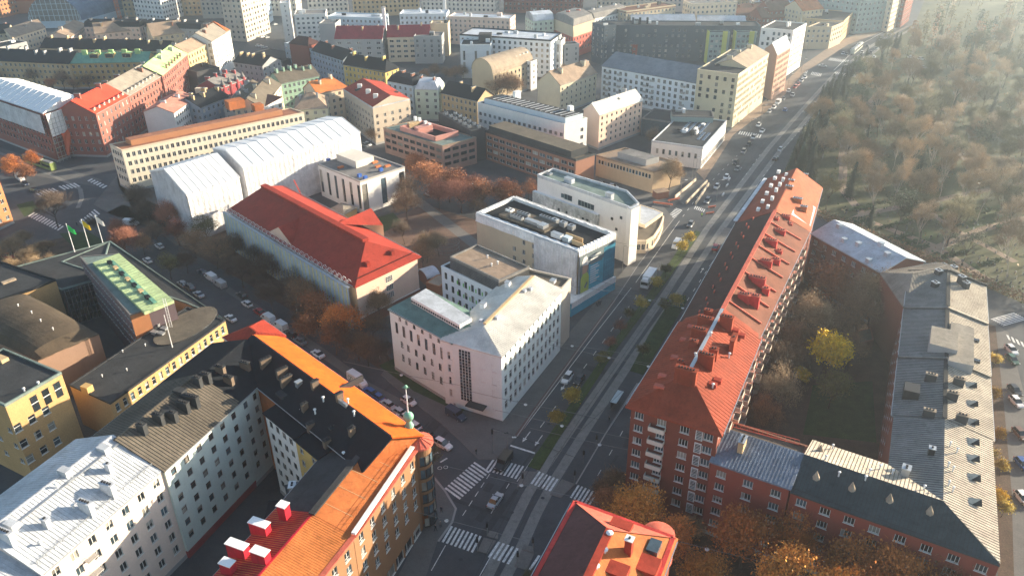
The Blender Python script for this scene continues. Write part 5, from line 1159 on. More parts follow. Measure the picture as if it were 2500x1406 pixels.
for i, (x0, y0, x1, y1, h_, t_, rf) in enumerate([(1890,28,1800,36,12,'brown','brown'), (1950,38,1860,44,12,'dark','brown'), (1935,22,1880,26,16,'brick','brown'), (2010,20,1960,26,18,'pale','rust'), (2050,14,2005,18,14,'brick','maroon')]):
    G('brick_house', ['low brown roofed brick building with white dormer gables beyond the folded roof', 'dark roofed brick range just left of the white tall block', 'brick house with steep brown roof in the far church like group', 'pale gable house with a rust coloured roof near the head of the road', 'maroon roofed brick house at the far end of the road'][i], h_, (x0,y0), (x1,y1), d=16, rh=5, wall=W['sand' if t_ == 'pale' else 'brick'], roofm=rf, win=WS)
# upper middle left
w24 = G('apartment_house', 'tan yellow house with smooth dark roof between pale blue houses and the white slab', 13.5, (1165,246), (1077,226), R=(1139,207), s=35, wall=W['tan'], roofm='dark', win=S(w=1.2,h=1.6,pu=2.6,pv=3.1,top=1.2))
w25 = make('apartment_house', 'pale blue rendered house with silvery blue mansard roof', 15., (1070,220), (1012,218), d=12, roof='mansard', rh=4, hips=(1,1), wall=W['palegreen'], roofm='lightmetal', win=WS)
w25b = make('apartment_house', 'light blue house with dark roof behind the red gabled white house', 15., (1008,210), (945,198), d=13, roof='mansard', rh=3.5, hips=(1,1), wall=W['lightblue'], roofm='dark', win=WS)
w26 = G('apartment_house', 'white house with red roof and a big blank beige gable wall facing the road side', 16.5, pts=[(1001,243),(910,264),(838,219),(935,202)], rh=.1, roof='flat', wall=WALL('wall_blankbeige',(.50,.42,.33)), roofm='red', win=S(w=1.2,h=1.5,pu=3.2,pv=3.,top=3.2,style='two'), para=.3, paramat='white')
gg = MB(); q = w26.poly; c0, c1, c2, c3 = q[0], q[1], q[2], q[3]; r0, r1 = (c0+c1)/2+Vector((0,0,3.6)), (c2+c3)/2+Vector((0,0,3.6)); up = Vector((0,0,.35))
gg.face([c1+up,c2+up,r1,r0], RF['red']); gg.face([c3+up,c0+up,r0,r1], RF['red']); gg.face([c0+up,c1+up,r0], w26.wall); gg.face([c2+up,c3+up,r1], w26.wall); gg.build('gable_roof', w26.root)
for f in (.2,.45,.75): g = c1.lerp(c2,f).lerp(r0.lerp(r1,f),.5); m_ = MB(); m_.box((g.x,g.y,g.z-1),2.,1.2,2.8,W['white']); m_.build('chimney', w26.root)
w27 = G('apartment_house', 'cream house with brown and orange hipped roof, lower middle of the old quarter', 14.5, (799,262), (718,267), d=18, rh=4.5, hips=(6,6), wall=WALL('wall_ivorygreen',(.55,.54,.40)), roofm='tan', win=WS)
w27b = G('apartment_house', 'cream house with bright orange roof rising behind the hipped brown roof', 16., (850,212), (775,228), d=13, rh=4, hips=(4,0), wall=W['cream'], roofm='terracotta', win=WS)
w28 = G('apartment_house', 'sea green house with grey brown roof full of chimneys', 15.5, (779,184), (686,203), d=13, rh=4, wall=W['green'], roofm='seambrown', win=S(w=1.2,h=1.6,pu=2.4,pv=3.,top=1.2), chim=6)
w29 = G('apartment_house', 'ivory house with dark many windowed roof slope left of the sea green house', 15.5, (686,206), (640,262), d=12, rh=4, wall=W['cream'], roofm='seambrown', win=WS, chim=3)
w30 = G('apartment_house', 'bright yellow ochre house with black mansard roof in the upper middle', 16., (940,174), (838,157), R=(885,136), s=40, hips=(3,0), wall=WALL('wall_ochrebright',(.58,.42,.14)), roofm='dark', win=S(w=1.1,h=1.6,pu=2.7,pv=3.,top=1.2), chim=3)
w31 = G('apartment_house', 'long grey stone house with smooth black roof left of the yellow ochre house', 17., (837,146), (761,122), R=(812,110), s=33, wall=W['bluegrey'], roofm='dark', win=S(w=1.1,h=1.5,pu=2.9,pv=3.,top=1.2))
w31b = make('apartment_house', 'flat roofed grey corner house beside the open square at the top', 17., (761,122), (694,107), d=14, wall=W['bluegrey'], roofm='greengrey', win=WS)
w31c = G('roof_house', 'red hipped roof storey on the flat roofed grey corner house', 19.5, (752,110), (706,104), d=9, rh=3., hips=(3,3), z0=0, wall=W['brick'], roofm='maroon', cat='roof storey')
w32 = G('apartment_house', 'long grey slab with wide wine red roof, left part', 15., (932,94), (817,94), d=16, rh=5.5, wall=W['grey'], roofm=ROOF('roof_wine',(.26,.025,.035)), win=S(w=2.4,h=1.3,pu=5.,pv=3.,top=2.,style='two'))
w32b = G('apartment_house', 'long slab with wide wine red roof behind the thin white stack, right part', 15., (1048,88), (945,90), d=15, rh=5., wall=W['cream'], roofm=RF['red'].name and MAT['roof_wine'], win=S(w=2.4,h=1.3,pu=4.,pv=3.,top=2.,style='two'))
w32c = make('apartment_house', 'grey blank walled block at the left end of the wine red roofs', 17., (818,60), (778,60), d=14, wall=W['grey'], roofm='grey', win=None)
w33 = make('apartment_house', 'grey balcony fronted tower block below the wine red roofs', 15.5, (1078,91), (1010,91), d=12, wall=W['grey'], roofm='grey', win=S(w=1.4,h=1.7,pu=3.2,pv=2.8,top=1.4))
w33b = make('apartment_house', 'sunlit beige blank gable slab right of the grey balcony fronted tower', 19., (1093,60), (1050,60), d=10, wall=W['sand'], roofm='beige', win=None)
for (bx, by, hh_, lab) in [(945,128,27,'white tapering stack standing in front of the wine red roofs'), (1088,66,34,'tall thin white stack beside the pale upper blocks')]:
    g = P(bx,by); stk = empty('white_stack', (g.x,g.y,0), lab, 'chimney stack'); m_ = MB(); m_.box((0,0,0),1.8,2.4,hh_-.3,PIPE); m_.build('shaft', None).parent = stk; m_ = MB(); m_.box((0,0,hh_-.3),2.2,2.8,.5,W['grey']); m_.build('cap', None).parent = stk
w34 = make('apartment_house', 'white long block with roof terraces, upper left of centre', 19., (795,35), (718,38), d=16, wall=W['white'], roofm='grey', win=S(w=1.6,h=1.3,pu=3.,pv=2.9,top=1.6))
w34b = make('stair_tower', 'slim white tower at the left end of the white long block', 24., (706,9), (683,10), d=9, wall=W['white'], roofm='white', win=S(w=.9,h=1.2,pu=6,pv=3.), cat='tower')
w35 = make('apartment_house', 'pale blue long low block with silvery roof behind the wine red roofs', 17., (930,46), (800,42), d=14, wall=W['lightblue'], roofm='lightmetal', win=WS)
w36 = make('apartment_house', 'pale lavender long block with two stair fronts in the upper middle', 19., (1090,36), (975,36), d=14, wall=W['coolwhite'], roofm='lightmetal', win=WS)
w37 = make('apartment_house', 'pale pinkish rounded balcony block right of the thin tall stack', 17., (1245,48), (1095,42), d=14, wall=W['pinkish'], roofm='lightmetal', win=WS)
# ---- upper left: old quarter along the cross street
OS = S(w=1.2,h=1.8,pu=2.9,pv=3.3,top=1.4,m=1.,style='tee')
BRK = WALL('wall_brickold',(.27,.10,.075))
l1 = G('scaffolded_building', 'brick corner block whose upper floors are wrapped in white plastic under a tent roof', 20.5, (212,243), (105,279), C=(-60,224), rh=.1, roof='flat', wall=BRK, roofm=PLASTW, win=OS, para=0)
l1.h = 20.5; q = l1.poly; r0, r1 = (q[0]+q[1])/2+Vector((0,0,3.6)), (q[2]+q[3])/2+Vector((0,0,3.6)); up = Vector((0,0,.2)); m_ = MB()
m_.face([q[1]+up,q[2]+up,r1,r0], PLASTW); m_.face([q[3]+up,q[0]+up,r0,r1], PLASTW); m_.face([q[0]+up,q[1]+up,r0], PLAST); m_.build('tent_roof', l1.root)
for k in range(12):
    m_ = MB(); a0 = q[1].lerp(q[2],k/12)+up; b0 = r0.lerp(r1,k/12); c0 = q[0].lerp(q[3],k/12)+up; m_.bar(a0,b0,.2,.15,PLASTW); m_.bar(b0,c0,.2,.15,PLASTW); m_.build('roof_rib', l1.root)
m_ = MB(); sheet(m_, q[0], q[1], 11, 20.5, PLAST, off=1.4, waves=.1, step=.9, sd=5); m_.build('plastic_sheeting', l1.root); m_ = MB(); sheet(m_, q[1], q[2], 12.5, 20.5, NET, off=1.4, waves=.08, step=.9, sd=6); m_.build('plastic_sheeting', l1.root)
m_ = MB(); e_ = (q[0]-q[1]).normalized(); nn_ = Vector((e_.y,-e_.x,0)); nn_ = nn_ if nn_.dot(q[0]) < 0 else -nn_
for k in range(9):
    g = q[1]+e_*(k*1.8)+nn_*1.5; m_.bar((g.x,g.y,0),(g.x,g.y+.001,20),.12,.12,STEEL)
    for z_ in range(1,10): 
        if k < 8: m_.bar((g.x,g.y,z_*2.),(g.x+e_.x*1.8,g.y+e_.y*1.8,z_*2.),.1,.1,STEEL); 
for z_ in range(1,10): g0, g1 = q[1]+nn_*1.1, q[1]+e_*14.4+nn_*1.1; m_.bar((g0.x,g0.y,z_*2.-.05),(g1.x,g1.y,z_*2.-.05),.8,.06,W['tan'])
m_.build('scaffold_frame', l1.root)
m_ = MB(); g = q[1]+e_*4.+nn_*1.9; OT = M('tarp_orange',(.62,.13,.05),.6,.15)
for i in range(6):
    for j in range(5): 
        def oq(i_,j_): return (g.x+e_.x*(i_*.75*(1-.12*j_))+nn_.x*.3*math.sin(j_+i_), g.y+e_.y*(i_*.75*(1-.12*j_))+nn_.y*.3*math.sin(j_+i_), 11.5-j_*1.9-.4*math.sin(i_))
        m_.face([oq(i,j),oq(i+1,j),oq(i+1,j+1),oq(i,j+1)],OT)
m_.build('orange_tarpaulin', l1.root)
l2 = G('apartment_house', 'brick house with vivid red roof next to the white wrapped corner block', 19., (312,234), (233,277), R=(228,219), s=30, wall=BRK, roofm=ROOF('roof_vividred',(.55,.06,.03)), win=OS, seam=0)
for k in range(7): g = l2.F(.06+k*.145,.06); dormer(l2, (g.x,g.y), 1.1, 1.0, .9, W['pale'], l2.ang+math.pi, px=False)
l3 = G('apartment_house', 'brick house with grey brown roof and dormers, second from the wrapped block', 19., (394,184), (313,233), R=(311,176), s=30, wall=BRK, roofm='warmgrey', win=OS)
for k in range(9): g = l3.F(.05+k*.11,.06); dormer(l3, (g.x,g.y), 1.1, 1.0, .9, W['pale'], l3.ang+math.pi, px=False)
l4 = G('apartment_house', 'brick house with bright light green copper roof', 19.5, (456,131), (395,183), R=(390,130), s=30, wall=BRK, roofm=ROOF('roof_brightgreen',(.42,.62,.25)), win=OS)
for k in range(6): g = l4.F(.2+k*.11,.05); rbox(l4, (g.x,g.y), 1.2, .5, 1.7, RF['brown'], 'chimney', px=False)
l5 = G('apartment_house', 'ochre yellow house with brown roof, next beyond the bright green copper roof', 19.5, (515,102), (457,130), R=(452,100), s=30, wall=WALL('wall_goldochre',(.55,.42,.20)), roofm='tan', win=OS)
l6 = G('corner_house', 'white corner house with a small orange red hip ending the old street row', 21., (561,74), (516,101), d=16, rh=4.5, hips=(0,0), wall=W['white'], roofm='warmgrey', win=OS)
m_ = MB(); a_, b_, c_, d_ = l6.F(0,0), l6.F(.16,0), l6.F(.16,1), l6.F(0,1); t_ = l6.F(.06,.5); m_.face([(*a_,21.2),(*b_,21.2),(*t_,26.5)],RF['orange']); m_.face([(*b_,21.2),(*c_,21.2),(*t_,26.5)],RF['orange']); m_.face([(*c_,21.2),(*d_,21.2),(*t_,26.5)],RF['orange']); m_.face([(*d_,21.2),(*a_,21.2),(*t_,26.5)],RF['orange']); m_.build('hip_roof', l6.root)
rbox(l6, (512,79), 4.5, 2.6, .4, GL[1], 'roof_light')
l7 = G('apartment_house', 'yellow ochre house with dark green copper roof and round gable across the inner garden', 14., (360,150), (169,154), R=(280,128), s=30, wall=W['ochre'], roofm=RF['copper'], win=WS)
for u, in ((.28,),(.5,),(.7,)): g = l7.F(u,.2); dormer(l7, (g.x,g.y), 4.5, 4., 2.2, W['ochre'], l7.ang+math.pi if False else 0, px=False, rm=MAT['roof_brightgreen'])
for k in range(5): g = l7.F(.15+k*.17,.42); rbox(l7, (g.x,g.y), 2.6, 1.2, 2.2, MAT['roof_brightgreen'], 'chimney', px=False)
l8 = G('apartment_house', 'brownish house with black roof and many chimneys behind the bare garden trees', 14., (168,155), (-40,146), R=(80,122), s=30, wall=W['tan'], roofm='dark', win=WS, chim=8, chimm=W['grey'])
l9 = G('apartment_house', 'very long pale house with dark blue black roof behind the green copper roof', 15., (408,124), (98,116), R=(250,96), s=32, wall=W['sand'], roofm='dark', win=WS, chim=9, chimm=W['tan'])
l10 = G('apartment_house', 'house with beige low roof and white end wall near the upper left corner', 15., (110,67), (30,92), C=(2,72), rh=2.5, wall=W['cream'], roofm='tan', win=WS)
l11 = make('apartment_house', 'dark court wing with white walls left of the long dark roof', 14., (66,104), (-10,120), d=14, wall=W['grey'], roofm='dark', win=WS)
l12 = G('apartment_house', 'brick and cream gabled court house with tan roof in front of the arched hall', 15., (212,60), (172,90), d=14, rh=3, wall=W['pinkish'], roofm='tan', win=WS, chim=2)
l13 = G('apartment_house', 'pink court house with low tan gable, right of the arched hall', 15., (318,74), (232,82), d=14, rh=5, wall=W['pinkish'], roofm='tan', win=WS)
l14 = G('apartment_house', 'cream court house with wide brown gable roof and two gable windows', 15., (452,78), (372,88), d=14, rh=6, wall=W['sand'], roofm='tan', win=WS)
l15 = make('apartment_house', 'long dark roofed row house behind the pink court house', 17., (340,66), (205,66), d=13, roof='mansard', rh=3.5, wall=W['pinkish'], roofm='dark', win=WS, chim=5)
l16 = make('apartment_house', 'long dark roofed row house beside the grey office tower', 17., (490,72), (352,66), d=13, roof='mansard', rh=3.5, wall=W['grey'], roofm='dark', win=WS, chim=5)
l17 = G('apartment_house', 'dark roofed house left of the beige low roof at the left frame edge', 15., (20,80), (-60,84), d=13, rh=4, wall=W['sand'], roofm='dark', win=WS)
# second row under the old street: turreted red houses
l20 = G('corner_house', 'crimson house with pale turrets and jagged grey roofs in the old quarter', 13., (600,190), (540,215), d=14, rh=3.5, wall=W['crimson'], roofm='grey', win=WS, chim=5)
for k in range(4):
    g = l20.F(.1+k*.27,.02); m_ = MB(); m_.tube([(0,0,8),(0,0,14)],[1.,1.],W['crimson'],10); m_.tube([(0,0,14),(0,0,16.5)],[1.2,.1],RF['bluegrey'] if 'bluegrey' in RF else RF['grey'],10); o = m_.build('turret', None); o.parent = l20.root; o.location = Vector((g.x,g.y,0))-l20.root.location
l21 = G('apartment_house', 'blue grey house with black roof and many chimneys beneath the crimson turrets', 12.5, (560,235), (490,262), d=15, rh=3.5, wall=W['bluegrey'], roofm='dark', win=WS, chim=6, chimm=W['tan'])
l22 = make('apartment_house', 'black roofed low court house left of the crimson turrets', 12., (535,165), (480,178), d=16, wall=W['charcoal'], roofm='dark', para=.3)
l23 = G('apartment_house', 'black roofed house with grey walls behind the crimson turrets', 14., (640,160), (570,150), d=14, rh=3.5, wall=W['grey'], roofm='dark', win=WS, chim=5, chimm=W['tan'])
l24 = make('parking_roof', 'dark planted courtyard deck with rooftop plant beyond the crimson turrets', 9., (690,150), (600,135), d=18, wall=W['charcoal'], roofm='dark', para=.3, cat='courtyard building')
l25 = G('apartment_house', 'pink roofed white house with solar panels and a tall cream chimney slab', 14., (478,237), (424,275), C=(350,272), rh=2.6, wall=W['white'], roofm=ROOF('roof_salmon',(.45,.20,.15)), win=S(w=1.1,h=1.4,pu=1.9,pv=3.,top=1.6,style='plain'), wins={1: None})
m_ = MB(); g = P(485,215,17); m_.box((g.x,g.y,0),3.0,2.2,17,W['cream']); m_.build('chimney_slab', l25.root)
l26 = G('apartment_house', 'grey brown roofed house with saw tooth dormers left of the ivory house', 14., (650,212), (612,258), d=12, rh=3.5, wall=W['grey'], roofm='seambrown', win=WS, chim=4)
l27 = make('apartment_house', 'plain white court block with red low roof behind the long cream building', 15., (640,262), (565,248), d=12, roof='shed', rh=1.5, wall=W['white'], roofm='maroon', win=WS)
# arched exhibition hall, towers, crane
hb = P(135,53); hw = 15
hall = make('exhibition_hall', 'large arched exhibition hall with glazed round front and grey blue vault', 5., wpts=[tuple(P(72,53,5).xy), tuple(P(200,50,5).xy), tuple((P(200,50,5)+Vector((30,120,0))).xy), tuple((P(72,53,5)+Vector((30,120,0))).xy)], roof='flat', wall=W['lightblue'], roofm='blue', para=0)
q = hall.poly; m_, m2_ = MB(), MB(); K = 16; mid_ = (q[0]+q[1])/2; hv = (q[1]-q[0])/2; back = q[2]-q[1]
arc = [mid_-hv*math.cos(math.pi*k/K)+Vector((0,0,17*math.sin(math.pi*k/K))) for k in range(K+1)]
VB = ROOF('roof_vaultblue',(.13,.18,.26))
for k in range(K): m_.face([arc[k],arc[k+1],arc[k+1]+back,arc[k]+back], VB)
m_.build('vault_roof', hall.root); m2_.face([(p.x,p.y-.3,p.z) for p in arc], GL[2]); m2_.build('arched_window', hall.root)
for k in range(1,K):
    mm_ = MB(); mm_.bar((arc[k].x,arc[k].y-.4,5),(arc[k].x,arc[k].y-.399,arc[k].z),.3,.3,W['lightblue']); mm_.build('mullion', hall.root)
for z_ in (8.5,12.5,16.5): mm_ = MB(); hx = hv*math.sqrt(max(0,1-((z_-5)/17)**2)); mm_.bar((mid_-hx+Vector((0,-.4,z_-5))),(mid_+hx+Vector((0,-.4,z_-5))),.3,.3,W['lightblue']); mm_.build('transom', hall.root)
def gpts(*pp, dep=(6,26)):
    g = [P(*p) for p in pp]; v = Vector((*dep, 0)); return [tuple(g[0].xy), tuple(g[1].xy), tuple((g[1]+v).xy), tuple((g[0]+v).xy)]
TS = S(w=1.6,h=1.6,pu=3.2,pv=3.3,top=1.5,style='plain')
make('office_tower', 'white grid fronted office tower above the arched hall, cut by the top edge', 42., wpts=gpts((402,55),(335,48)), wall=W['white'], roofm='grey', win=TS)
make('office_tower', 'white side tower lit by the sun, right of the grid fronted tower', 40., wpts=gpts((447,38),(404,54)), wall=W['cream'], roofm='grey', win=TS)
make('office_tower', 'beige grey high rise with flag topped front at the corner of the open square', 48., wpts=gpts((604,103),(556,100),dep=(8,30)), wall=W['beige'], roofm='grey', win=TS)
make('office_tower', 'grey ribbed office wing with sunlit top receding behind the beige high rise', 40., wpts=gpts((668,50),(606,100),dep=(-14,10)), wall=W['lightblue'], roofm='grey', win=TS)
make('factory_building', 'orange brick factory block behind the arched hall at the top left', 22., wpts=gpts((150,30),(10,36),dep=(10,40)), wall=W['orangebrick'], roofm='terracotta', win=None)
make('factory_building', 'orange brick lower block at the far upper left corner', 18., wpts=gpts((8,44),(-90,50),dep=(10,40)), wall=W['orangebrick'], roofm='rust', win=TS)
g = P(294,52); crn = empty('crane_mast', (g.x,g.y,0), 'orange lattice crane mast rising beside the arched hall', 'crane'); m_ = MB(); ORC = M('crane_orange',(.60,.16,.03),.5,.1)
for k in range(26):
    z_ = k*2.; 
    for sx in (-1,1):
        for sy in (-1,1): m_.bar((sx-z_*.02,sy,z_),(sx-(z_+2)*.02,sy,z_+2),.3,.3,ORC)
        m_.bar((sx-z_*.02,-1,z_),(sx-z_*.02,1,z_+2),.2,.2,ORC)
    m_.bar((-1-z_*.02,-1,z_),(1-z_*.02,-1,z_+2),.2,.2,ORC)
m_.build('mast', None).parent = crn
# ---- far city: one block per house on a loose grid, beyond what can be told apart by hand
rf_ = random.Random(11); kinds = ['cream','pale','white','grey','pinkish','ochre','brick','beige','lightblue','tan']; rfs = ['dark','grey','lightmetal','brown','maroon','tan','charcoal','green']
nf = 0
for j in range(9):
    x = -520.
    while x < 330:
        y = 640+j*62+rf_.uniform(-8,8); wd = rf_.uniform(26,60); hh_ = rf_.uniform(15,24); px_ = Q(x+wd/2, y, hh_)
        q1 = Q(x, y, hh_)
        if -250 < px_[0] < 2150 and px_[1] < (30 if px_[0] > 720 else 10) and px_[1] > -60 and not (px_[0] < 330):
            kk = rf_.choice(kinds); rr_ = rf_.choice(rfs); a_ = rf_.uniform(-.25,.25); cx_, cy_ = x+wd/2, y; dp = rf_.uniform(12,16)
            pt = [(cx_+ux*math.cos(a_)-uy*math.sin(a_), cy_+ux*math.sin(a_)+uy*math.cos(a_)) for ux,uy in ((wd/2,-dp/2),(-wd/2,-dp/2),(-wd/2,dp/2),(wd/2,dp/2))]
            make('distant_house', 'distant house in the closely packed rooftops along the top edge of the photo', hh_, wpts=pt, roof=rf_.choice(['gable','gable','mansard','flat']), rh=rf_.uniform(3,5), wall=W[kk], roofm=rr_, win=S(w=1.4,h=1.7,pu=3.2,pv=3.3,style='plain') if j < 5 else None, gutter=False, group='distant houses along the top edge'); nf += 1
        x += wd+rf_.uniform(3,14)

# ================================================================ right hand perimeter block
TL = RF['tile']
rb1w = S(w=1.9,h=1.5,pu=4.4,pv=3.05,top=1.3,m=1.6,style='three',sill=True)
P1 = [P(*p,24.) for p in [(1542,984),(1755,1049),(1850,820),(1667,782)]]
def h2(l): return [tuple(p.xy) for p in l]
r1 = G('apartment_house', 'dark red brick house with orange red tiled roof and balcony columns, nearest in its block', 24., wpts=h2([P1[0],P1[3],P1[2],P1[1]]), rh=4.6, hips=(8,0), wall=W['brick'], roofm=TL, win=None,
    wins={3: S(w=1.7,h=1.5,pu=3.6,pv=2.95,top=1.5,m=.8,style='three',sill=True), 2: S(w=1.5,h=1.5,pu=2.9,pv=2.95,top=1.5,m=1.,style='two',sill=True)}, over=.9, seam=.9)
for at, l_, h_, w_ in [((1672,935),4.0,3.2,1.3), ((1661,900),1.4,1.8,1.), ((1722,890),3.,2.4,1.2), ((1692,850),1.6,1.8,1.), ((1705,825),3.,2.2,1.2), ((1741,870),1.6,1.8,1.2), ((1788,850),.9,2.6,3.2), ((1720,795),3.,2.,1.2), ((1772,795),2.6,2.2,1.2), ((1727,775),1.6,1.8,1.1)]:
    chimney(r1, at, w_, l_, h_, TL, px=True, capmat=TL, rz=R_(-27))
for at in [(1620,920),(1650,875),(1672,832),(1690,800),(1610,945)]: rbox(r1, at, 2.0, 1.1, .45, RF['pinkred'], 'roof_hatch', rz=R_(-27))
for at in [(1740,940),(1752,930),(1810,820),(1795,808)]: rbox(r1, at, 1.5, 1.1, .5, RF['red'], 'roof_hatch', rz=R_(-27))
for at in [(1658,895),(1697,870),(1740,945),(1780,870),(1735,820)]: vent(r1, at, .7)
sk = MB(); g0, g1 = r1.F(8/r1.L,.5), r1.F(1,.5); sk.bar((g0.x,g0.y,28.75),(g1.x,g1.y,28.75),.7,.1,STEEL); sk.build('ridge_walkway', r1.root)
gp_ = r1.poly; e_ = (gp_[3]-gp_[0]); en = e_.normalized(); ra = math.atan2(en.y,en.x)
nn_ = Vector((en.y,-en.x,0)); ra = ra if nn_.dot(-gp_[0]) > 0 else ra+math.pi
for k in range(7): g = gp_[0]+e_*.33; balcony(r1, g, 20.8-2.95*k-.9, 3.0, 1.2, ra, W['pale'], W['pale'], solid=True)
for k in range(7):
    g = gp_[0]+e_*.80; m_ = MB(); m_.box((0,.0,0),1.3,.25,2.3,FR_white); m_.box((0,-.14,.1),1.0,.06,.8,GL[1]); m_.box((0,-.14,1.0),1.0,.06,1.1,GL[0])
    for j in range(6): m_.box((.0,-.16,.2+j*.34),1.3,.08,.08,FR_white)
    o = m_.build('stair_window', None); o.parent = r1.root; o.location = Vector((g.x,g.y,20.4-2.95*k))-r1.root.location; o.rotation_euler = (0,0,ra)
bal_m = W['sand']
balconies(r1, 3, 2, [.18,.5,.82], [20-2.95*k for k in range(6)], w=2.4, d=1.1, solid=True, railm=W['beige'], away=True)
P2 = [P(*p,24.) for p in [(1803,541),(1973,560)]]
rw = S(w=1.5,h=1.5,pu=2.9,pv=2.95,top=1.5,m=1.,style='two')
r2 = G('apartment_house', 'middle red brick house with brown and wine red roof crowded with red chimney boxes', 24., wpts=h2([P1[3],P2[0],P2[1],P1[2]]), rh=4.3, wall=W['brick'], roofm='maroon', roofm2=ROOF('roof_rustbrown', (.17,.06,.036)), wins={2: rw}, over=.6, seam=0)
RDC = ROOF('roof_signalred',(.50,.05,.045))
for at, l_, h_ in [((1835,745),3.,2.6), ((1815,735),2.6,1.8), ((1850,700),3.,2.4), ((1868,655),2.8,2.2), ((1840,690),2.4,1.6), ((1892,650),2.,2.), ((1880,605),3.,2.2), ((1902,580),2.6,2.2), ((1915,545),2.6,2.2), ((1900,625),1.6,1.6), ((1868,720),1.6,1.8), ((1925,560),1.6,1.8), ((1890,545),2.,1.6)]:
    chimney(r2, at, 1.3, l_, h_, RDC, px=True, capmat=RF['pinkred'], rz=R_(-27))
for k in range(7):
    f = .08+k*.13; g0, g1 = r2.F(f,.5), r2.F(f,.97); m_ = MB(); m_.bar((g0.x,g0.y,r2.zf(f,.5)),(g1.x,g1.y,r2.zf(f,.97)),.3,.35,RF['pinkred']); m_.build('firewall', r2.root)
for k in range(18):
    f = .04+.052*k; g = r2.F(f,.18+.06*(k%2)); rbox(r2, (g.x,g.y), .9, .25, .3, RF['pinkred'], 'snow_hook', px=False)
m_ = MB(); g0, g1 = r2.F(0,.5), r2.F(1,.5); m_.bar((g0.x,g0.y,28.35),(g1.x,g1.y,28.35),.9,.25,RF['pinkred']); m_.build('ridge_walkway', r2.root)
balconies(r2, 3, 2, [.12,.27,.42,.57,.72,.87], [20-2.95*k for k in range(6)], w=2.2, d=1.1, solid=True, railm=W['beige'], away=True)
P3 = [P(*p,24.) for p in [(1875,437),(2003,457)]]
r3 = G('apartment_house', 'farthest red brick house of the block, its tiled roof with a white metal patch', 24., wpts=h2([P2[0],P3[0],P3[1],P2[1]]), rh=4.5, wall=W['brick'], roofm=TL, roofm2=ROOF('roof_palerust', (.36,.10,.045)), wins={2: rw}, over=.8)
for k in range(6): g = r3.F(.12+k*.15,.22); rbox(r3, (g.x,g.y), 1.3, .9, .5, PIPE, 'roof_light', px=False, rz=R_(63))
for k in range(6): g = r3.F(.1+k*.16,.36); rbox(r3, (g.x,g.y), 1., .8, .8, PIPE, 'vent_unit', px=False)
m_ = MB(); a_, b_, c_, d_ = r3.F(.08,.72), r3.F(.5,.72), r3.F(.5,1.02), r3.F(.08,1.02); m_.face([(*a_,r3.zf(.2,.72)+.08),(*b_,r3.zf(.2,.72)+.08),(*c_,r3.zf(.2,1.02)+.08),(*d_,r3.zf(.2,1.02)+.08)],RF['lightmetal']); m_.build('metal_roof_patch', r3.root)
m_ = MB(); g0, g1 = r3.F(0,-.05), r3.F(1,-.05); m_.bar((g0.x,g0.y,23.9),(g1.x,g1.y,23.9),1.0,.25,RF['lightmetal']); m_.build('eave_flashing', r3.root)
for at, l_ in [((1965,440),1.2), ((1925,470),2.), ((1945,500),2.4), ((1960,520),1.8), ((1930,455),1.6)]: chimney(r3, at, 1., l_, 2., RF['terracotta'], px=True, rz=R_(-27))
r4w = S(w=1.5,h=1.4,pu=3.6,pv=3.0,top=1.3,m=1.2,style='three',sill=True)
r4 = G('apartment_house', 'courtyard house with pale blue white metal roof closing the far side of the garden', 16., (2152,664), (1983,570), R=(2142,592), s=20, wall=W['brownbrick'], roofm=ROOF('roof_icewhite',(.50,.55,.60)), win=r4w, seam=.7)
for at in [(2048,556),(2060,590),(2150,600),(2165,625),(2120,640),(2095,600)]: rbox(r4, at, 1.2, 1.2, 1., RF['lightmetal'], 'roof_box', extra='lid')
m_ = MB(); a_, b_ = r4.poly[1], r4.poly[0]; e_ = (b_-a_).normalized(); nn_ = Vector((e_.y,-e_.x,0)); nn_ = nn_ if nn_.dot(a_) < 0 else -nn_
ra = math.atan2(e_.y,e_.x); ra = ra if nn_.dot(Vector((math.sin(ra),-math.cos(ra),0))) > 0 else ra+math.pi
for k in range(5): balcony(r4, a_+e_*4.5, 12.8-3*k, 2.4, 1.1, ra, W['concrete'], W['brownbrick'], solid=True)
# north east corner and east wing, grey ribbed metal
GS = ROOF('roof_greyribbed',(.50,.43,.34)); GC = RF['charcoal']  # ribbed metal with the sun's warmth and brightness put into its colour
r5 = G('apartment_house', 'grey ribbed metal roof of the north east corner house, crowded with black chimney pots', 17., pts=[(2152,664),(2290,640),(2403,700),(2215,752)], roof='gable', rh=3.4, hips=(4,4), wall=W['brownbrick'], roofm='warmgrey', seam=.7, win=None)
for at in [(2288,675),(2300,660),(2280,705),(2345,690),(2355,705),(2325,665),(2270,720)]: chimney(r5, at, 1.2, 1.4, 1.8, W['charcoal'], px=True)
EP = [(2403,700,2215,752),(2411,808,2214,768),(2418,948,2196,897),(2431,1122,2172,1132)]
EL = ['farthest part of the grey ribbed east wing, its roof free of boxes and hatches', 'section of the grey ribbed east wing with the flat topped roof box', 'section of the grey ribbed east wing with a row of triangular roof hatches']
ew = []
P_in = lambda a: (P(a[0],a[1],18.), P(a[2],a[3],18.))
oA, oB = P(2403,700,18.), P(2446,1366,18.); eo = (oB-oA); Lo = eo.length; eo.normalize(); ni = Vector((eo.y,-eo.x,0)); ni = ni if ni.x < 0 else -ni
Wd_ = 17.
fr = [0., .20, .43, .66]
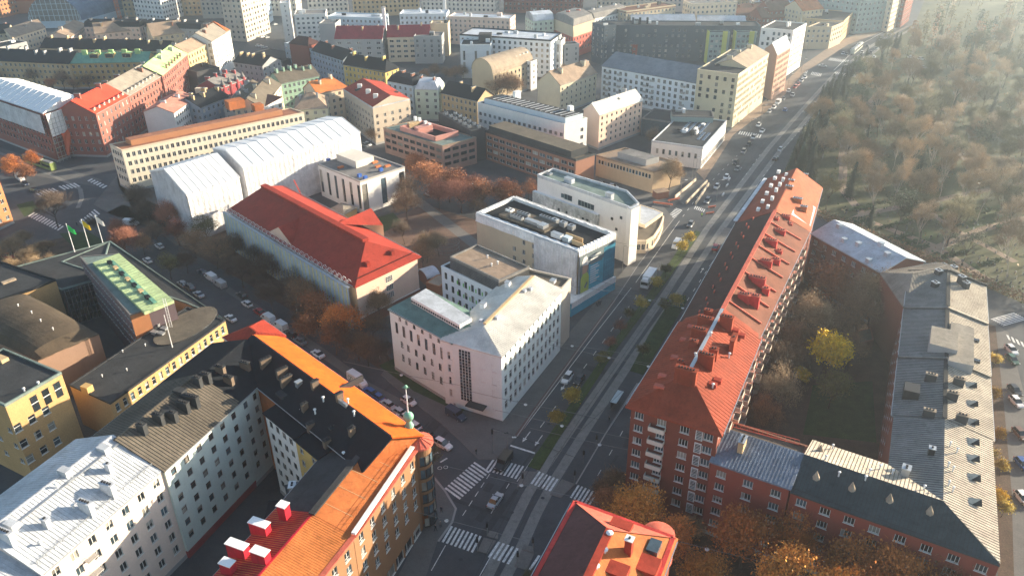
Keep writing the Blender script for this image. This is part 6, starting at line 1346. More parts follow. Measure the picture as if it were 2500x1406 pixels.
for k in range(3):
    a_, b_ = oA+eo*(Lo*fr[k]), oA+eo*(Lo*fr[k+1]); hh_ = 18.3-.55*k
    e_b = G('apartment_house', EL[k], hh_, wpts=h2([a_,b_,b_+ni*Wd_,a_+ni*Wd_]), rh=2.1, wall=W['brownbrick'], roofm=GS, roofm2=ROOF('roof_slatefelt',(.22,.22,.21)), wins={2: r4w}, seam=.62, seam_m=GC)  # court slope is the same metal, its shade put into a darker colour
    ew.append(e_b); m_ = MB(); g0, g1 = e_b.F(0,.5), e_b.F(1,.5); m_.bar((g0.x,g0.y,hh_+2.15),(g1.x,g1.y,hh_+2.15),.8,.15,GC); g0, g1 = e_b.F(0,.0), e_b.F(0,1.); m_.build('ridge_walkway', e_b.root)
    for t0, t1 in ((-.02,.5),(.5,1.02)):
        m_ = MB(); g0, g1 = e_b.F(0,t0), e_b.F(0,t1); m_.bar((g0.x,g0.y,e_b.zf(.1,t0)),(g1.x,g1.y,e_b.zf(.1,t1)),.4,.55,GC); m_.build('firewall', e_b.root)
e2b = ew[1]; m_ = MB(); p4 = [P(2275,795,21.2),P(2340,808,21.2),P(2338,856,21.2),P(2270,838,21.2)]; m_.prism([tuple(p.xy) for p in p4],17,21.2,W['grey'],RF['warmgrey']); m_.build('roof_penthouse', e2b.root)
m_ = MB(); p4 = [P(2322,785,20.3),P(2378,800,20.3),P(2378,893,20.3),P(2316,880,20.3)]; m_.prism([tuple(p.xy) for p in p4],17,20.3,W['grey'],RF['warmgrey']); m_.build('roof_penthouse', e2b.root)
for at in [(2382,832),(2384,882)]: rbox(e2b, at, .9, 1.3, .4, GL[0], 'roof_window')
e3 = ew[2]
for at in [(2270,930),(2265,1018),(2338,940),(2322,975),(2345,1030)]: chimney(e3, at, .8, 2.0, 1.7, W['charcoal'], px=True, rz=R_(-27), capmat=RF['beige'])
rbox(e3, (2222,965), 3.2, 2.8, 2., BLACK, 'roof_plant', extra='louvre')
def hatch(bd, at):
    g = onroof(bd, *at); m_ = MB(); m_.face([(-.2,-.9,.0),(1.5,-.5,.02),(1.2,.55,.75)],BLACK); m_.face([(-.2,-.9,0),(1.2,.55,.75),(-.9,.5,.3)],GS); m_.face([(1.5,-.5,.0),(1.2,.55,.75),(.6,.9,.0)],GS)
    o = m_.build('roof_hatch', None); o.parent = bd.root; o.location = g-bd.root.location; o.rotation_euler = (0,0,R_(-30))
for at in [(2366,940),(2368,985),(2370,1030),(2370,1078)]: hatch(e3, at)
c_a, c_b = oA+eo*(Lo*fr[3]), oB
sA, sB = P(1930,1190,18.), None
n7v = None
r7a = P(1932,1192,17.2); e7 = (r7a-c_b); e7.normalize(); n7v = Vector((e7.y,-e7.x,0)); n7v = n7v if n7v.y > 0 else -n7v
def isect(p, d, q, e):
    det = d.x*(-e.y)+e.x*d.y; w_ = q-p; t = (w_.x*(-e.y)+e.x*w_.y)/det; return p+d*t
ZE, ZR = 17.2, 19.3
M_ = isect(c_a+ni*8.5, eo, c_b+n7v*7.5, e7); K_ = isect(c_a+ni*17., eo, c_b+n7v*15., e7)
def zz(p, z): return Vector((p.x, p.y, z))
dE = lambda x, y: (Vector((x, y, 0))-c_b).dot(ni); dS = lambda x, y: (Vector((x, y, 0))-c_b).dot(n7v)
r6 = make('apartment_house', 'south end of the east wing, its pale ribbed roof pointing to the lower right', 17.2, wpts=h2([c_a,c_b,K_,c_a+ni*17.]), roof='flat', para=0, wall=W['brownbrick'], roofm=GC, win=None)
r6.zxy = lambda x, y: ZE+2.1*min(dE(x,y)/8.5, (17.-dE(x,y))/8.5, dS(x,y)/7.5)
slab(r6, [zz(c_a,ZE),zz(c_b,ZE),zz(M_,ZR),zz(c_a+ni*8.5,ZR)], GS, .62, GC); slab(r6, [zz(c_a+ni*8.5,ZR),zz(M_,ZR),zz(K_,ZE),zz(c_a+ni*17.,ZE)], ROOF('roof_slatefelt',(.22,.22,.21)), .62, GC)  # sunlit and shaded slope tones of one metal, as on the other sections
for at in [(2370,1118),(2372,1165),(2374,1225)]: hatch(r6, at)
for at in [(2318,1090),(2335,1105),(2314,1140),(2325,1150),(2315,1185),(2325,1200)]: vent(r6, at, 1., r=.12)
chimney(r6, (2272,1108), 1., 1., 1.4, BLACK, px=True)
sw = S(w=1.7,h=1.5,pu=3.9,pv=3.0,top=1.5,m=1.2,style='three',sill=True)
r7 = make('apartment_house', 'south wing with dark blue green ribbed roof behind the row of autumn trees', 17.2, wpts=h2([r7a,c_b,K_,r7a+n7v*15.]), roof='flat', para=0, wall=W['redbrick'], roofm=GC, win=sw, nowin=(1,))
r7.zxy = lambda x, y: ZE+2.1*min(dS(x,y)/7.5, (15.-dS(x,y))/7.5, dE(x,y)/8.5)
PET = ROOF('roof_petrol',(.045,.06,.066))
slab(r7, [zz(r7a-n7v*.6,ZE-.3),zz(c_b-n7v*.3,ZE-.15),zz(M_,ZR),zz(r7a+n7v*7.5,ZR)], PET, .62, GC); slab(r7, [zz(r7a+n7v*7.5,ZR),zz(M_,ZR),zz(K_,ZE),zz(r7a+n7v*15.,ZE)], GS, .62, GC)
def cone(bd, at):
    g = onroof(bd, *at); m_ = MB(); m_.tube([(0,0,-.3),(0,.2,1.3)],[.75,.04],RF['beige'],7); o = m_.build('roof_vent_cone', None); o.parent = bd.root; o.location = g-bd.root.location
for at in [(1993,1165),(2080,1192),(2172,1220),(2270,1250),(2003,1100)]: cone(r7, at)
for at in [(2047,1162),(2112,1172),(2015,1122),(2032,1095),(2122,1155),(2147,1145),(2178,1157),(2255,1195)]: vent(r7, at, .9, r=.13)
chimney(r7, (2208,1160), 1.3, 1.5, 1.8, W['concrete'], px=True)
r8a = P(1740,1123,18.8)
r8 = G('apartment_house', 'low link house with blue grey metal roof beside the tall red brick house', 17.6, wpts=h2([P(1737,1124,17.6),P(1928,1190,17.6),P(1928,1190,17.6)+n7v*8,P(1737,1124,17.6)+n7v*8]), roof='shed', rh=1.4, wall=W['redbrick'], roofm=ROOF('roof_bluegrey',(.16,.19,.24)), win=sw, seam=.62)
rt8 = make('roof_terrace', 'low terrace building with a red railing behind the blue grey link roof', 15.5, wpts=h2([P(1737,1124,15.5)+n7v*8.2,P(1928,1190,15.5)+n7v*8.2,P(1928,1190,15.5)+n7v*12.5,P(1737,1124,15.5)+n7v*12.5]), wall=W['brownbrick'], roofm='seambrown', para=.4)
chimney(r8, (1810,1095), 1., 2.4, 2.2, W['tan'], px=True, rz=R_(60))
tr2 = MB(); p0, p1 = P(1765,1035,18.), P(1950,1085,18.); 
for zz in (18.,19.): tr2.bar((p0.x,p0.y,zz),(p1.x,p1.y,zz),.08,.08,RF['pinkred'])
for k in range(18): g = p0.lerp(p1,k/17); tr2.bar((g.x,g.y,18.),(g.x,g.y+.001,19.),.06,.06,RF['pinkred'])
tr2.build('terrace_railing', r8.root)
# bottom red roofed house
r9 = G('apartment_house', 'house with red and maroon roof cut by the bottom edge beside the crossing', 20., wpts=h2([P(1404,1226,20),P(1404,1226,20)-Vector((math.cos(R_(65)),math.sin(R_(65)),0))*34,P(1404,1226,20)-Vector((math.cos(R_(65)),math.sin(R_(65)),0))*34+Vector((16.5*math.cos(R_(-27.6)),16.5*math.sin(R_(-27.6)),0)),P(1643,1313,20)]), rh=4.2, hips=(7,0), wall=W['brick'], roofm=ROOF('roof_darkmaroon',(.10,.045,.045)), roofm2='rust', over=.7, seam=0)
hp = MB(); a_, b_, c_ = r9.F(-.5/34,-.04), r9.F(-.5/34,1.04), r9.F(7/34,.5); hp.face([(*a_,19.8),(*c_,24.35),(*b_,19.8)],RF['pinkred']); hp.build('hip_slope', r9.root)
m_ = MB(); g0, g1 = r9.F(7/34,.5), r9.F(1,.5); m_.bar((g0.x,g0.y,24.2),(g1.x,g1.y,24.2),1.2,.5,RF['red']); m_.build('ridge_cap_red', r9.root)
for p_, q_ in (((0,0),(1,0)),((0,0),(0,1)),((0,1),(1,1))):
    m_ = MB(); g0, g1 = r9.F(*p_), r9.F(*q_); m_.bar((g0.x,g0.y,20.05),(g1.x,g1.y,20.05),.7,.2,RDC); m_.build('eave_flashing', r9.root)
rbox(r9, (1517,1283), 3.4, 1.8, .5, RF['red'], 'roof_hatch', rz=R_(-27)); chimney(r9, (1534,1350), 1.1, 1.1, 3.0, RF['red'], px=True, rz=R_(-27), capmat=PIPE)
rbox(r9, (1580,1385), 3.4, 3.4, .9, RF['red'], 'dormer', rz=R_(-27)); rbox(r9, (1596,1340), 1.8, 2.6, .9, GL[1], 'roof_window', rz=R_(-27)); rbox(r9, (1500,1395), 4, 2.5, .9, RF['red'], 'dormer', rz=R_(-27))
for at in [(1488,1310),(1475,1350),(1455,1390)]: vent(r9, at, .8, r=.3)
m_ = MB(); g = P(1608,1300,19.7); m_.tube([(g.x,g.y,14),(g.x,g.y,19.6),(g.x,g.y,20.2)],[2.6,2.6,.3],RF['pinkred'],20); m_.build('round_bay', r9.root)
# left edge sliver
le = make('corner_house', 'sunlit orange brick building sliver at the left frame edge with a shop front', 17., wpts=h2([P(35,545),P(-60,590),P(-120,540),P(-20,500)]), wall=W['orangebrick'], roofm='rust', win=WS)
# ================================================================ TREES
BARK = M('bark', (.075,.055,.042), .9, .25, 2.); BIRCHB = M('birch_bark', (.42,.36,.30), .8, .25, 3.)
LV = {k: M('leaf_'+k, c, .7, .35, .8, fine=.35, orand=.32, spec=.2) for k, c in dict(rust=(.28,.11,.045), orange=(.54,.19,.045), gold=(.58,.25,.05), yellow=(.74,.50,.02), straw=(.46,.33,.05), olive=(.14,.13,.04), twig=(.24,.145,.08), redtwig=(.30,.12,.075), dark=(.10,.07,.05), palet=(.34,.24,.14), green=(.055,.09,.03), spruce=(.022,.042,.02), pine=(.05,.075,.035), cem=(.17,.15,.07)).items()}
def grow(seed, h, spread, levels, twigs, leafn, leafs, lmat, bmat, first=.3, trunk_r=.22, up=.5, sliver=False, nl=6):
    r = random.Random(seed); tb, cb = MB(), MB(); tips = []
    def branch(p, d, L, rad, lev):
        n = 3; pts = [p]; dd = d.copy()
        for k in range(n):
            dd = (dd+Vector((r.uniform(-1,1), r.uniform(-1,1), r.uniform(-.3,.8)))*.16).normalized(); pts.append(pts[-1]+dd*L/n)
        tb.tube(pts, [rad*(1-.22*k) for k in range(n+1)], bmat, 6 if lev == 0 else (4 if lev < 2 else 3))
        if lev >= levels: tips.append((pts[-1], dd)); tips.append((pts[-2], dd)); return
        k2 = nl if lev == 0 else r.choice((3,4))
        for j in range(k2):
            a = 2*math.pi*(j+r.uniform(-.3,.3))/k2; f = r.uniform(.45,1.) if lev == 0 else r.uniform(.35,1.)
            q_ = pts[-1].lerp(pts[0], (1-f)*(.55 if lev == 0 else .8)); o = dd.orthogonal().normalized(); o2 = dd.cross(o)
            nd = (dd*up+(o*math.cos(a)+o2*math.sin(a))*spread*r.uniform(.6,1.1)+Vector((0,0,.25))).normalized()
            branch(q_, nd, L*r.uniform(.55,.78), rad*.55, lev+1)
        if lev == 0: branch(pts[-1], (dd+Vector((r.uniform(-.1,.1),r.uniform(-.1,.1),.3))).normalized(), L*.8, rad*.6, lev+1)
    branch(Vector((0,0,0)), Vector((0,0,1)), h*first*1.25, trunk_r, 0)
    mx = max(t[0].z for t in tips); sc_ = (h*.95)/mx
    for t, d in tips:
        for j in range(twigs):
            q_ = t+Vector((r.gauss(0,1),r.gauss(0,1),r.gauss(0,.8)))*leafs[1]; dv = (d+Vector((r.uniform(-1,1),r.uniform(-1,1),r.uniform(-.5,1)))*.9).normalized()*r.uniform(.5,1.1)
            sd_ = dv.orthogonal().normalized()*.03; cb.face([q_-sd_, q_+sd_, q_+dv], lmat)
        for j in range(leafn):
            q_ = t+Vector((r.gauss(0,1),r.gauss(0,1),r.gauss(0,.8)))*leafs[1]; s_ = leafs[0]*r.uniform(.6,1.3)
            a = Vector((r.uniform(-1,1),r.uniform(-1,1),r.uniform(-1,1))).normalized()*s_; b = a.orthogonal().normalized()*s_*r.uniform(.5,1.)
            cb.face([q_-a, q_+b, q_+a, q_-b], lmat)
    tb.v = [(x*sc_, y*sc_, z*sc_) for x, y, z in tb.v]; cb.v = [(x*sc_, y*sc_, z*sc_) for x, y, z in cb.v]
    return tb.mesh('trunk'), cb.mesh('crown'), h
def spruce(seed, h, rb, mat):
    r = random.Random(seed); tb, cb = MB(), MB(); tb.tube([(0,0,0),(0,0,h*.5),(0,0,h)],[.2,.12,.02],BARK,6); lv = 26
    for i in range(lv):
        z = h*(.10+.88*i/lv); rr = rb*(1-i/lv)**.85+.15; n = max(5,int(13*(1-i/lv))+4)
        for j in range(n):
            a = 2*math.pi*(j+r.random())/n; R0 = rr*r.uniform(.65,1.15); d = Vector((math.cos(a),math.sin(a),0))
            for k in range(4):
                f = (k+.6)/4*R0; q_ = d*f+Vector((r.uniform(-.12,.12),r.uniform(-.12,.12),z-f*.35+r.uniform(-.15,.15))); s_ = .22+.34*(1-k/4)*(rr/rb)
                o = Vector((-d.y,d.x,0)); cb.face([q_-d*s_, q_+o*s_*.8+Vector((0,0,-.15)), q_+d*s_*1.1+Vector((0,0,-.2)), q_-o*s_*.8+Vector((0,0,.05))], mat)
    return tb.mesh('trunk'), cb.mesh('crown'), h
TP = {}
def proto(kind, var):
    k = (kind, var)
    if k in TP: return TP[k]
    s = hash(kind) % 1 + sum(ord(c) for c in kind)*7+var*31
    g = dict(orange=lambda: grow(s,12,.9,3,12,18,(.17,.68),LV['orange'],BARK,.28,.26,nl=7), gold=lambda: grow(s,12,.9,3,12,18,(.17,.68),LV['gold'],BARK,.28,.26,nl=7), rust=lambda: grow(s,12,.9,3,14,14,(.20,.8),LV['rust'],BARK,.3,.24,nl=7),
        bare=lambda: grow(s,12,.8,4,9,0,(.1,.5),LV['dark'],BARK,.3,.22,nl=6), brown=lambda: grow(s,12,.9,3,26,6,(.12,.75),LV['twig'],BARK,.3,.24,nl=7), red=lambda: grow(s,10,.9,3,28,7,(.13,.75),LV['redtwig'],BARK,.28,.2,nl=7),
        yellow=lambda: grow(s,11,.5,3,2,24,(.19,.6),LV['yellow'],BARK,.3,.2,nl=7), olive=lambda: grow(s,11,.7,3,4,10,(.18,.65),LV['olive'],BARK,.3,.2,nl=7), pale=lambda: grow(s,12,.85,3,40,8,(.13,.75),LV['palet'],BARK,.3,.2,nl=7),
        birch=lambda: grow(s,17,.45,3,36,10,(.11,.55),LV['palet'],BIRCHB,.42,.17,up=.9,nl=7), cem=lambda: grow(s,16,.7,3,34,14,(.12,.6),LV['cem'],BARK,.35,.25,up=.8,nl=7), spruce=lambda: spruce(s,15,3.2,LV['spruce']), pine=lambda: grow(s,16,.6,3,0,16,(.26,.8),LV['pine'],BARK,.5,.22,nl=6),
        small=lambda: grow(s,4.2,.6,2,4,34,(.15,.42),LV['straw'],BARK,.35,.07,nl=6), smallolive=lambda: grow(s,4.2,.6,2,4,34,(.15,.42),LV['olive'],BARK,.35,.07,nl=6), smallbrown=lambda: grow(s,4.5,.6,2,22,6,(.1,.35),LV['redtwig'],BARK,.35,.06,nl=6), shrub=lambda: grow(s,3.2,1.0,2,20,8,(.1,.4),LV['twig'],BARK,.2,.08,nl=8))[kind]()
    TP[k] = g; return g
rt = random.Random(5)
def tree(px, py, h, kind, label, group=None, at='crown', var=None, wp=None, name='tree', wide=1.):
    tm, cm, hb_ = proto(kind, rt.randrange(3) if var is None else var)
    g = Vector((*wp, 0)) if wp is not None else (P(px, py, h*.6) if at == 'crown' else P(px, py, 0))
    r = empty(name, (g.x, g.y, 0), label, 'tree', group, rt.uniform(0, 6.28)); s_ = h/hb_
    inst('trunk', tm, r, (0,0,0), 0, (s_*wide, s_*wide, s_)); inst('crown', cm, r, (0,0,0), 0, (s_*wide, s_*wide, s_)); return r
orow = 'autumn trees in front of the south wing'
for i, (x, y, h, k, l) in enumerate([(1560,1245,11,'gold','golden autumn tree nearest the crossing, above the maroon roof'), (1835,1240,12.5,'orange','tall orange tree in front of the link house windows'), (1968,1265,12,'orange','orange brown tree second in the row before the south wing'), (2085,1300,12,'orange','orange tree at the middle of the row before the south wing'),
        (2215,1325,12,'orange','orange tree under the dark ribbed roof, fourth in the row'), (2365,1360,12,'rust','rusty tree in the lower right corner at the end of the row'), (1932,1362,11,'gold','golden tree in the second row at the bottom edge, right of the lamp'), (2065,1392,11,'gold','golden brown tree in the second row cut by the bottom edge'),
        (2190,1420,11,'orange','orange tree mostly below the bottom edge'), (2310,1430,11,'rust','rusty tree mostly below the bottom edge, near the right corner'), (1725,1402,9,'gold','small golden tree at the bottom edge beside the red roofed house'), (1475,1222,8,'rust','thin rust twigged tree beside the zebra crossing'), (1607,1170,8,'rust','slender rusty tree against the red brick facade'), (1640,1290,9,'orange','orange tree between golden tree and brick facade'), (1300,1410,5,'olive','low olive tree on the traffic island at the bottom edge')]):
    if x > 1800:
        base = (r7a, c_b); off = 5.5 if y < 1361 or x == 2365 else 13.5; best = min(((abs((P(x,y,z_*.25)-c_b).dot(n7v)+off), z_*.25) for z_ in range(12,60)))
        zc_ = best[1]; h = min(15.2, max(8., zc_/.64)); g = P(x,y,zc_); tree(0, 0, h, k, l, orow, wp=(g.x, g.y), wide=.78)
    else: tree(x, y, h, k, l, orow if i < 12 else None, wide=1.05)
mid = [(1050,425,12,'rust','big rust brown tree in front of the brutalist office, left one of the pair'), (1095,445,12,'rust','big rust brown tree in front of the brutalist office, right one of the pair'), (1125,475,11,'red','reddish tree on the park path behind the play ground'), (1020,400,10,'rust','rusty tree beside the cube building\'s far corner'), (1070,470,10,'red','reddish brown tree shading the parked car on the park path'), (1180,475,11,'rust','rust tree left of the white wrapped roof'), (1218,468,11,'rust','rust tree right behind the white wrapped roof'), (1250,470,10,'rust','rust tree touching the mural building'), (1155,455,9,'red','smaller reddish tree in the park clump'),
    (990,500,11,'brown','tree on the play ground beside the cube building'), (1040,600,9,'pale','pale bare tree between the red hall and the play ground'), (1070,590,8,'pale','second pale bare tree by the round swing cage'), (1030,625,8,'brown','bare tree right at the corner of the red hall'),
    (500,552,11,'olive','olive gold conical tree in front of the white tent'), (540,490,13,'pale','tall fan shaped bare tree at the end of the red hall'), (470,590,9,'brown','brown tree by the corner of the white tent'), (560,600,10,'bare','dark bare street tree, first along the netted hall'), (605,625,10,'bare','dark bare street tree, second along the netted hall'), (650,655,10,'bare','dark bare street tree, third along the netted hall'), (695,690,10,'bare','dark bare street tree, fourth along the netted hall'), (735,715,10,'brown','brown street tree, fifth along the netted hall'), (775,745,10,'rust','rust street tree with thinning crown near the pink end wall'),
    (840,775,10.5,'orange','bright orange tree in front of the pink end wall'), (905,790,9,'brown','brown tree between orange tree and white office'), (920,740,9,'pale','thin pale birch like tree against the pink wall'), (815,820,9,'rust','rusty tree low beside the street in front of the orange tree'), (740,790,8,'rust','rust coloured small tree on the kerb near the white vans'),
    (408,640,9,'olive','olive green tree over the parked cars beside the hall roof'), (125,500,13,'bare','large spreading dark bare tree on the square at the left'), (335,480,11,'bare','dark bare tree at the corner of the cream building'), (360,505,10,'bare','second dark bare tree in front of the white tent'), (408,520,10,'red','reddish purple tree in front of the tent\'s end'), (430,560,9,'red','reddish tree low at the tent\'s corner'), (300,590,9,'red','dark red tree beside the white flag'), (285,555,7,'red','red brown tree by the white van'), (345,590,7,'brown','brown tree behind the flag roof'),
    (25,400,9,'orange','orange tree on the tram street at the left edge'), (55,420,8,'rust','rust tree over the white van on the tram street'), (70,385,7,'orange','small orange tree next to the tram'), (228,545,6,'bare','thin bare tree between the white flag and zebra crossing'), (320,545,6,'bare','thin bare tree beside the white van'), (1637,420,11,'pale','tall solitary bare tree in front of the low sand coloured building'), (1048,1105,7,'olive','olive columnar tree beside the glazed round bay'), (580,580,7,'brown','brown small tree between tent and netted hall')]
for a in mid: tree(a[0], a[1], a[2]*1.1, *a[3:])
for i, (x, y, h, k) in enumerate([(522,610,11,'brown'),(585,655,11,'bare'),(662,722,11,'bare'),(748,770,10,'bare'),(872,835,10,'bare'),(895,850,9,'brown'),(945,845,8,'bare'),(450,630,9,'bare'),(380,560,10,'bare'),(1000,455,11,'brown'),(985,560,9,'bare'),(1160,500,9,'brown'),(1290,455,9,'rust'),(600,585,9,'bare'),(640,615,9,'bare')]): tree(x, y, h, k, 'leafless tree among the street trees around the netted red hall and the park behind', 'leafless trees around the red hall')
for i, (x, y, h) in enumerate([(25,600,7),(60,580,6),(70,625,7),(110,605,7),(130,640,6),(30,650,6),(90,650,6),(-10,620,7)]): tree(x, y, h, 'pale', 'bushy leafless brown tree in the clump beside the hall roof at the left edge', 'bushy trees at the left edge', wide=1.35)
for i, (x, y, h, k) in enumerate([(10,175,11,'brown'),(45,165,12,'brown'),(80,185,11,'brown'),(150,190,11,'brown'),(185,180,12,'brown'),(215,195,10,'brown'),(240,178,11,'brown'),(110,175,10,'brown'),(175,205,9,'brown'),(-20,190,10,'brown'),(265,185,9,'brown')]): tree(x, y, h, k, 'brown leafless tree in the inner garden behind the white wrapped block', 'brown garden trees at the upper left')
tree(130,205,8,'orange','bright orange tree glowing behind the white tent roof at the upper left'); tree(160,148,8,'rust','reddish tree touching the green copper roof')
for a in [(1990,835,13,'pale','bare tree just above the yellow tree'), (2100,770,13,'brown','bare tree between the shed and the white roofed house'), (1918,890,12,'brown','tall brown tree hugging the balcony side of the courtyard'), (2080,725,14,'brown','brown tree left of the largest courtyard tree'), (2013,862,14.5,'yellow','bright yellow tree in the middle of the dark courtyard'), (1962,915,6,'yellow','low bright yellow shrub left of the courtyard\'s yellow tree'), (1985,775,15,'pale','brown tree in the courtyard above the yellow tree'), (2062,800,12,'brown','round brown tree right of the courtyard\'s yellow tree'), (1905,955,12,'pale','round bare tree by the balcony side of the courtyard'), (2140,715,17,'pale','largest bare tree of the courtyard in front of the white roofed house'), (2045,685,14,'rust','rust twigged tree against the brick court house'), (1935,830,13,'brown','slim brown tree at the courtyard path'), (2035,940,11,'olive','olive green tree just below the yellow tree'), (2075,860,10,'brown','small brown tree beside the courtyard shed'), (1865,1010,10,'brown','brown tree at the near left corner of the courtyard'), (2175,700,14,'brown','bare tree next to the largest courtyard tree')]: tree(*a)
for x, y, h in [(1060,172,9),(1085,176,8),(1110,180,9),(1035,182,8),(1130,172,8),(1215,205,14),(1237,200,14),(1258,206,13),(1380,170,8),(1600,330,8),(905,330,7)]: tree(x, y, h, 'brown', 'leafless tree in a yard between the mid distance houses', 'yard trees between the houses')
for x, y, k, l in [(1663,603,'small','small yellow tree on the median behind the white van'), (1681,582,'small','small orange yellow tree near the far tip of the median'), (1626,660,'smallolive','olive tree low on the median past the white truck'), (1602,690,'small','small golden tree right beside the white truck'), (1565,742,'small','small golden tree on the median, next one nearer than the truck'), (1540,765,'smallolive','olive gold tree on the median in the middle of the row'), (1492,838,'smallbrown','red brown thin tree on the median'), (1466,874,'smallolive','round olive yellow tree on the median above the two cars'), (1400,970,'small','golden tree on the median right below the black car'), (1361,1022,'small','golden tree nearest the crossing on the median'), (1652,732,'small','small golden tree on the lawn beside the tram track'), (1626,748,'smallolive','olive tree on the lawn beside the tram track'), (1571,856,'smallolive','olive tree at the near end of the lawn beside the tram track'), (1515,798,'smallbrown','thin bare sapling on the median')]: tree(x, y, 4.4, k, l, 'small trees along the tram track')
for x, y in [(2425,1110),(2448,1140),(2440,1215),(2452,1240),(2440,1060),(2430,880),(2428,960)]: tree(x, y, 4, 'small', 'yellowing hedge tree between the ribbed roof and the right hand street', 'hedge trees by the right hand street')
for x, y in [(1475,1195),(1500,1175),(1520,1205),(1590,1230),(1690,1290)]: tree(x, y, 3, 'shrub', 'leafless shrub in the dark front garden of the red brick house', 'front garden shrubs')
# cemetery and park trees
cg = [P(*p).xy for p in [(1992,512),(1925,420),(1965,340),(2020,255),(2090,185),(2165,125),(2250,60),(2330,0)]]
def left_edge(y):
    for a, b in zip(cg, cg[1:]):
        if a.y <= y <= b.y: return a.x+(b.x-a.x)*(y-a.y)/(b.y-a.y)
    return cg[0].x+(y-cg[0].y)*-.3 if y < cg[0].y else cg[-1].x
hed = [P(*p).xy for p in [(1990,525),(2500,742),(2800,860)]]
n_t = 0; r6_ = random.Random(21); placed = []
lab = dict(birch=('slender pale birch among the hazy cemetery trees','birches in the cemetery'), cem=('brown thinning tree in the hazy cemetery wood','brown trees in the cemetery'), spruce=('dark pointed spruce in the hazy cemetery','spruces in the cemetery'), pine=('dark green pine in the hazy cemetery wood','pines in the cemetery'), pale=('pale leafless tree in the hazy cemetery','pale bare trees in the cemetery'))
tries = 0
while n_t < 215 and tries < 20000:
    tries += 1; y = 170+(r6_.random()**1.1)*330; xl = left_edge(y)+3; x = xl+r6_.random()*(60+y*.55)
    q_ = Q(x, y, 0)
    if not (-50 < q_[1] and q_[0] < 2620): continue
    t_ = (x-hed[0].x)/(hed[1].x-hed[0].x); hy = hed[0].y+t_*(hed[1].y-hed[0].y)
    if y < hy+6: continue
    near_ = q_[1] > 440; clr = 1900 < q_[0] < 2480 and 430 < q_[1] < 690
    if clr and r6_.random() < .62: continue
    md = 7. if q_[1] > 250 else 9
    if any((x-a)**2+(y-b)**2 < md*md for a, b in placed): continue
    placed.append((x, y)); u = r6_.random(); edge = x < xl+9
    k = 'spruce' if (edge and u < .6) else ('birch' if u < .42 else ('cem' if u < .68 else ('pine' if u < .8 else ('pale' if u < .92 else 'spruce'))))
    tree(0, 0, {'birch': 18,'cem': 16,'spruce': 14,'pine': 15,'pale': 13}[k]*r6_.uniform(.75,1.2), k, lab[k][0], lab[k][1], wp=(x, y)); n_t += 1
fw2 = MB(); rw_ = random.Random(31)
for k in range(520):
    y = rw_.uniform(470,800); x = left_edge(min(y,640))+4+rw_.random()*(60+y*.55); hh_ = rw_.uniform(10,18); q_ = Q(x,y,0)
    if q_[1] < -60 or q_[0] > 2620: continue
    mt = LV[rw_.choice(['cem','palet','spruce','pine','twig','cem'])]; fw2.tube([(x,y,0),(x,y,hh_*.8)],[.2,.08],BARK,4); wr_ = rw_.uniform(2.2,4)
    for j in range(190):
        f = rw_.uniform(.25,1.); rr_ = wr_*math.sqrt(rw_.random())*(1.15-f*.75); a_ = rw_.uniform(0,6.28); p = Vector((x+rr_*math.cos(a_),y+rr_*math.sin(a_),hh_*f)); v = Vector((rw_.uniform(-1,1),rw_.uniform(-1,1),rw_.uniform(-1,1))).normalized()*.42; w_ = v.orthogonal().normalized()*.35; fw2.face([p-v,p+w_,p+v,p-w_], mt)
tagp(fw2.build('distant_wood', kind='stuff'), 'hazy wood continuing behind the cemetery towards the top right corner', 'wood')
for x, y, h in [(1962,400,15),(1945,395,12),(1985,350,13),(2008,300,13),(2000,275,14),(2040,235,12),(2012,330,12),(2067,205,11),(1972,345,10),(1935,410,9),(1955,420,15),(1930,425,12),(1975,375,15),(1990,335,13),(2000,318,16),(2018,288,15),(2030,262,14),(2048,222,14),(2062,212,13),(2080,190,12),(2025,250,15),(1950,385,14),(1966,362,13),(2010,270,15),(2095,178,12),(2110,165,12)]: tree(x, y, h, 'spruce', 'dark spruce standing tight against the edge of the main road', 'spruces along the road edge', at='base')
ug = MB(); ru = random.Random(77)
for k in range(9000):
    y = 165+ru.random()*420; x = left_edge(y)+2+ru.random()*(60+y*.55); t_ = (x-hed[0].x)/(hed[1].x-hed[0].x)
    if y < hed[0].y+t_*(hed[1].y-hed[0].y)+5: continue
    s_ = ru.uniform(.15,.5); q_ = Vector((x+3*math.sin(y*.3),y+3*math.sin(x*.4),ru.uniform(.05,.9))); v = Vector((ru.uniform(-1,1),ru.uniform(-1,1),ru.uniform(-.6,.6))).normalized()*s_; w_ = v.orthogonal().normalized()*s_
    ug.face([q_-v,q_+w_,q_+v,q_-w_], LV[ru.choice(['twig','green','olive','cem','palet','spruce'])])
tagp(ug.build('undergrowth', kind='stuff'), 'low shrubs, leaves and ground cover spread under the cemetery trees', 'undergrowth')
# hedge along the cemetery
hb2 = MB(); a_, b_ = hed[0], hed[2]; d_ = b_-a_; rh_ = random.Random(4)
for k in range(5200):
    f = rh_.random(); o_ = rh_.gauss(0,.9); zz = rh_.uniform(.1,2.6); p = a_+d_*f+Vector((-d_.y,d_.x)).normalized()*o_; s_ = rh_.uniform(.15,.35)
    v = Vector((rh_.uniform(-1,1),rh_.uniform(-1,1),rh_.uniform(-1,1))).normalized()*s_; w_ = v.orthogonal().normalized()*s_; q_ = Vector((p.x,p.y,zz)); hb2.face([q_-v,q_+w_,q_+v,q_-w_], LV['twig'] if rh_.random() < .8 else LV['olive'])
tagp(hb2.build('hedge'), 'long brown hedge between the cemetery and the street beyond the white roofed house', 'hedge')
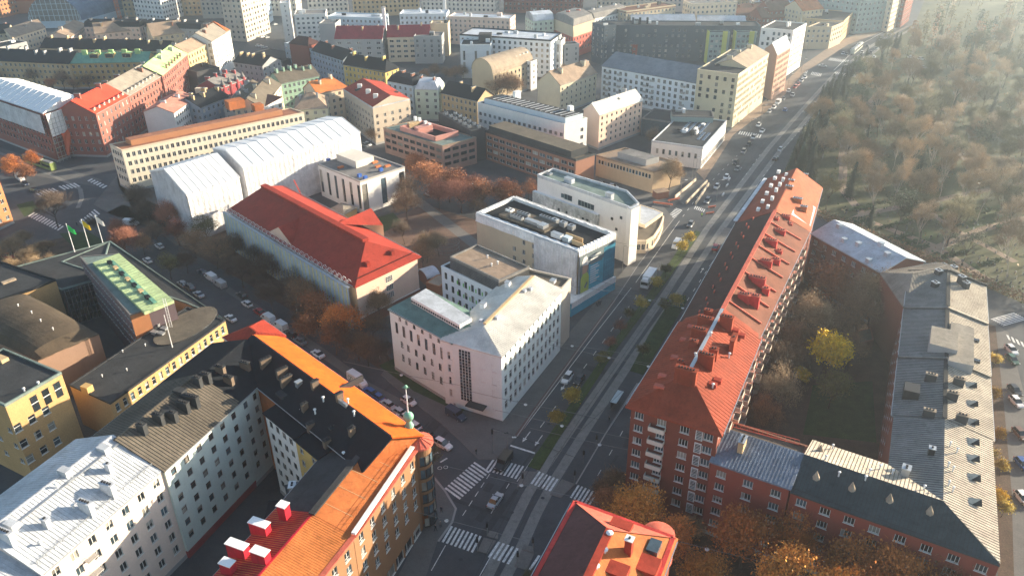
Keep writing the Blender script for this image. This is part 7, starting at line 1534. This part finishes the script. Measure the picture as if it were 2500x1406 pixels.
# gravestones and hedge rows
GST = M('gravestone', (.17,.16,.15), .7, .25, 1.); gm = MB(); gm.box((0,0,0),.7,.25,.9,GST,top=.9); gm = gm.mesh('gravestone'); rg_ = random.Random(9); ng = 0
for row in range(16):
    for k in range(16):
        px, py = 2060+k*26+rg_.uniform(-8,8)+row*6, 505+row*14+k*2.5+rg_.uniform(-3,3)
        if px > 2500 or ng > 200 or rg_.random() < .25: continue
        g = P(px, py); t_ = (g.x-hed[0].x)/(hed[1].x-hed[0].x)
        if g.y < hed[0].y+t_*(hed[1].y-hed[0].y)+5: continue
        o = inst('gravestone', gm, None, (g.x,g.y,0), rg_.uniform(-.2,.2)+.5); tagp(o, 'small grey gravestone in the rows among the cemetery trees', 'gravestone', 'gravestones in the cemetery'); ng += 1
for k in range(26):
    px, py = rg_.uniform(2060,2480), rg_.uniform(500,650); g = P(px,py); t_ = (g.x-hed[0].x)/(hed[1].x-hed[0].x)
    if g.y < hed[0].y+t_*(hed[1].y-hed[0].y)+7: continue
    m_ = MB(); L_ = rg_.uniform(5,12)
    for j in range(int(L_*34)):
        q_ = Vector((rg_.uniform(-L_/2,L_/2),rg_.gauss(0,.4),rg_.uniform(.1,1.3))); s_ = .25; v = Vector((rg_.uniform(-1,1),rg_.uniform(-1,1),rg_.uniform(-1,1))).normalized()*s_; w_ = v.orthogonal().normalized()*s_; m_.face([q_-v,q_+w_,q_+v,q_-w_], LV['green'])
    o = m_.build('clipped_hedge'); o.location = (g.x,g.y,0); o.rotation_euler = (0,0,.35); tagp(o, 'low clipped green hedge between gravestone rows', 'hedge', 'clipped hedges in the cemetery')
cm_ = MB()
# ================================================================ VEHICLES
TYRE = M('tyre', (.02,.02,.02), .8, .1); CGL = M('car_glass', (.015,.018,.022), .06, .1, spec=.9); LAMP = M('headlight', (.6,.6,.58), .2, .05); TAIL = M('tail_light', (.30,.01,.01), .3, .05)
CARC = dict(white=(.72,.73,.74), silver=(.42,.44,.46), black=(.015,.016,.018), grey=(.16,.17,.18), blue=(.03,.09,.30), red=(.35,.02,.02), darkblue=(.03,.05,.10), green=(.05,.12,.08), brown=(.14,.07,.04), beige=(.42,.36,.28))
CM = {k: M('car_paint_'+k, c, .28, .05, .3, spec=.6) for k, c in CARC.items()}
VM = {}
def loft(m_, secs, mat):
    # secs: (x, halfwidth, z0, z1, top halfwidth)
    for (x0,w0,a0,b0,t0),(x1,w1,a1,b1,t1) in zip(secs, secs[1:]):
        A_ = [(x0,-w0,a0),(x0,-w0,(a0+b0)/2+.05),(x0,-t0,b0),(x0,t0,b0),(x0,w0,(a0+b0)/2+.05),(x0,w0,a0)]; B_ = [(x1,-w1,a1),(x1,-w1,(a1+b1)/2+.05),(x1,-t1,b1),(x1,t1,b1),(x1,w1,(a1+b1)/2+.05),(x1,w1,a1)]
        for k in range(5): m_.face([A_[k],A_[k+1],B_[k+1],B_[k]][::-1], mat)
    for (x,w_,a_,b_,t_), s_ in ((secs[0],1),(secs[-1],-1)):
        m_.face([(x,-w_,a_),(x,-w_,(a_+b_)/2+.05),(x,-t_,b_),(x,t_,b_),(x,w_,(a_+b_)/2+.05),(x,w_,a_)][::s_], mat)
def vehicle_meshes(kind, col):
    if (kind, col) in VM: return VM[(kind, col)]
    cm = CM[col]; L, Wd, H = dict(sedan=(4.6,1.82,1.44), hatch=(4.2,1.8,1.5), suv=(4.7,1.9,1.68), van=(5.3,2.0,2.1), bigvan=(6.0,2.05,2.6), truck=(8.5,2.5,3.5), small=(3.8,1.7,1.5))[kind]
    w = Wd/2; b, g, l_, parts = MB(), MB(), MB(), {}
    if kind in ('sedan','hatch','suv','small'):
        belt = H*.60; hx = L/2
        loft(b, [(-hx,w*.80,.35,belt*.82,w*.72),(-hx+.25,w*.96,.22,belt*.97,w*.86),(-hx*.4,w,.2,belt,w*.93),(hx*.25,w,.2,belt*.99,w*.93),(hx*.62,w*.98,.2,belt*.9,w*.86),(hx-.2,w*.92,.24,belt*.78,w*.76),(hx,w*.74,.32,belt*.62,w*.62)], cm)
        r0 = -hx+.25 if kind in ('hatch','suv','small') else -hx*.62; r1 = -hx+.65 if kind in ('hatch','suv','small') else -hx*.34
        bx = [(r0,w*.86,belt*.96),(r1,w*.66,H),(hx*.10,w*.66,H),(hx*.48,w*.84,belt*.95)]
        # roof panel
        b.face([(r1,-w*.66,H),(hx*.10,-w*.66,H),(hx*.10,w*.66,H),(r1,w*.66,H)], cm); b.face([(r1,-w*.66,H-.02),(r1,w*.66,H-.02),(hx*.1,w*.66,H-.02),(hx*.1,-w*.66,H-.02)], cm)
        for s_ in (-1,1):
            g.face([(bx[0][0],s_*bx[0][1],bx[0][2]),(bx[1][0],s_*bx[1][1],H-.01),(bx[2][0],s_*bx[2][1],H-.01),(bx[3][0],s_*bx[3][1],bx[3][2])], CGL)
            b.bar((bx[1][0]+(bx[2][0]-bx[1][0])*.5,s_*(w*.67),H-.03),(bx[1][0]+(bx[2][0]-bx[1][0])*.5,s_*(w*.89),belt),.07,.04,cm)
            b.box((hx*.40,s_*(w+.08),belt-.05),.16,.18,.14,cm)
        g.face([(bx[0][0],-bx[0][1],bx[0][2]),(bx[0][0],bx[0][1],bx[0][2]),(bx[1][0],bx[1][1],H-.01),(bx[1][0],-bx[1][1],H-.01)], CGL); g.face([(bx[3][0],bx[3][1],bx[3][2]),(bx[3][0],-bx[3][1],bx[3][2]),(bx[2][0],-bx[2][1],H-.01),(bx[2][0],bx[2][1],H-.01)], CGL)
        zl = belt*.62
    elif kind in ('van','bigvan'):
        hx = L/2; loft(b, [(-hx,w*.97,.3,H*.98,w*.88),(-hx+.1,w,.25,H,w*.92),(hx*.35,w,.25,H,w*.92),(hx*.48,w,.25,H*.62,w*.95),(hx*.85,w*.95,.25,H*.48,w*.85),(hx,w*.85,.3,H*.34,w*.75)], cm)
        g.face([(hx*.365,-w*.86,H*.965),(hx*.365,w*.86,H*.965),(hx*.50,w*.93,H*.60),(hx*.50,-w*.93,H*.60)][::-1], CGL)
        loft(b, [(hx*.35,w,.6,H*.97,w*.9),(hx*.42,w,.6,H*.80,w*.92)], cm)
        for s_ in (-1,1): g.face([(hx*.05,s_*(w+.01),H*.58),(hx*.40,s_*(w+.01),H*.58),(hx*.34,s_*(w*.965+.01),H*.82),(hx*.05,s_*(w*.965+.01),H*.82)], CGL)
        zl = H*.3
    else:
        hx = L/2; b.box((-.9,0,.9),6.4,2.5,2.6,CM['white']); b.box((hx-1.1,0,.5),2.0,2.4,2.3,CM['white'],top=.94); g.box((hx-.12,0,1.5),.1,2.1,.95,CGL); g.box((hx-.9,0,1.6),.9,2.44,.8,CGL); b.box((0,0,.45),L-.4,1.4,.5,TYRE); zl = .7
        b.box((hx-1.1,0,2.8),1.7,2.1,.5,CM['white'],top=.8)
    l_.box((hx-.12,0,zl),.16,.34,.16,LAMP)
    t_ = MB()
    t_.box((-hx+.02,0,zl+.1),.1,.26,.2,TAIL)
    wh = MB(); K = 10; wr = .33 if kind != 'truck' else .48
    rim = [(wr*math.cos(2*math.pi*k/K), wr*math.sin(2*math.pi*k/K)) for k in range(K)]
    for k in range(K): (a0,c0),(a1,c1) = rim[k], rim[(k+1)%K]; wh.face([(a0,-.11,c0),(a1,-.11,c1),(a1,.11,c1),(a0,.11,c0)], TYRE)
    for s_ in (-.11,.11): wh.face([(a,s_,c_) for a,c_ in rim], TYRE); wh.face([(a*.6,s_*1.08,c_*.6) for a,c_ in rim], STEEL)
    VM[(kind,col)] = (b.mesh('body'), g.mesh('window'), l_.mesh('headlight'), t_.mesh('tail_light'), wh.mesh('wheel'), L, Wd, wr); return VM[(kind,col)]
def car(px, py, ang, kind, col, label, group=None, z=.03, cat=None):
    b, g, l_, t_, wh, L, Wd, wr = vehicle_meshes(kind, col); p = P(px, py, z+.6); 
    nm = {'van':'van','bigvan':'van','truck':'lorry'}.get(kind, 'car')
    r = empty(nm, (p.x, p.y, z), label, cat or nm, group, R_(ang))
    inst('body', b, r, (0,0,0)); inst('window', g, r, (0,0,0)); 
    if Q(p.x, p.y, 0)[2] < 330:
        
        for sy in (-1,1): inst('headlight', l_, r, (0,sy*Wd/2*.66,0)); inst('tail_light', t_, r, (0,sy*Wd/2*.74,0))
    for sx in (-1,1):
        for sy in (-1,1): inst('wheel', wh, r, (sx*L*.31, sy*(Wd/2-.09), wr))
SD = -43.5; near_ = 'cars parked along the tree lined side street'
V = [(1385,922,-117,'suv','white','white car with dark sunroof in the lane beside the white office'), (1414,926,-117,'hatch','black','black car driving next to the white one beside the median'), (1209,1220,63,'sedan','silver','silver car alone on the near road between the two crossings'), (1229,1128,-117,'van','black','black van halfway over the zebra crossing'), (1081,1083,-38,'suv','white','white car with sunroof waiting before the crossing'), (998,978,-40,'hatch','white','white car moving up the side street beside the spire'), (1113,1012,-43,'van','darkblue','dark blue van parked in front of the white office'),
 (1583,688,-117,'truck','white','white box lorry in the lane next to the median'), (1651,598,-117,'van','white','white van coming down beside the yellow median tree'), (1686,547,-117,'hatch','grey','dark grey car approaching past the cafe'), (1748,603,63,'suv','red','dark red car on the far carriageway by the brown roof'), (1727,490,-117,'suv','grey','dark car beside the road works barriers'), (1773,432,-117,'hatch','white','white car driving down beside the parking ramp'), (1795,397,-117,'suv','black','black car above the white one on the main road'), (1815,370,-117,'suv','grey','grey car further up the main road'), (1828,352,-117,'hatch','black','black car next to the road sign frame'), (1893,387,60,'hatch','black','black car alone on the far carriageway beside the spruces'), (1861,319,-120,'sedan','white','white car just before the distant crossing'),
 (1878,272,-122,'hatch','silver','silver car at the kerb by the ochre block, nearest in its row'), (1889,262,-122,'hatch','white','white car at the kerb by the ochre block, second in its row'), (1899,251,-122,'van','white','white van parked in the kerb row by the brick ended house'), (1912,241,-122,'hatch','darkblue','dark blue car at the end of the kerb row'), (1917,268,60,'hatch','blue','blue car alone in the lane by the brick ended house'), (1942,212,-122,'hatch','red','red car in the kerb row under the white metal gable'), (1948,206,-122,'hatch','red','darker red car right behind the first red one'), (1957,197,-122,'hatch','silver','silver car behind the two red cars'), (1965,189,-122,'hatch','white','white car last in the row of the red cars'),
 (2009,161,-25,'sedan','silver','grey car turning across the distant junction, left one'), (2067,163,-25,'sedan','grey','grey car crossing in the middle of the distant junction'), (2098,161,-25,'sedan','silver','silver car crossing at the right of the distant junction'), (2036,212,60,'hatch','silver','silver car before the distant stop line, rear one'), (2044,203,60,'hatch','white','white car before the distant stop line, middle one'), (2050,196,60,'hatch','grey','dark car first at the distant stop line'), (2064,198,60,'hatch','silver','silver car in the outer lane of the distant queue'), (2008,283,60,'van','white','white van beside the tall road edge spruce'), (2119,154,60,'hatch','silver','silver car beyond the distant junction'), (2134,139,60,'hatch','white','pale car entering the hazy stretch'), (2127,128,60,'hatch','grey','grey car in the hazy stretch'), (2111,146,60,'van','white','white van at the hazy tram stop'), (2058,131,-122,'hatch','silver','first car of the small queue beyond the junction'), (2067,134,-122,'hatch','grey','second car of the small queue beyond the junction'), (2080,122,-122,'hatch','silver','car next to the far tram'), (2094,110,-122,'hatch','silver','last visible car in the haze on the left side'),
 (1226,0,0,'hatch','grey',None)]
for x_, y_, c_ in [(1840,335,'silver'),(1852,305,'white'),(1750,455,'silver'),(1800,412,'grey'),(1925,222,'white'),(1935,232,'silver'),(2075,170,'black'),(2105,128,'white'),(2118,112,'grey'),(2140,118,'silver'),(2150,96,'white'),(2085,128,'grey'),(1990,255,'white'),(1905,365,'silver'),(2160,108,'grey'),(2172,92,'silver')]: car(x_, y_, -119 if x_ < 2000 else 60, 'hatch', c_, 'small car in the thin stream of traffic up the hazy main road', 'cars far up the main road')
for v in V:
    if v[5]: car(*v)
P2_ = [(389,600,'hatch','white','white car at the side street bend below the white tent'), (360,635,'hatch','white','white car under the olive tree by the hall roof'), (445,692,'hatch','silver','silver car glimpsed along the hall roof edge, upper one'), (462,700,'suv','grey','grey car glimpsed along the hall roof edge, between two light ones'), (485,718,'sedan','silver','silver car glimpsed along the hall roof edge, lower one'), (514,677,'van','white','white small van at the head of the kerb row'), (537,694,'van','silver','silver van right behind the white small van'), (494,664,'hatch','darkblue','dark blue car before the white small van'), (603,741,'hatch','white','white hatchback alone on the side street'), (563,776,'sedan','white','white saloon beside the hall corner'), (590,720,'hatch','black','black car in the kerb shade'), (632,760,'hatch','red','dark red car hidden in the shade before the white vans'), (654,777,'van','white','white van, front one of the two vans beside the red pavilion roof'), (684,795,'van','white','white van, rear one of the two vans beside the red pavilion roof'), (712,815,'hatch','black','black car just behind the two white vans'), (733,832,'sedan','grey','dark grey saloon in the kerb row'), (776,863,'sedan','white','white saloon above the orange roof'), (873,930,'bigvan','white','tall white van with green ring print next to the orange roof'), (903,955,'hatch','blue','blue car partly hidden behind the tall white van'), (921,967,'hatch','blue','second blue car in the kerb row'), (945,985,'hatch','silver','dark roofed silver car in the kerb row below the blue ones'), (972,1003,'hatch','silver','silver car close to the spire, upper one'), (988,1017,'suv','white','white car beside the spire'), (1010,1037,'hatch','white','white car emerging behind the copper ball'), (1040,1058,'hatch','black','black car at the rounded red roof corner')]
for x, y, k, c_, l in P2_: car(x, y, 136.5 if k != 'bigvan' else -43.5, k, c_, l, near_)
for x, y, a, k, c_, l in [(2470,853,-88,'hatch','white','white car parked at the right edge below the zebra crossing'), (2472,877,-88,'hatch','green','dark green car behind the white one at the right edge'), (2478,952,-88,'hatch','black','black car in the right hand street'), (2482,980,-88,'hatch','white','white car behind the black one in the right hand street'), (2491,1058,-88,'hatch','brown','brown car at the right edge'), (2497,1132,-88,'hatch','blue','blue car at the right edge'), (2498,1215,-88,'hatch','white','white car cut by the right edge'),
      (1050,474,-43,'hatch','silver','silver car parked on the park path'), (1497,455,-30,'hatch','white','white car parked beside the low sand coloured building'), (1470,448,-30,'hatch','grey','grey car parked left of the white one by the low building'), (320,545,-10,'van','white','white van parked under bare trees at the tent corner'), (50,436,-45,'bigvan','white','white van on the tram street'), (62,448,-45,'hatch','darkblue','dark blue car just behind the white van on the tram street'), (85,465,-20,'hatch','black','black car at the left crossing'), (20,625,-20,'hatch','red','red car among the bushes at the left edge'), (892,355,-45,'hatch','grey','dark car in the shade beside the cube building'), (898,352,-45,'hatch','white','white car in the lane beside the blank beige gable'),
      (640,90,60,'hatch','white','white car on the square beside the high rise'), (632,112,20,'hatch','white','white car at the lower end of the open square, left'), (645,115,20,'hatch','silver','silver car at the lower end of the open square, right'), (652,92,60,'hatch','grey','grey car in the middle of the open square'), (672,60,60,'hatch','grey','grey car up the wide street by the high rise'), (655,72,60,'hatch','black','black car up the wide street by the high rise'),
      (2225,140,-10,'hatch','white','white car in the cemetery car park, left'), (2250,144,-10,'hatch','white','white car in the cemetery car park, right'), (2255,165,-10,'hatch','silver','silver car in the cemetery car park, lower'), (2186,313,-5,'sedan','silver','silver grey car on the cemetery lane')]: car(x, y, a, k, c_, l)
ringm = MB()
# green ring print on the tall van
p = P(873,930,.63); GP = M('print_green',(.10,.28,.20),.5,.1)
for o in bpy.data.objects:
    if o.get('label','').startswith('tall white van'):
        m_ = MB()
        for cx_ in (-.9,.1):
            for k in range(16):
                t0, t1 = 2*math.pi*k/16, 2*math.pi*(k+1)/16
                for s_ in (-1,1): m_.face([(cx_-.9+r_*math.cos(t), s_*(1.04), 1.35+r_*math.sin(t)) for r_, t in ((.62,t0),(.62,t1),(.46,t1),(.46,t0))], GP)
        q_ = m_.build('ring_print', None); q_.parent = o
# trams
def tram(px, py, ang, mat, label, n=3, secL=7.):
    g = P(px,py,1.5); r = empty('tram', (g.x,g.y,.02), label, 'tram', None, R_(ang))
    for k in range(n):
        m_ = MB(); m_.box((0,0,.4),secL-.3,2.4,2.9,mat,top=.97); o = m_.build('carriage', None); o.parent = r; o.location = ((k-(n-1)/2)*secL,0,0)
        m_ = MB(); m_.box((0,0,1.5),secL-.9,2.43,.95,CGL); q_ = m_.build('window_band', None); q_.parent = o
        m_ = MB(); m_.box((0,0,3.3),secL-1.5,1.5,.35,STEEL); q_ = m_.build('roof_unit', None); q_.parent = o
tram(96,398,-33,M('tram_green',(.20,.26,.08),.4,.1),'green and yellow tram coming round the curve beside the wrapped corner block',3,7.)
tram(2092,119,57,M('tram_pale',(.50,.52,.45),.4,.1),'pale tram standing in the haze beyond the junction',3,8.)
# ================================================================ STREET FURNITURE
POLE = M('pole_grey', (.20,.20,.20), .5, .1); LGT = M('lamp_globe', (.72,.72,.70), .4, .05); SIG = M('signal_red', (.6,.05,.02), .4, .05)
def lamp_hang(px, py, label, wires=((-14,4),(14,-6)), h=8.):
    g = P(px,py,h); r = empty('street_lamp', (g.x,g.y,h), label, 'street lamp', 'lamps hung on wires over the streets')
    m_ = MB(); m_.tube([(0,0,-.12),(0,0,0),(0,0,.16)],[.34,.40,.22],LGT,10); m_.build('lamp_head', None).parent = r
    for dx, dy in wires: m_ = MB(); m_.bar((0,0,.16),(dx,dy,1.2),.05,.05,POLE); m_.build('wire', None).parent = r
for x, y, l in [(1283,987,'white lamp hung over the road in front of the white office'), (1372,1039,'white lamp hung over the near end of the median'), (1464,1085,'white lamp hung over the far carriageway'), (1397,844,'white lamp beside the white office end wall'), (1487,873,'white lamp over the middle of the median'), (1583,894,'white lamp over the far carriageway kerb'), (1586,733,'white lamp over the median near the lorry'), (1667,752,'white lamp over the lawn by the tram track'), (1273,1184,'white lamp over the crossing island'), (1726,1340,'white lamp over the dark garden street'), (980,915,'white lamp over the side street beside the white office'), (1090,1270,'white lamp over the corner pavement'), (1395,700,'white lamp by the beige end wall')]: lamp_hang(x, y, l)
def pole(px, py, h, label, arm=None, sig=False, cat='traffic light', grp=None):
    g = P(px,py); r = empty('traffic_light' if sig else 'lamp_post', (g.x,g.y,.02), label, cat if sig else 'lamp post', grp)
    m_ = MB(); m_.tube([(0,0,0),(0,0,h)],[.09,.06],POLE,6); m_.build('post', None).parent = r
    if sig:
        m_ = MB(); m_.box((0,0,h-1.0),.42,.42,1.15,BLACK); m_.build('signal_head', None).parent = r
    if arm:
        m_ = MB(); m_.bar((0,0,h-.1),(arm[0],arm[1],h+.2),.1,.1,POLE); m_.build('arm', None).parent = r; m_ = MB(); m_.box((arm[0],arm[1],h+.1),.9,.3,.15,LGT if not sig else BLACK); m_.build('lamp_head', None).parent = r
for x, y, l in [(1276,1188,'traffic light on the near crossing island'), (1402,1180,'traffic light on the far crossing island'), (1190,1308,'traffic light on the lower traffic island'), (1301,1346,'traffic light on the lower island by the tram track'), (1166,1345,'traffic light beside the lower zebra crossing'), (1264,1380,'traffic light at the bottom of the lower island'), (1455,1092,'slim post by the far carriageway kerb'), (1424,1130,'bare post on the pavement strip beside the tram track')]: pole(x, y, 3.4, l, sig=True)
pole(1203,1107, 6.5, 'traffic light with long arm at the corner of the white office pavement', arm=(3.,-1.2), sig=True)
for x, y, h, l in [(1397,720,9,'tall lamp post beside the covered walkway'), (1519,665,9,'lamp post at the end of the mural building'), (1689,440,9,'lamp post beside the parking ramp'), (1697,438,9,'second lamp post beside the parking ramp'), (1660,490,8,'lamp post by the road works'), (1749,490,8,'lamp post on the tram side by the barriers'), (1814,560,7,'post at the tram stop behind the brown roof'), (1828,345,10,'tall lamp post below the ochre block'), (1855,310,10,'tall lamp post at the ochre block corner'), (1887,250,10,'tall lamp post by the brick ended house'), (1921,228,10,'tall lamp post by the staggered white block'), (1954,190,10,'tall lamp post at the white block'), (1968,140,10,'tall lamp post before the sandy block'), (1145,500,8,'thin pole in the park behind the wrapped roof'), (1500,590,7,'slim post by the covered walkway'), (1240,1110,5,'post at the white office corner')]: pole(x, y, h, l, arm=(1.4,-.4))
for nm_, b_, l_ in (('overhead_wire', b1, 'thin tram wire over the left track'), ('overhead_wire', b2, 'thin tram wire over the right track')):
    m_ = MB(); pts = [P(*p) for p in b_]
    for p, q in zip(pts, pts[1:]): m_.bar((p.x,p.y,5.8),(q.x,q.y,5.8),.06,.06,BLACK)
    tagp(m_.build(nm_), l_+' along the middle of the main road', 'overhead wire')
for (x0_,y0_),(x1_,y1_),l_ in (((1262,1040),(1480,1090),'by the near stop line'),((1350,1180),(1520,1010),'at the tram shelter'),((1395,720),(1640,790),'beside the covered walkway'),((1500,640),(1720,690),'below the cafe'),((1203,1107),(1402,1180),'across the crossing')):
    m_ = MB(); p, q = P(x0_,y0_), P(x1_,y1_); m_.bar((p.x,p.y,7.),(q.x,q.y,7.),.05,.05,BLACK); tagp(m_.build('span_wire'), 'span wire stretched across the road '+l_, 'overhead wire')
# tram stop shelter
g = P(1505,990); r = empty('tram_shelter', (g.x,g.y,.05), 'glass roofed tram stop shelter beside the tram track', 'tram shelter', None, R_(63)); m_ = MB(); m_.box((0,0,2.5),5.,1.5,.12,M('shelter_glass',(.42,.50,.52),.2,.05)); m_.build('roof', None).parent = r
m_ = MB(); m_.box((0,.7,.2),4.8,.05,2.2,GL[1]); m_.build('back_pane', None).parent = r
for sx in (-2.2,2.2): m_ = MB(); m_.tube([(sx,.7,0),(sx,.7,2.5)],[.05,.05],POLE,6); m_.build('post', None).parent = r
# road works
CRD = M('barrier_red', (.50,.14,.08), .6, .1)
for i, (x, y, a, l, w_) in enumerate([(1618,500,-20,'red and white barrier row at the ramp entrance, left',7), (1645,490,25,'red and white barrier at the ramp entrance, right',5), (1738,508,20,'pink white barrier box among the road works, upper',3), (1733,523,20,'pink white barrier box among the road works, lower',3.2), (1775,455,60,'white barrier in the road works lane, upper',2.4), (1765,478,60,'white barrier in the road works lane, lower',2.4), (1780,440,60,'white barrier at the far end of the road works',2.2)]):
    g = P(x,y); r = empty('barrier', (g.x,g.y,.02), l, 'road barrier', 'barriers of the road works', R_(a))
    m_ = MB(); m_.box((0,0,.25),w_,.35,.55,CRD if i < 4 else PIPE); m_.build('board', None).parent = r
    for s_ in (-1,1): m_ = MB(); m_.box((s_*w_*.42,0,0),.3,.7,.3,W['grey']); m_.build('foot', None).parent = r
rp = MB(); pa, pb = P(1672,490), P(1722,442); d_ = (pb-pa); 
st('ramp_floor', [(1650,485),(1668,500),(1720,440),(1702,440)], .03, ASPH2)
for l, a_, b_ in (('left white wall of the underground parking ramp',(1648,484),(1698,442)), ('right pale wall of the underground parking ramp',(1675,498),(1726,446)), ('curved outer wall beside the parking ramp',(1698,500),(1730,452))):
    m_ = MB(); p0, p1 = P(*a_), P(*b_); m_.bar((p0.x,p0.y,0),(p1.x,p1.y,.0),.4,1.1,W['cream']); tagp(m_.build('ramp_wall'), l, 'low wall')
g = P(1600,508); m_ = MB(); m_.box((0,0,0),5,3.2,2.6,W['brownbrick']); m_.box((0,0,2.6),5.4,3.6,.2,RF['tan']); o = m_.build('kiosk'); o.location = P(1612,482); o.rotation_euler = (0,0,.4); tagp(o,'small kiosk with flat roof beside the parking ramp','kiosk')
# round swing cage, pavilion
g = P(1092,610); r = empty('ball_cage', (g.x,g.y,0), 'round wire cage on the play ground', 'play cage')
for z_ in (.2,1.5,2.8): m_ = MB(); m_.tube([(4*math.cos(2*math.pi*k/28),4*math.sin(2*math.pi*k/28),z_) for k in range(29)],[.06]*29,POLE,4); m_.build('ring', None).parent = r
for k in range(20): m_ = MB(); x_, y_ = 4*math.cos(2*math.pi*k/20), 4*math.sin(2*math.pi*k/20); m_.bar((x_,y_,0),(x_,y_+.001,2.8),.06,.06,POLE); m_.build('post', None).parent = r
make('pavilion', 'small ochre garden pavilion with grey hipped roof between the red hall and the cube building', 3.4, (838,522), (800,512), d=7, roof='gable', rh=1.6, hips=(3,3), wall=W['ochre'], roofm='warmgrey', gutter=False, cat='pavilion')
G('shed', 'low curved grey roofed shed beside the green windowed block', 3.2, (1072,672), (1045,680), d=6, roof='barrel', rh=1.4, wall=W['brownbrick'], roofm='lightmetal', gutter=False, cat='shed')
make('shed', 'small brick service building in front of the curved roofed shed', 3.4, (1072,700), (1040,690), d=6, wall=W['orangebrick'], roofm='beige', para=.1, cat='shed')
make('garden_shed', 'long low shed in the courtyard right of the yellow tree', 2.6, wpts=h2([P(2090,860),P(2128,850),P(2122,820),P(2085,828)]), wall=W['brownbrick'], roofm='seambrown', para=.05, cat='shed')
m_ = MB(); pa = P(745,480,9); m_.bar(P(745,520,1.5),P(735,478,8.),.6,.6,BLACK); m_.bar(P(735,478,8.),P(716,440,14.),.35,.35,SIG); m_.box(P(747,520,0),3,2.2,1.6,W['yellow']); tagp(m_.build('lifting_crane'), 'small mobile crane with red and black boom beside the white tent', 'crane')
# people
def person_mesh(seed, coat, trous):
    r = random.Random(seed); bm = bpy.data.meshes.new('person')
    st_ = r.uniform(.1,.3)
    V_ = [(0,0,.95),(0,0,1.15),(0,0,1.38),(0,0,1.50),(0,.02,1.66),(.19,0,1.40),(.25,.05,1.12),(.24,.16,.90),(-.19,0,1.40),(-.25,-.04,1.12),(-.24,.06,.88),(.10,0,.90),(.11,st_*.6,.5),(.11,st_,.06),(.11,st_+.16,.04),(-.10,0,.90),(-.11,-st_*.4,.5),(-.11,-st_,.08),(-.11,-st_+.16,.04)]
    E_ = [(0,1),(1,2),(2,3),(3,4),(2,5),(5,6),(6,7),(2,8),(8,9),(9,10),(0,11),(11,12),(12,13),(13,14),(0,15),(15,16),(16,17),(17,18)]
    bm.from_pydata(V_, E_, []); o = bpy.data.objects.new('tmp', bm); COL.objects.link(o); md = o.modifiers.new('s','SKIN'); 
    rad = [.15,.15,.17,.06,.11,.07,.055,.045,.07,.055,.045,.09,.07,.05,.05,.09,.07,.05,.05]
    for i, v in enumerate(bm.skin_vertices[0].data): v.radius = (rad[i], rad[i]*.9); v.use_root = i == 0
    m2 = o.modifiers.new('ss','SUBSURF'); m2.levels = 1
    dg = bpy.context.evaluated_depsgraph_get(); dg.update(); me = bpy.data.meshes.new_from_object(o.evaluated_get(dg)); bpy.data.objects.remove(o)
    me.materials.clear(); SK = M('skin',(.45,.28,.20),.6,.05)
    for m_ in (coat, trous, SK): me.materials.append(m_)
    for p in me.polygons: z = p.center.z; p.material_index = 2 if z > 1.52 else (0 if z > .85 else 1)
    return me
COATS = [M('coat_black',(.02,.02,.022),.8,.1), M('coat_navy',(.03,.04,.08),.8,.1), M('coat_red',(.30,.04,.03),.8,.1), M('vest_lime',(.35,.65,.05),.6,.1), M('coat_grey',(.15,.15,.16),.8,.1)]
pm = [person_mesh(k, COATS[k], M('trousers_dark',(.03,.035,.05),.9,.1)) for k in range(5)]
for x, y, k, l in [(1065,1258,0,'person in black waiting on the corner pavement, upper left of the group'), (1078,1250,1,'person in dark blue at the kerb of the corner pavement'), (1060,1272,0,'person in black at the building side of the corner group'), (1076,1286,4,'person in grey standing by the lower crossing'), (1064,1295,0,'person in black at the lower end of the corner group'), (1163,1108,0,'person in black crossing toward the white office pavement'), (834,749,4,None), (1457,748,0,'person in black beside the turquoise hoarding, left'), (1462,745,0,'person in black beside the turquoise hoarding, middle'), (1466,744,1,'person in dark blue beside the turquoise hoarding, right'), (1630,742,3,'person in a lime vest beside the tram track'), (928,882,4,'person in grey on the pavement left of the white office'), (1713,530,3,'road worker in a lime vest at the barriers'), (189,552,0,'person in black at the end of the left zebra crossing'), (1487,1030,0,'person in black waiting at the tram shelter'), (1874,249,0,'person in black on the wide pavement below the ochre block'), (839,860,1,'person in dark blue pushing a bicycle along the tree strip')]:
    if l: g = P(x,y,.1); o = inst('person', pm[k], None, (g.x,g.y,.03 if y > 900 else .02), rt.uniform(0,6.28)); tagp(o, l, 'person')
# ================================================================ HAZE
hz_ = MB(); x0,x1,y0,y1,za,zb = -3600,3600,-350,4300,-1.5,118.5
vv = [(x0,y0,za),(x1,y0,za),(x1,y1,za),(x0,y1,za),(x0,y0,zb),(x1,y0,zb),(x1,y1,zb),(x0,y1,zb)]
hm = bpy.data.materials.new('haze'); hm.use_nodes = True; n_ = hm.node_tree.nodes; n_.remove(n_['Principled BSDF']); pv = n_.new('ShaderNodeVolumePrincipled')
pv.inputs['Color'].default_value = (.74,.87,1,1); pv.inputs['Density'].default_value = HAZE; pv.inputs['Anisotropy'].default_value = ANISO
hm.node_tree.links.new(pv.outputs[0], n_['Material Output'].inputs['Volume'])
me = bpy.data.meshes.new('haze'); me.from_pydata(vv, [], [(0,3,2,1),(4,5,6,7),(0,1,5,4),(1,2,6,5),(2,3,7,6),(3,0,4,7)]); me.materials.append(hm)
if HAZE > 0:
    ho = bpy.data.objects.new('haze', me); COL.objects.link(ho); ho['kind'] = 'stuff'
print('windows', WCOUNT, 'trees', n_t, 'far', nf)
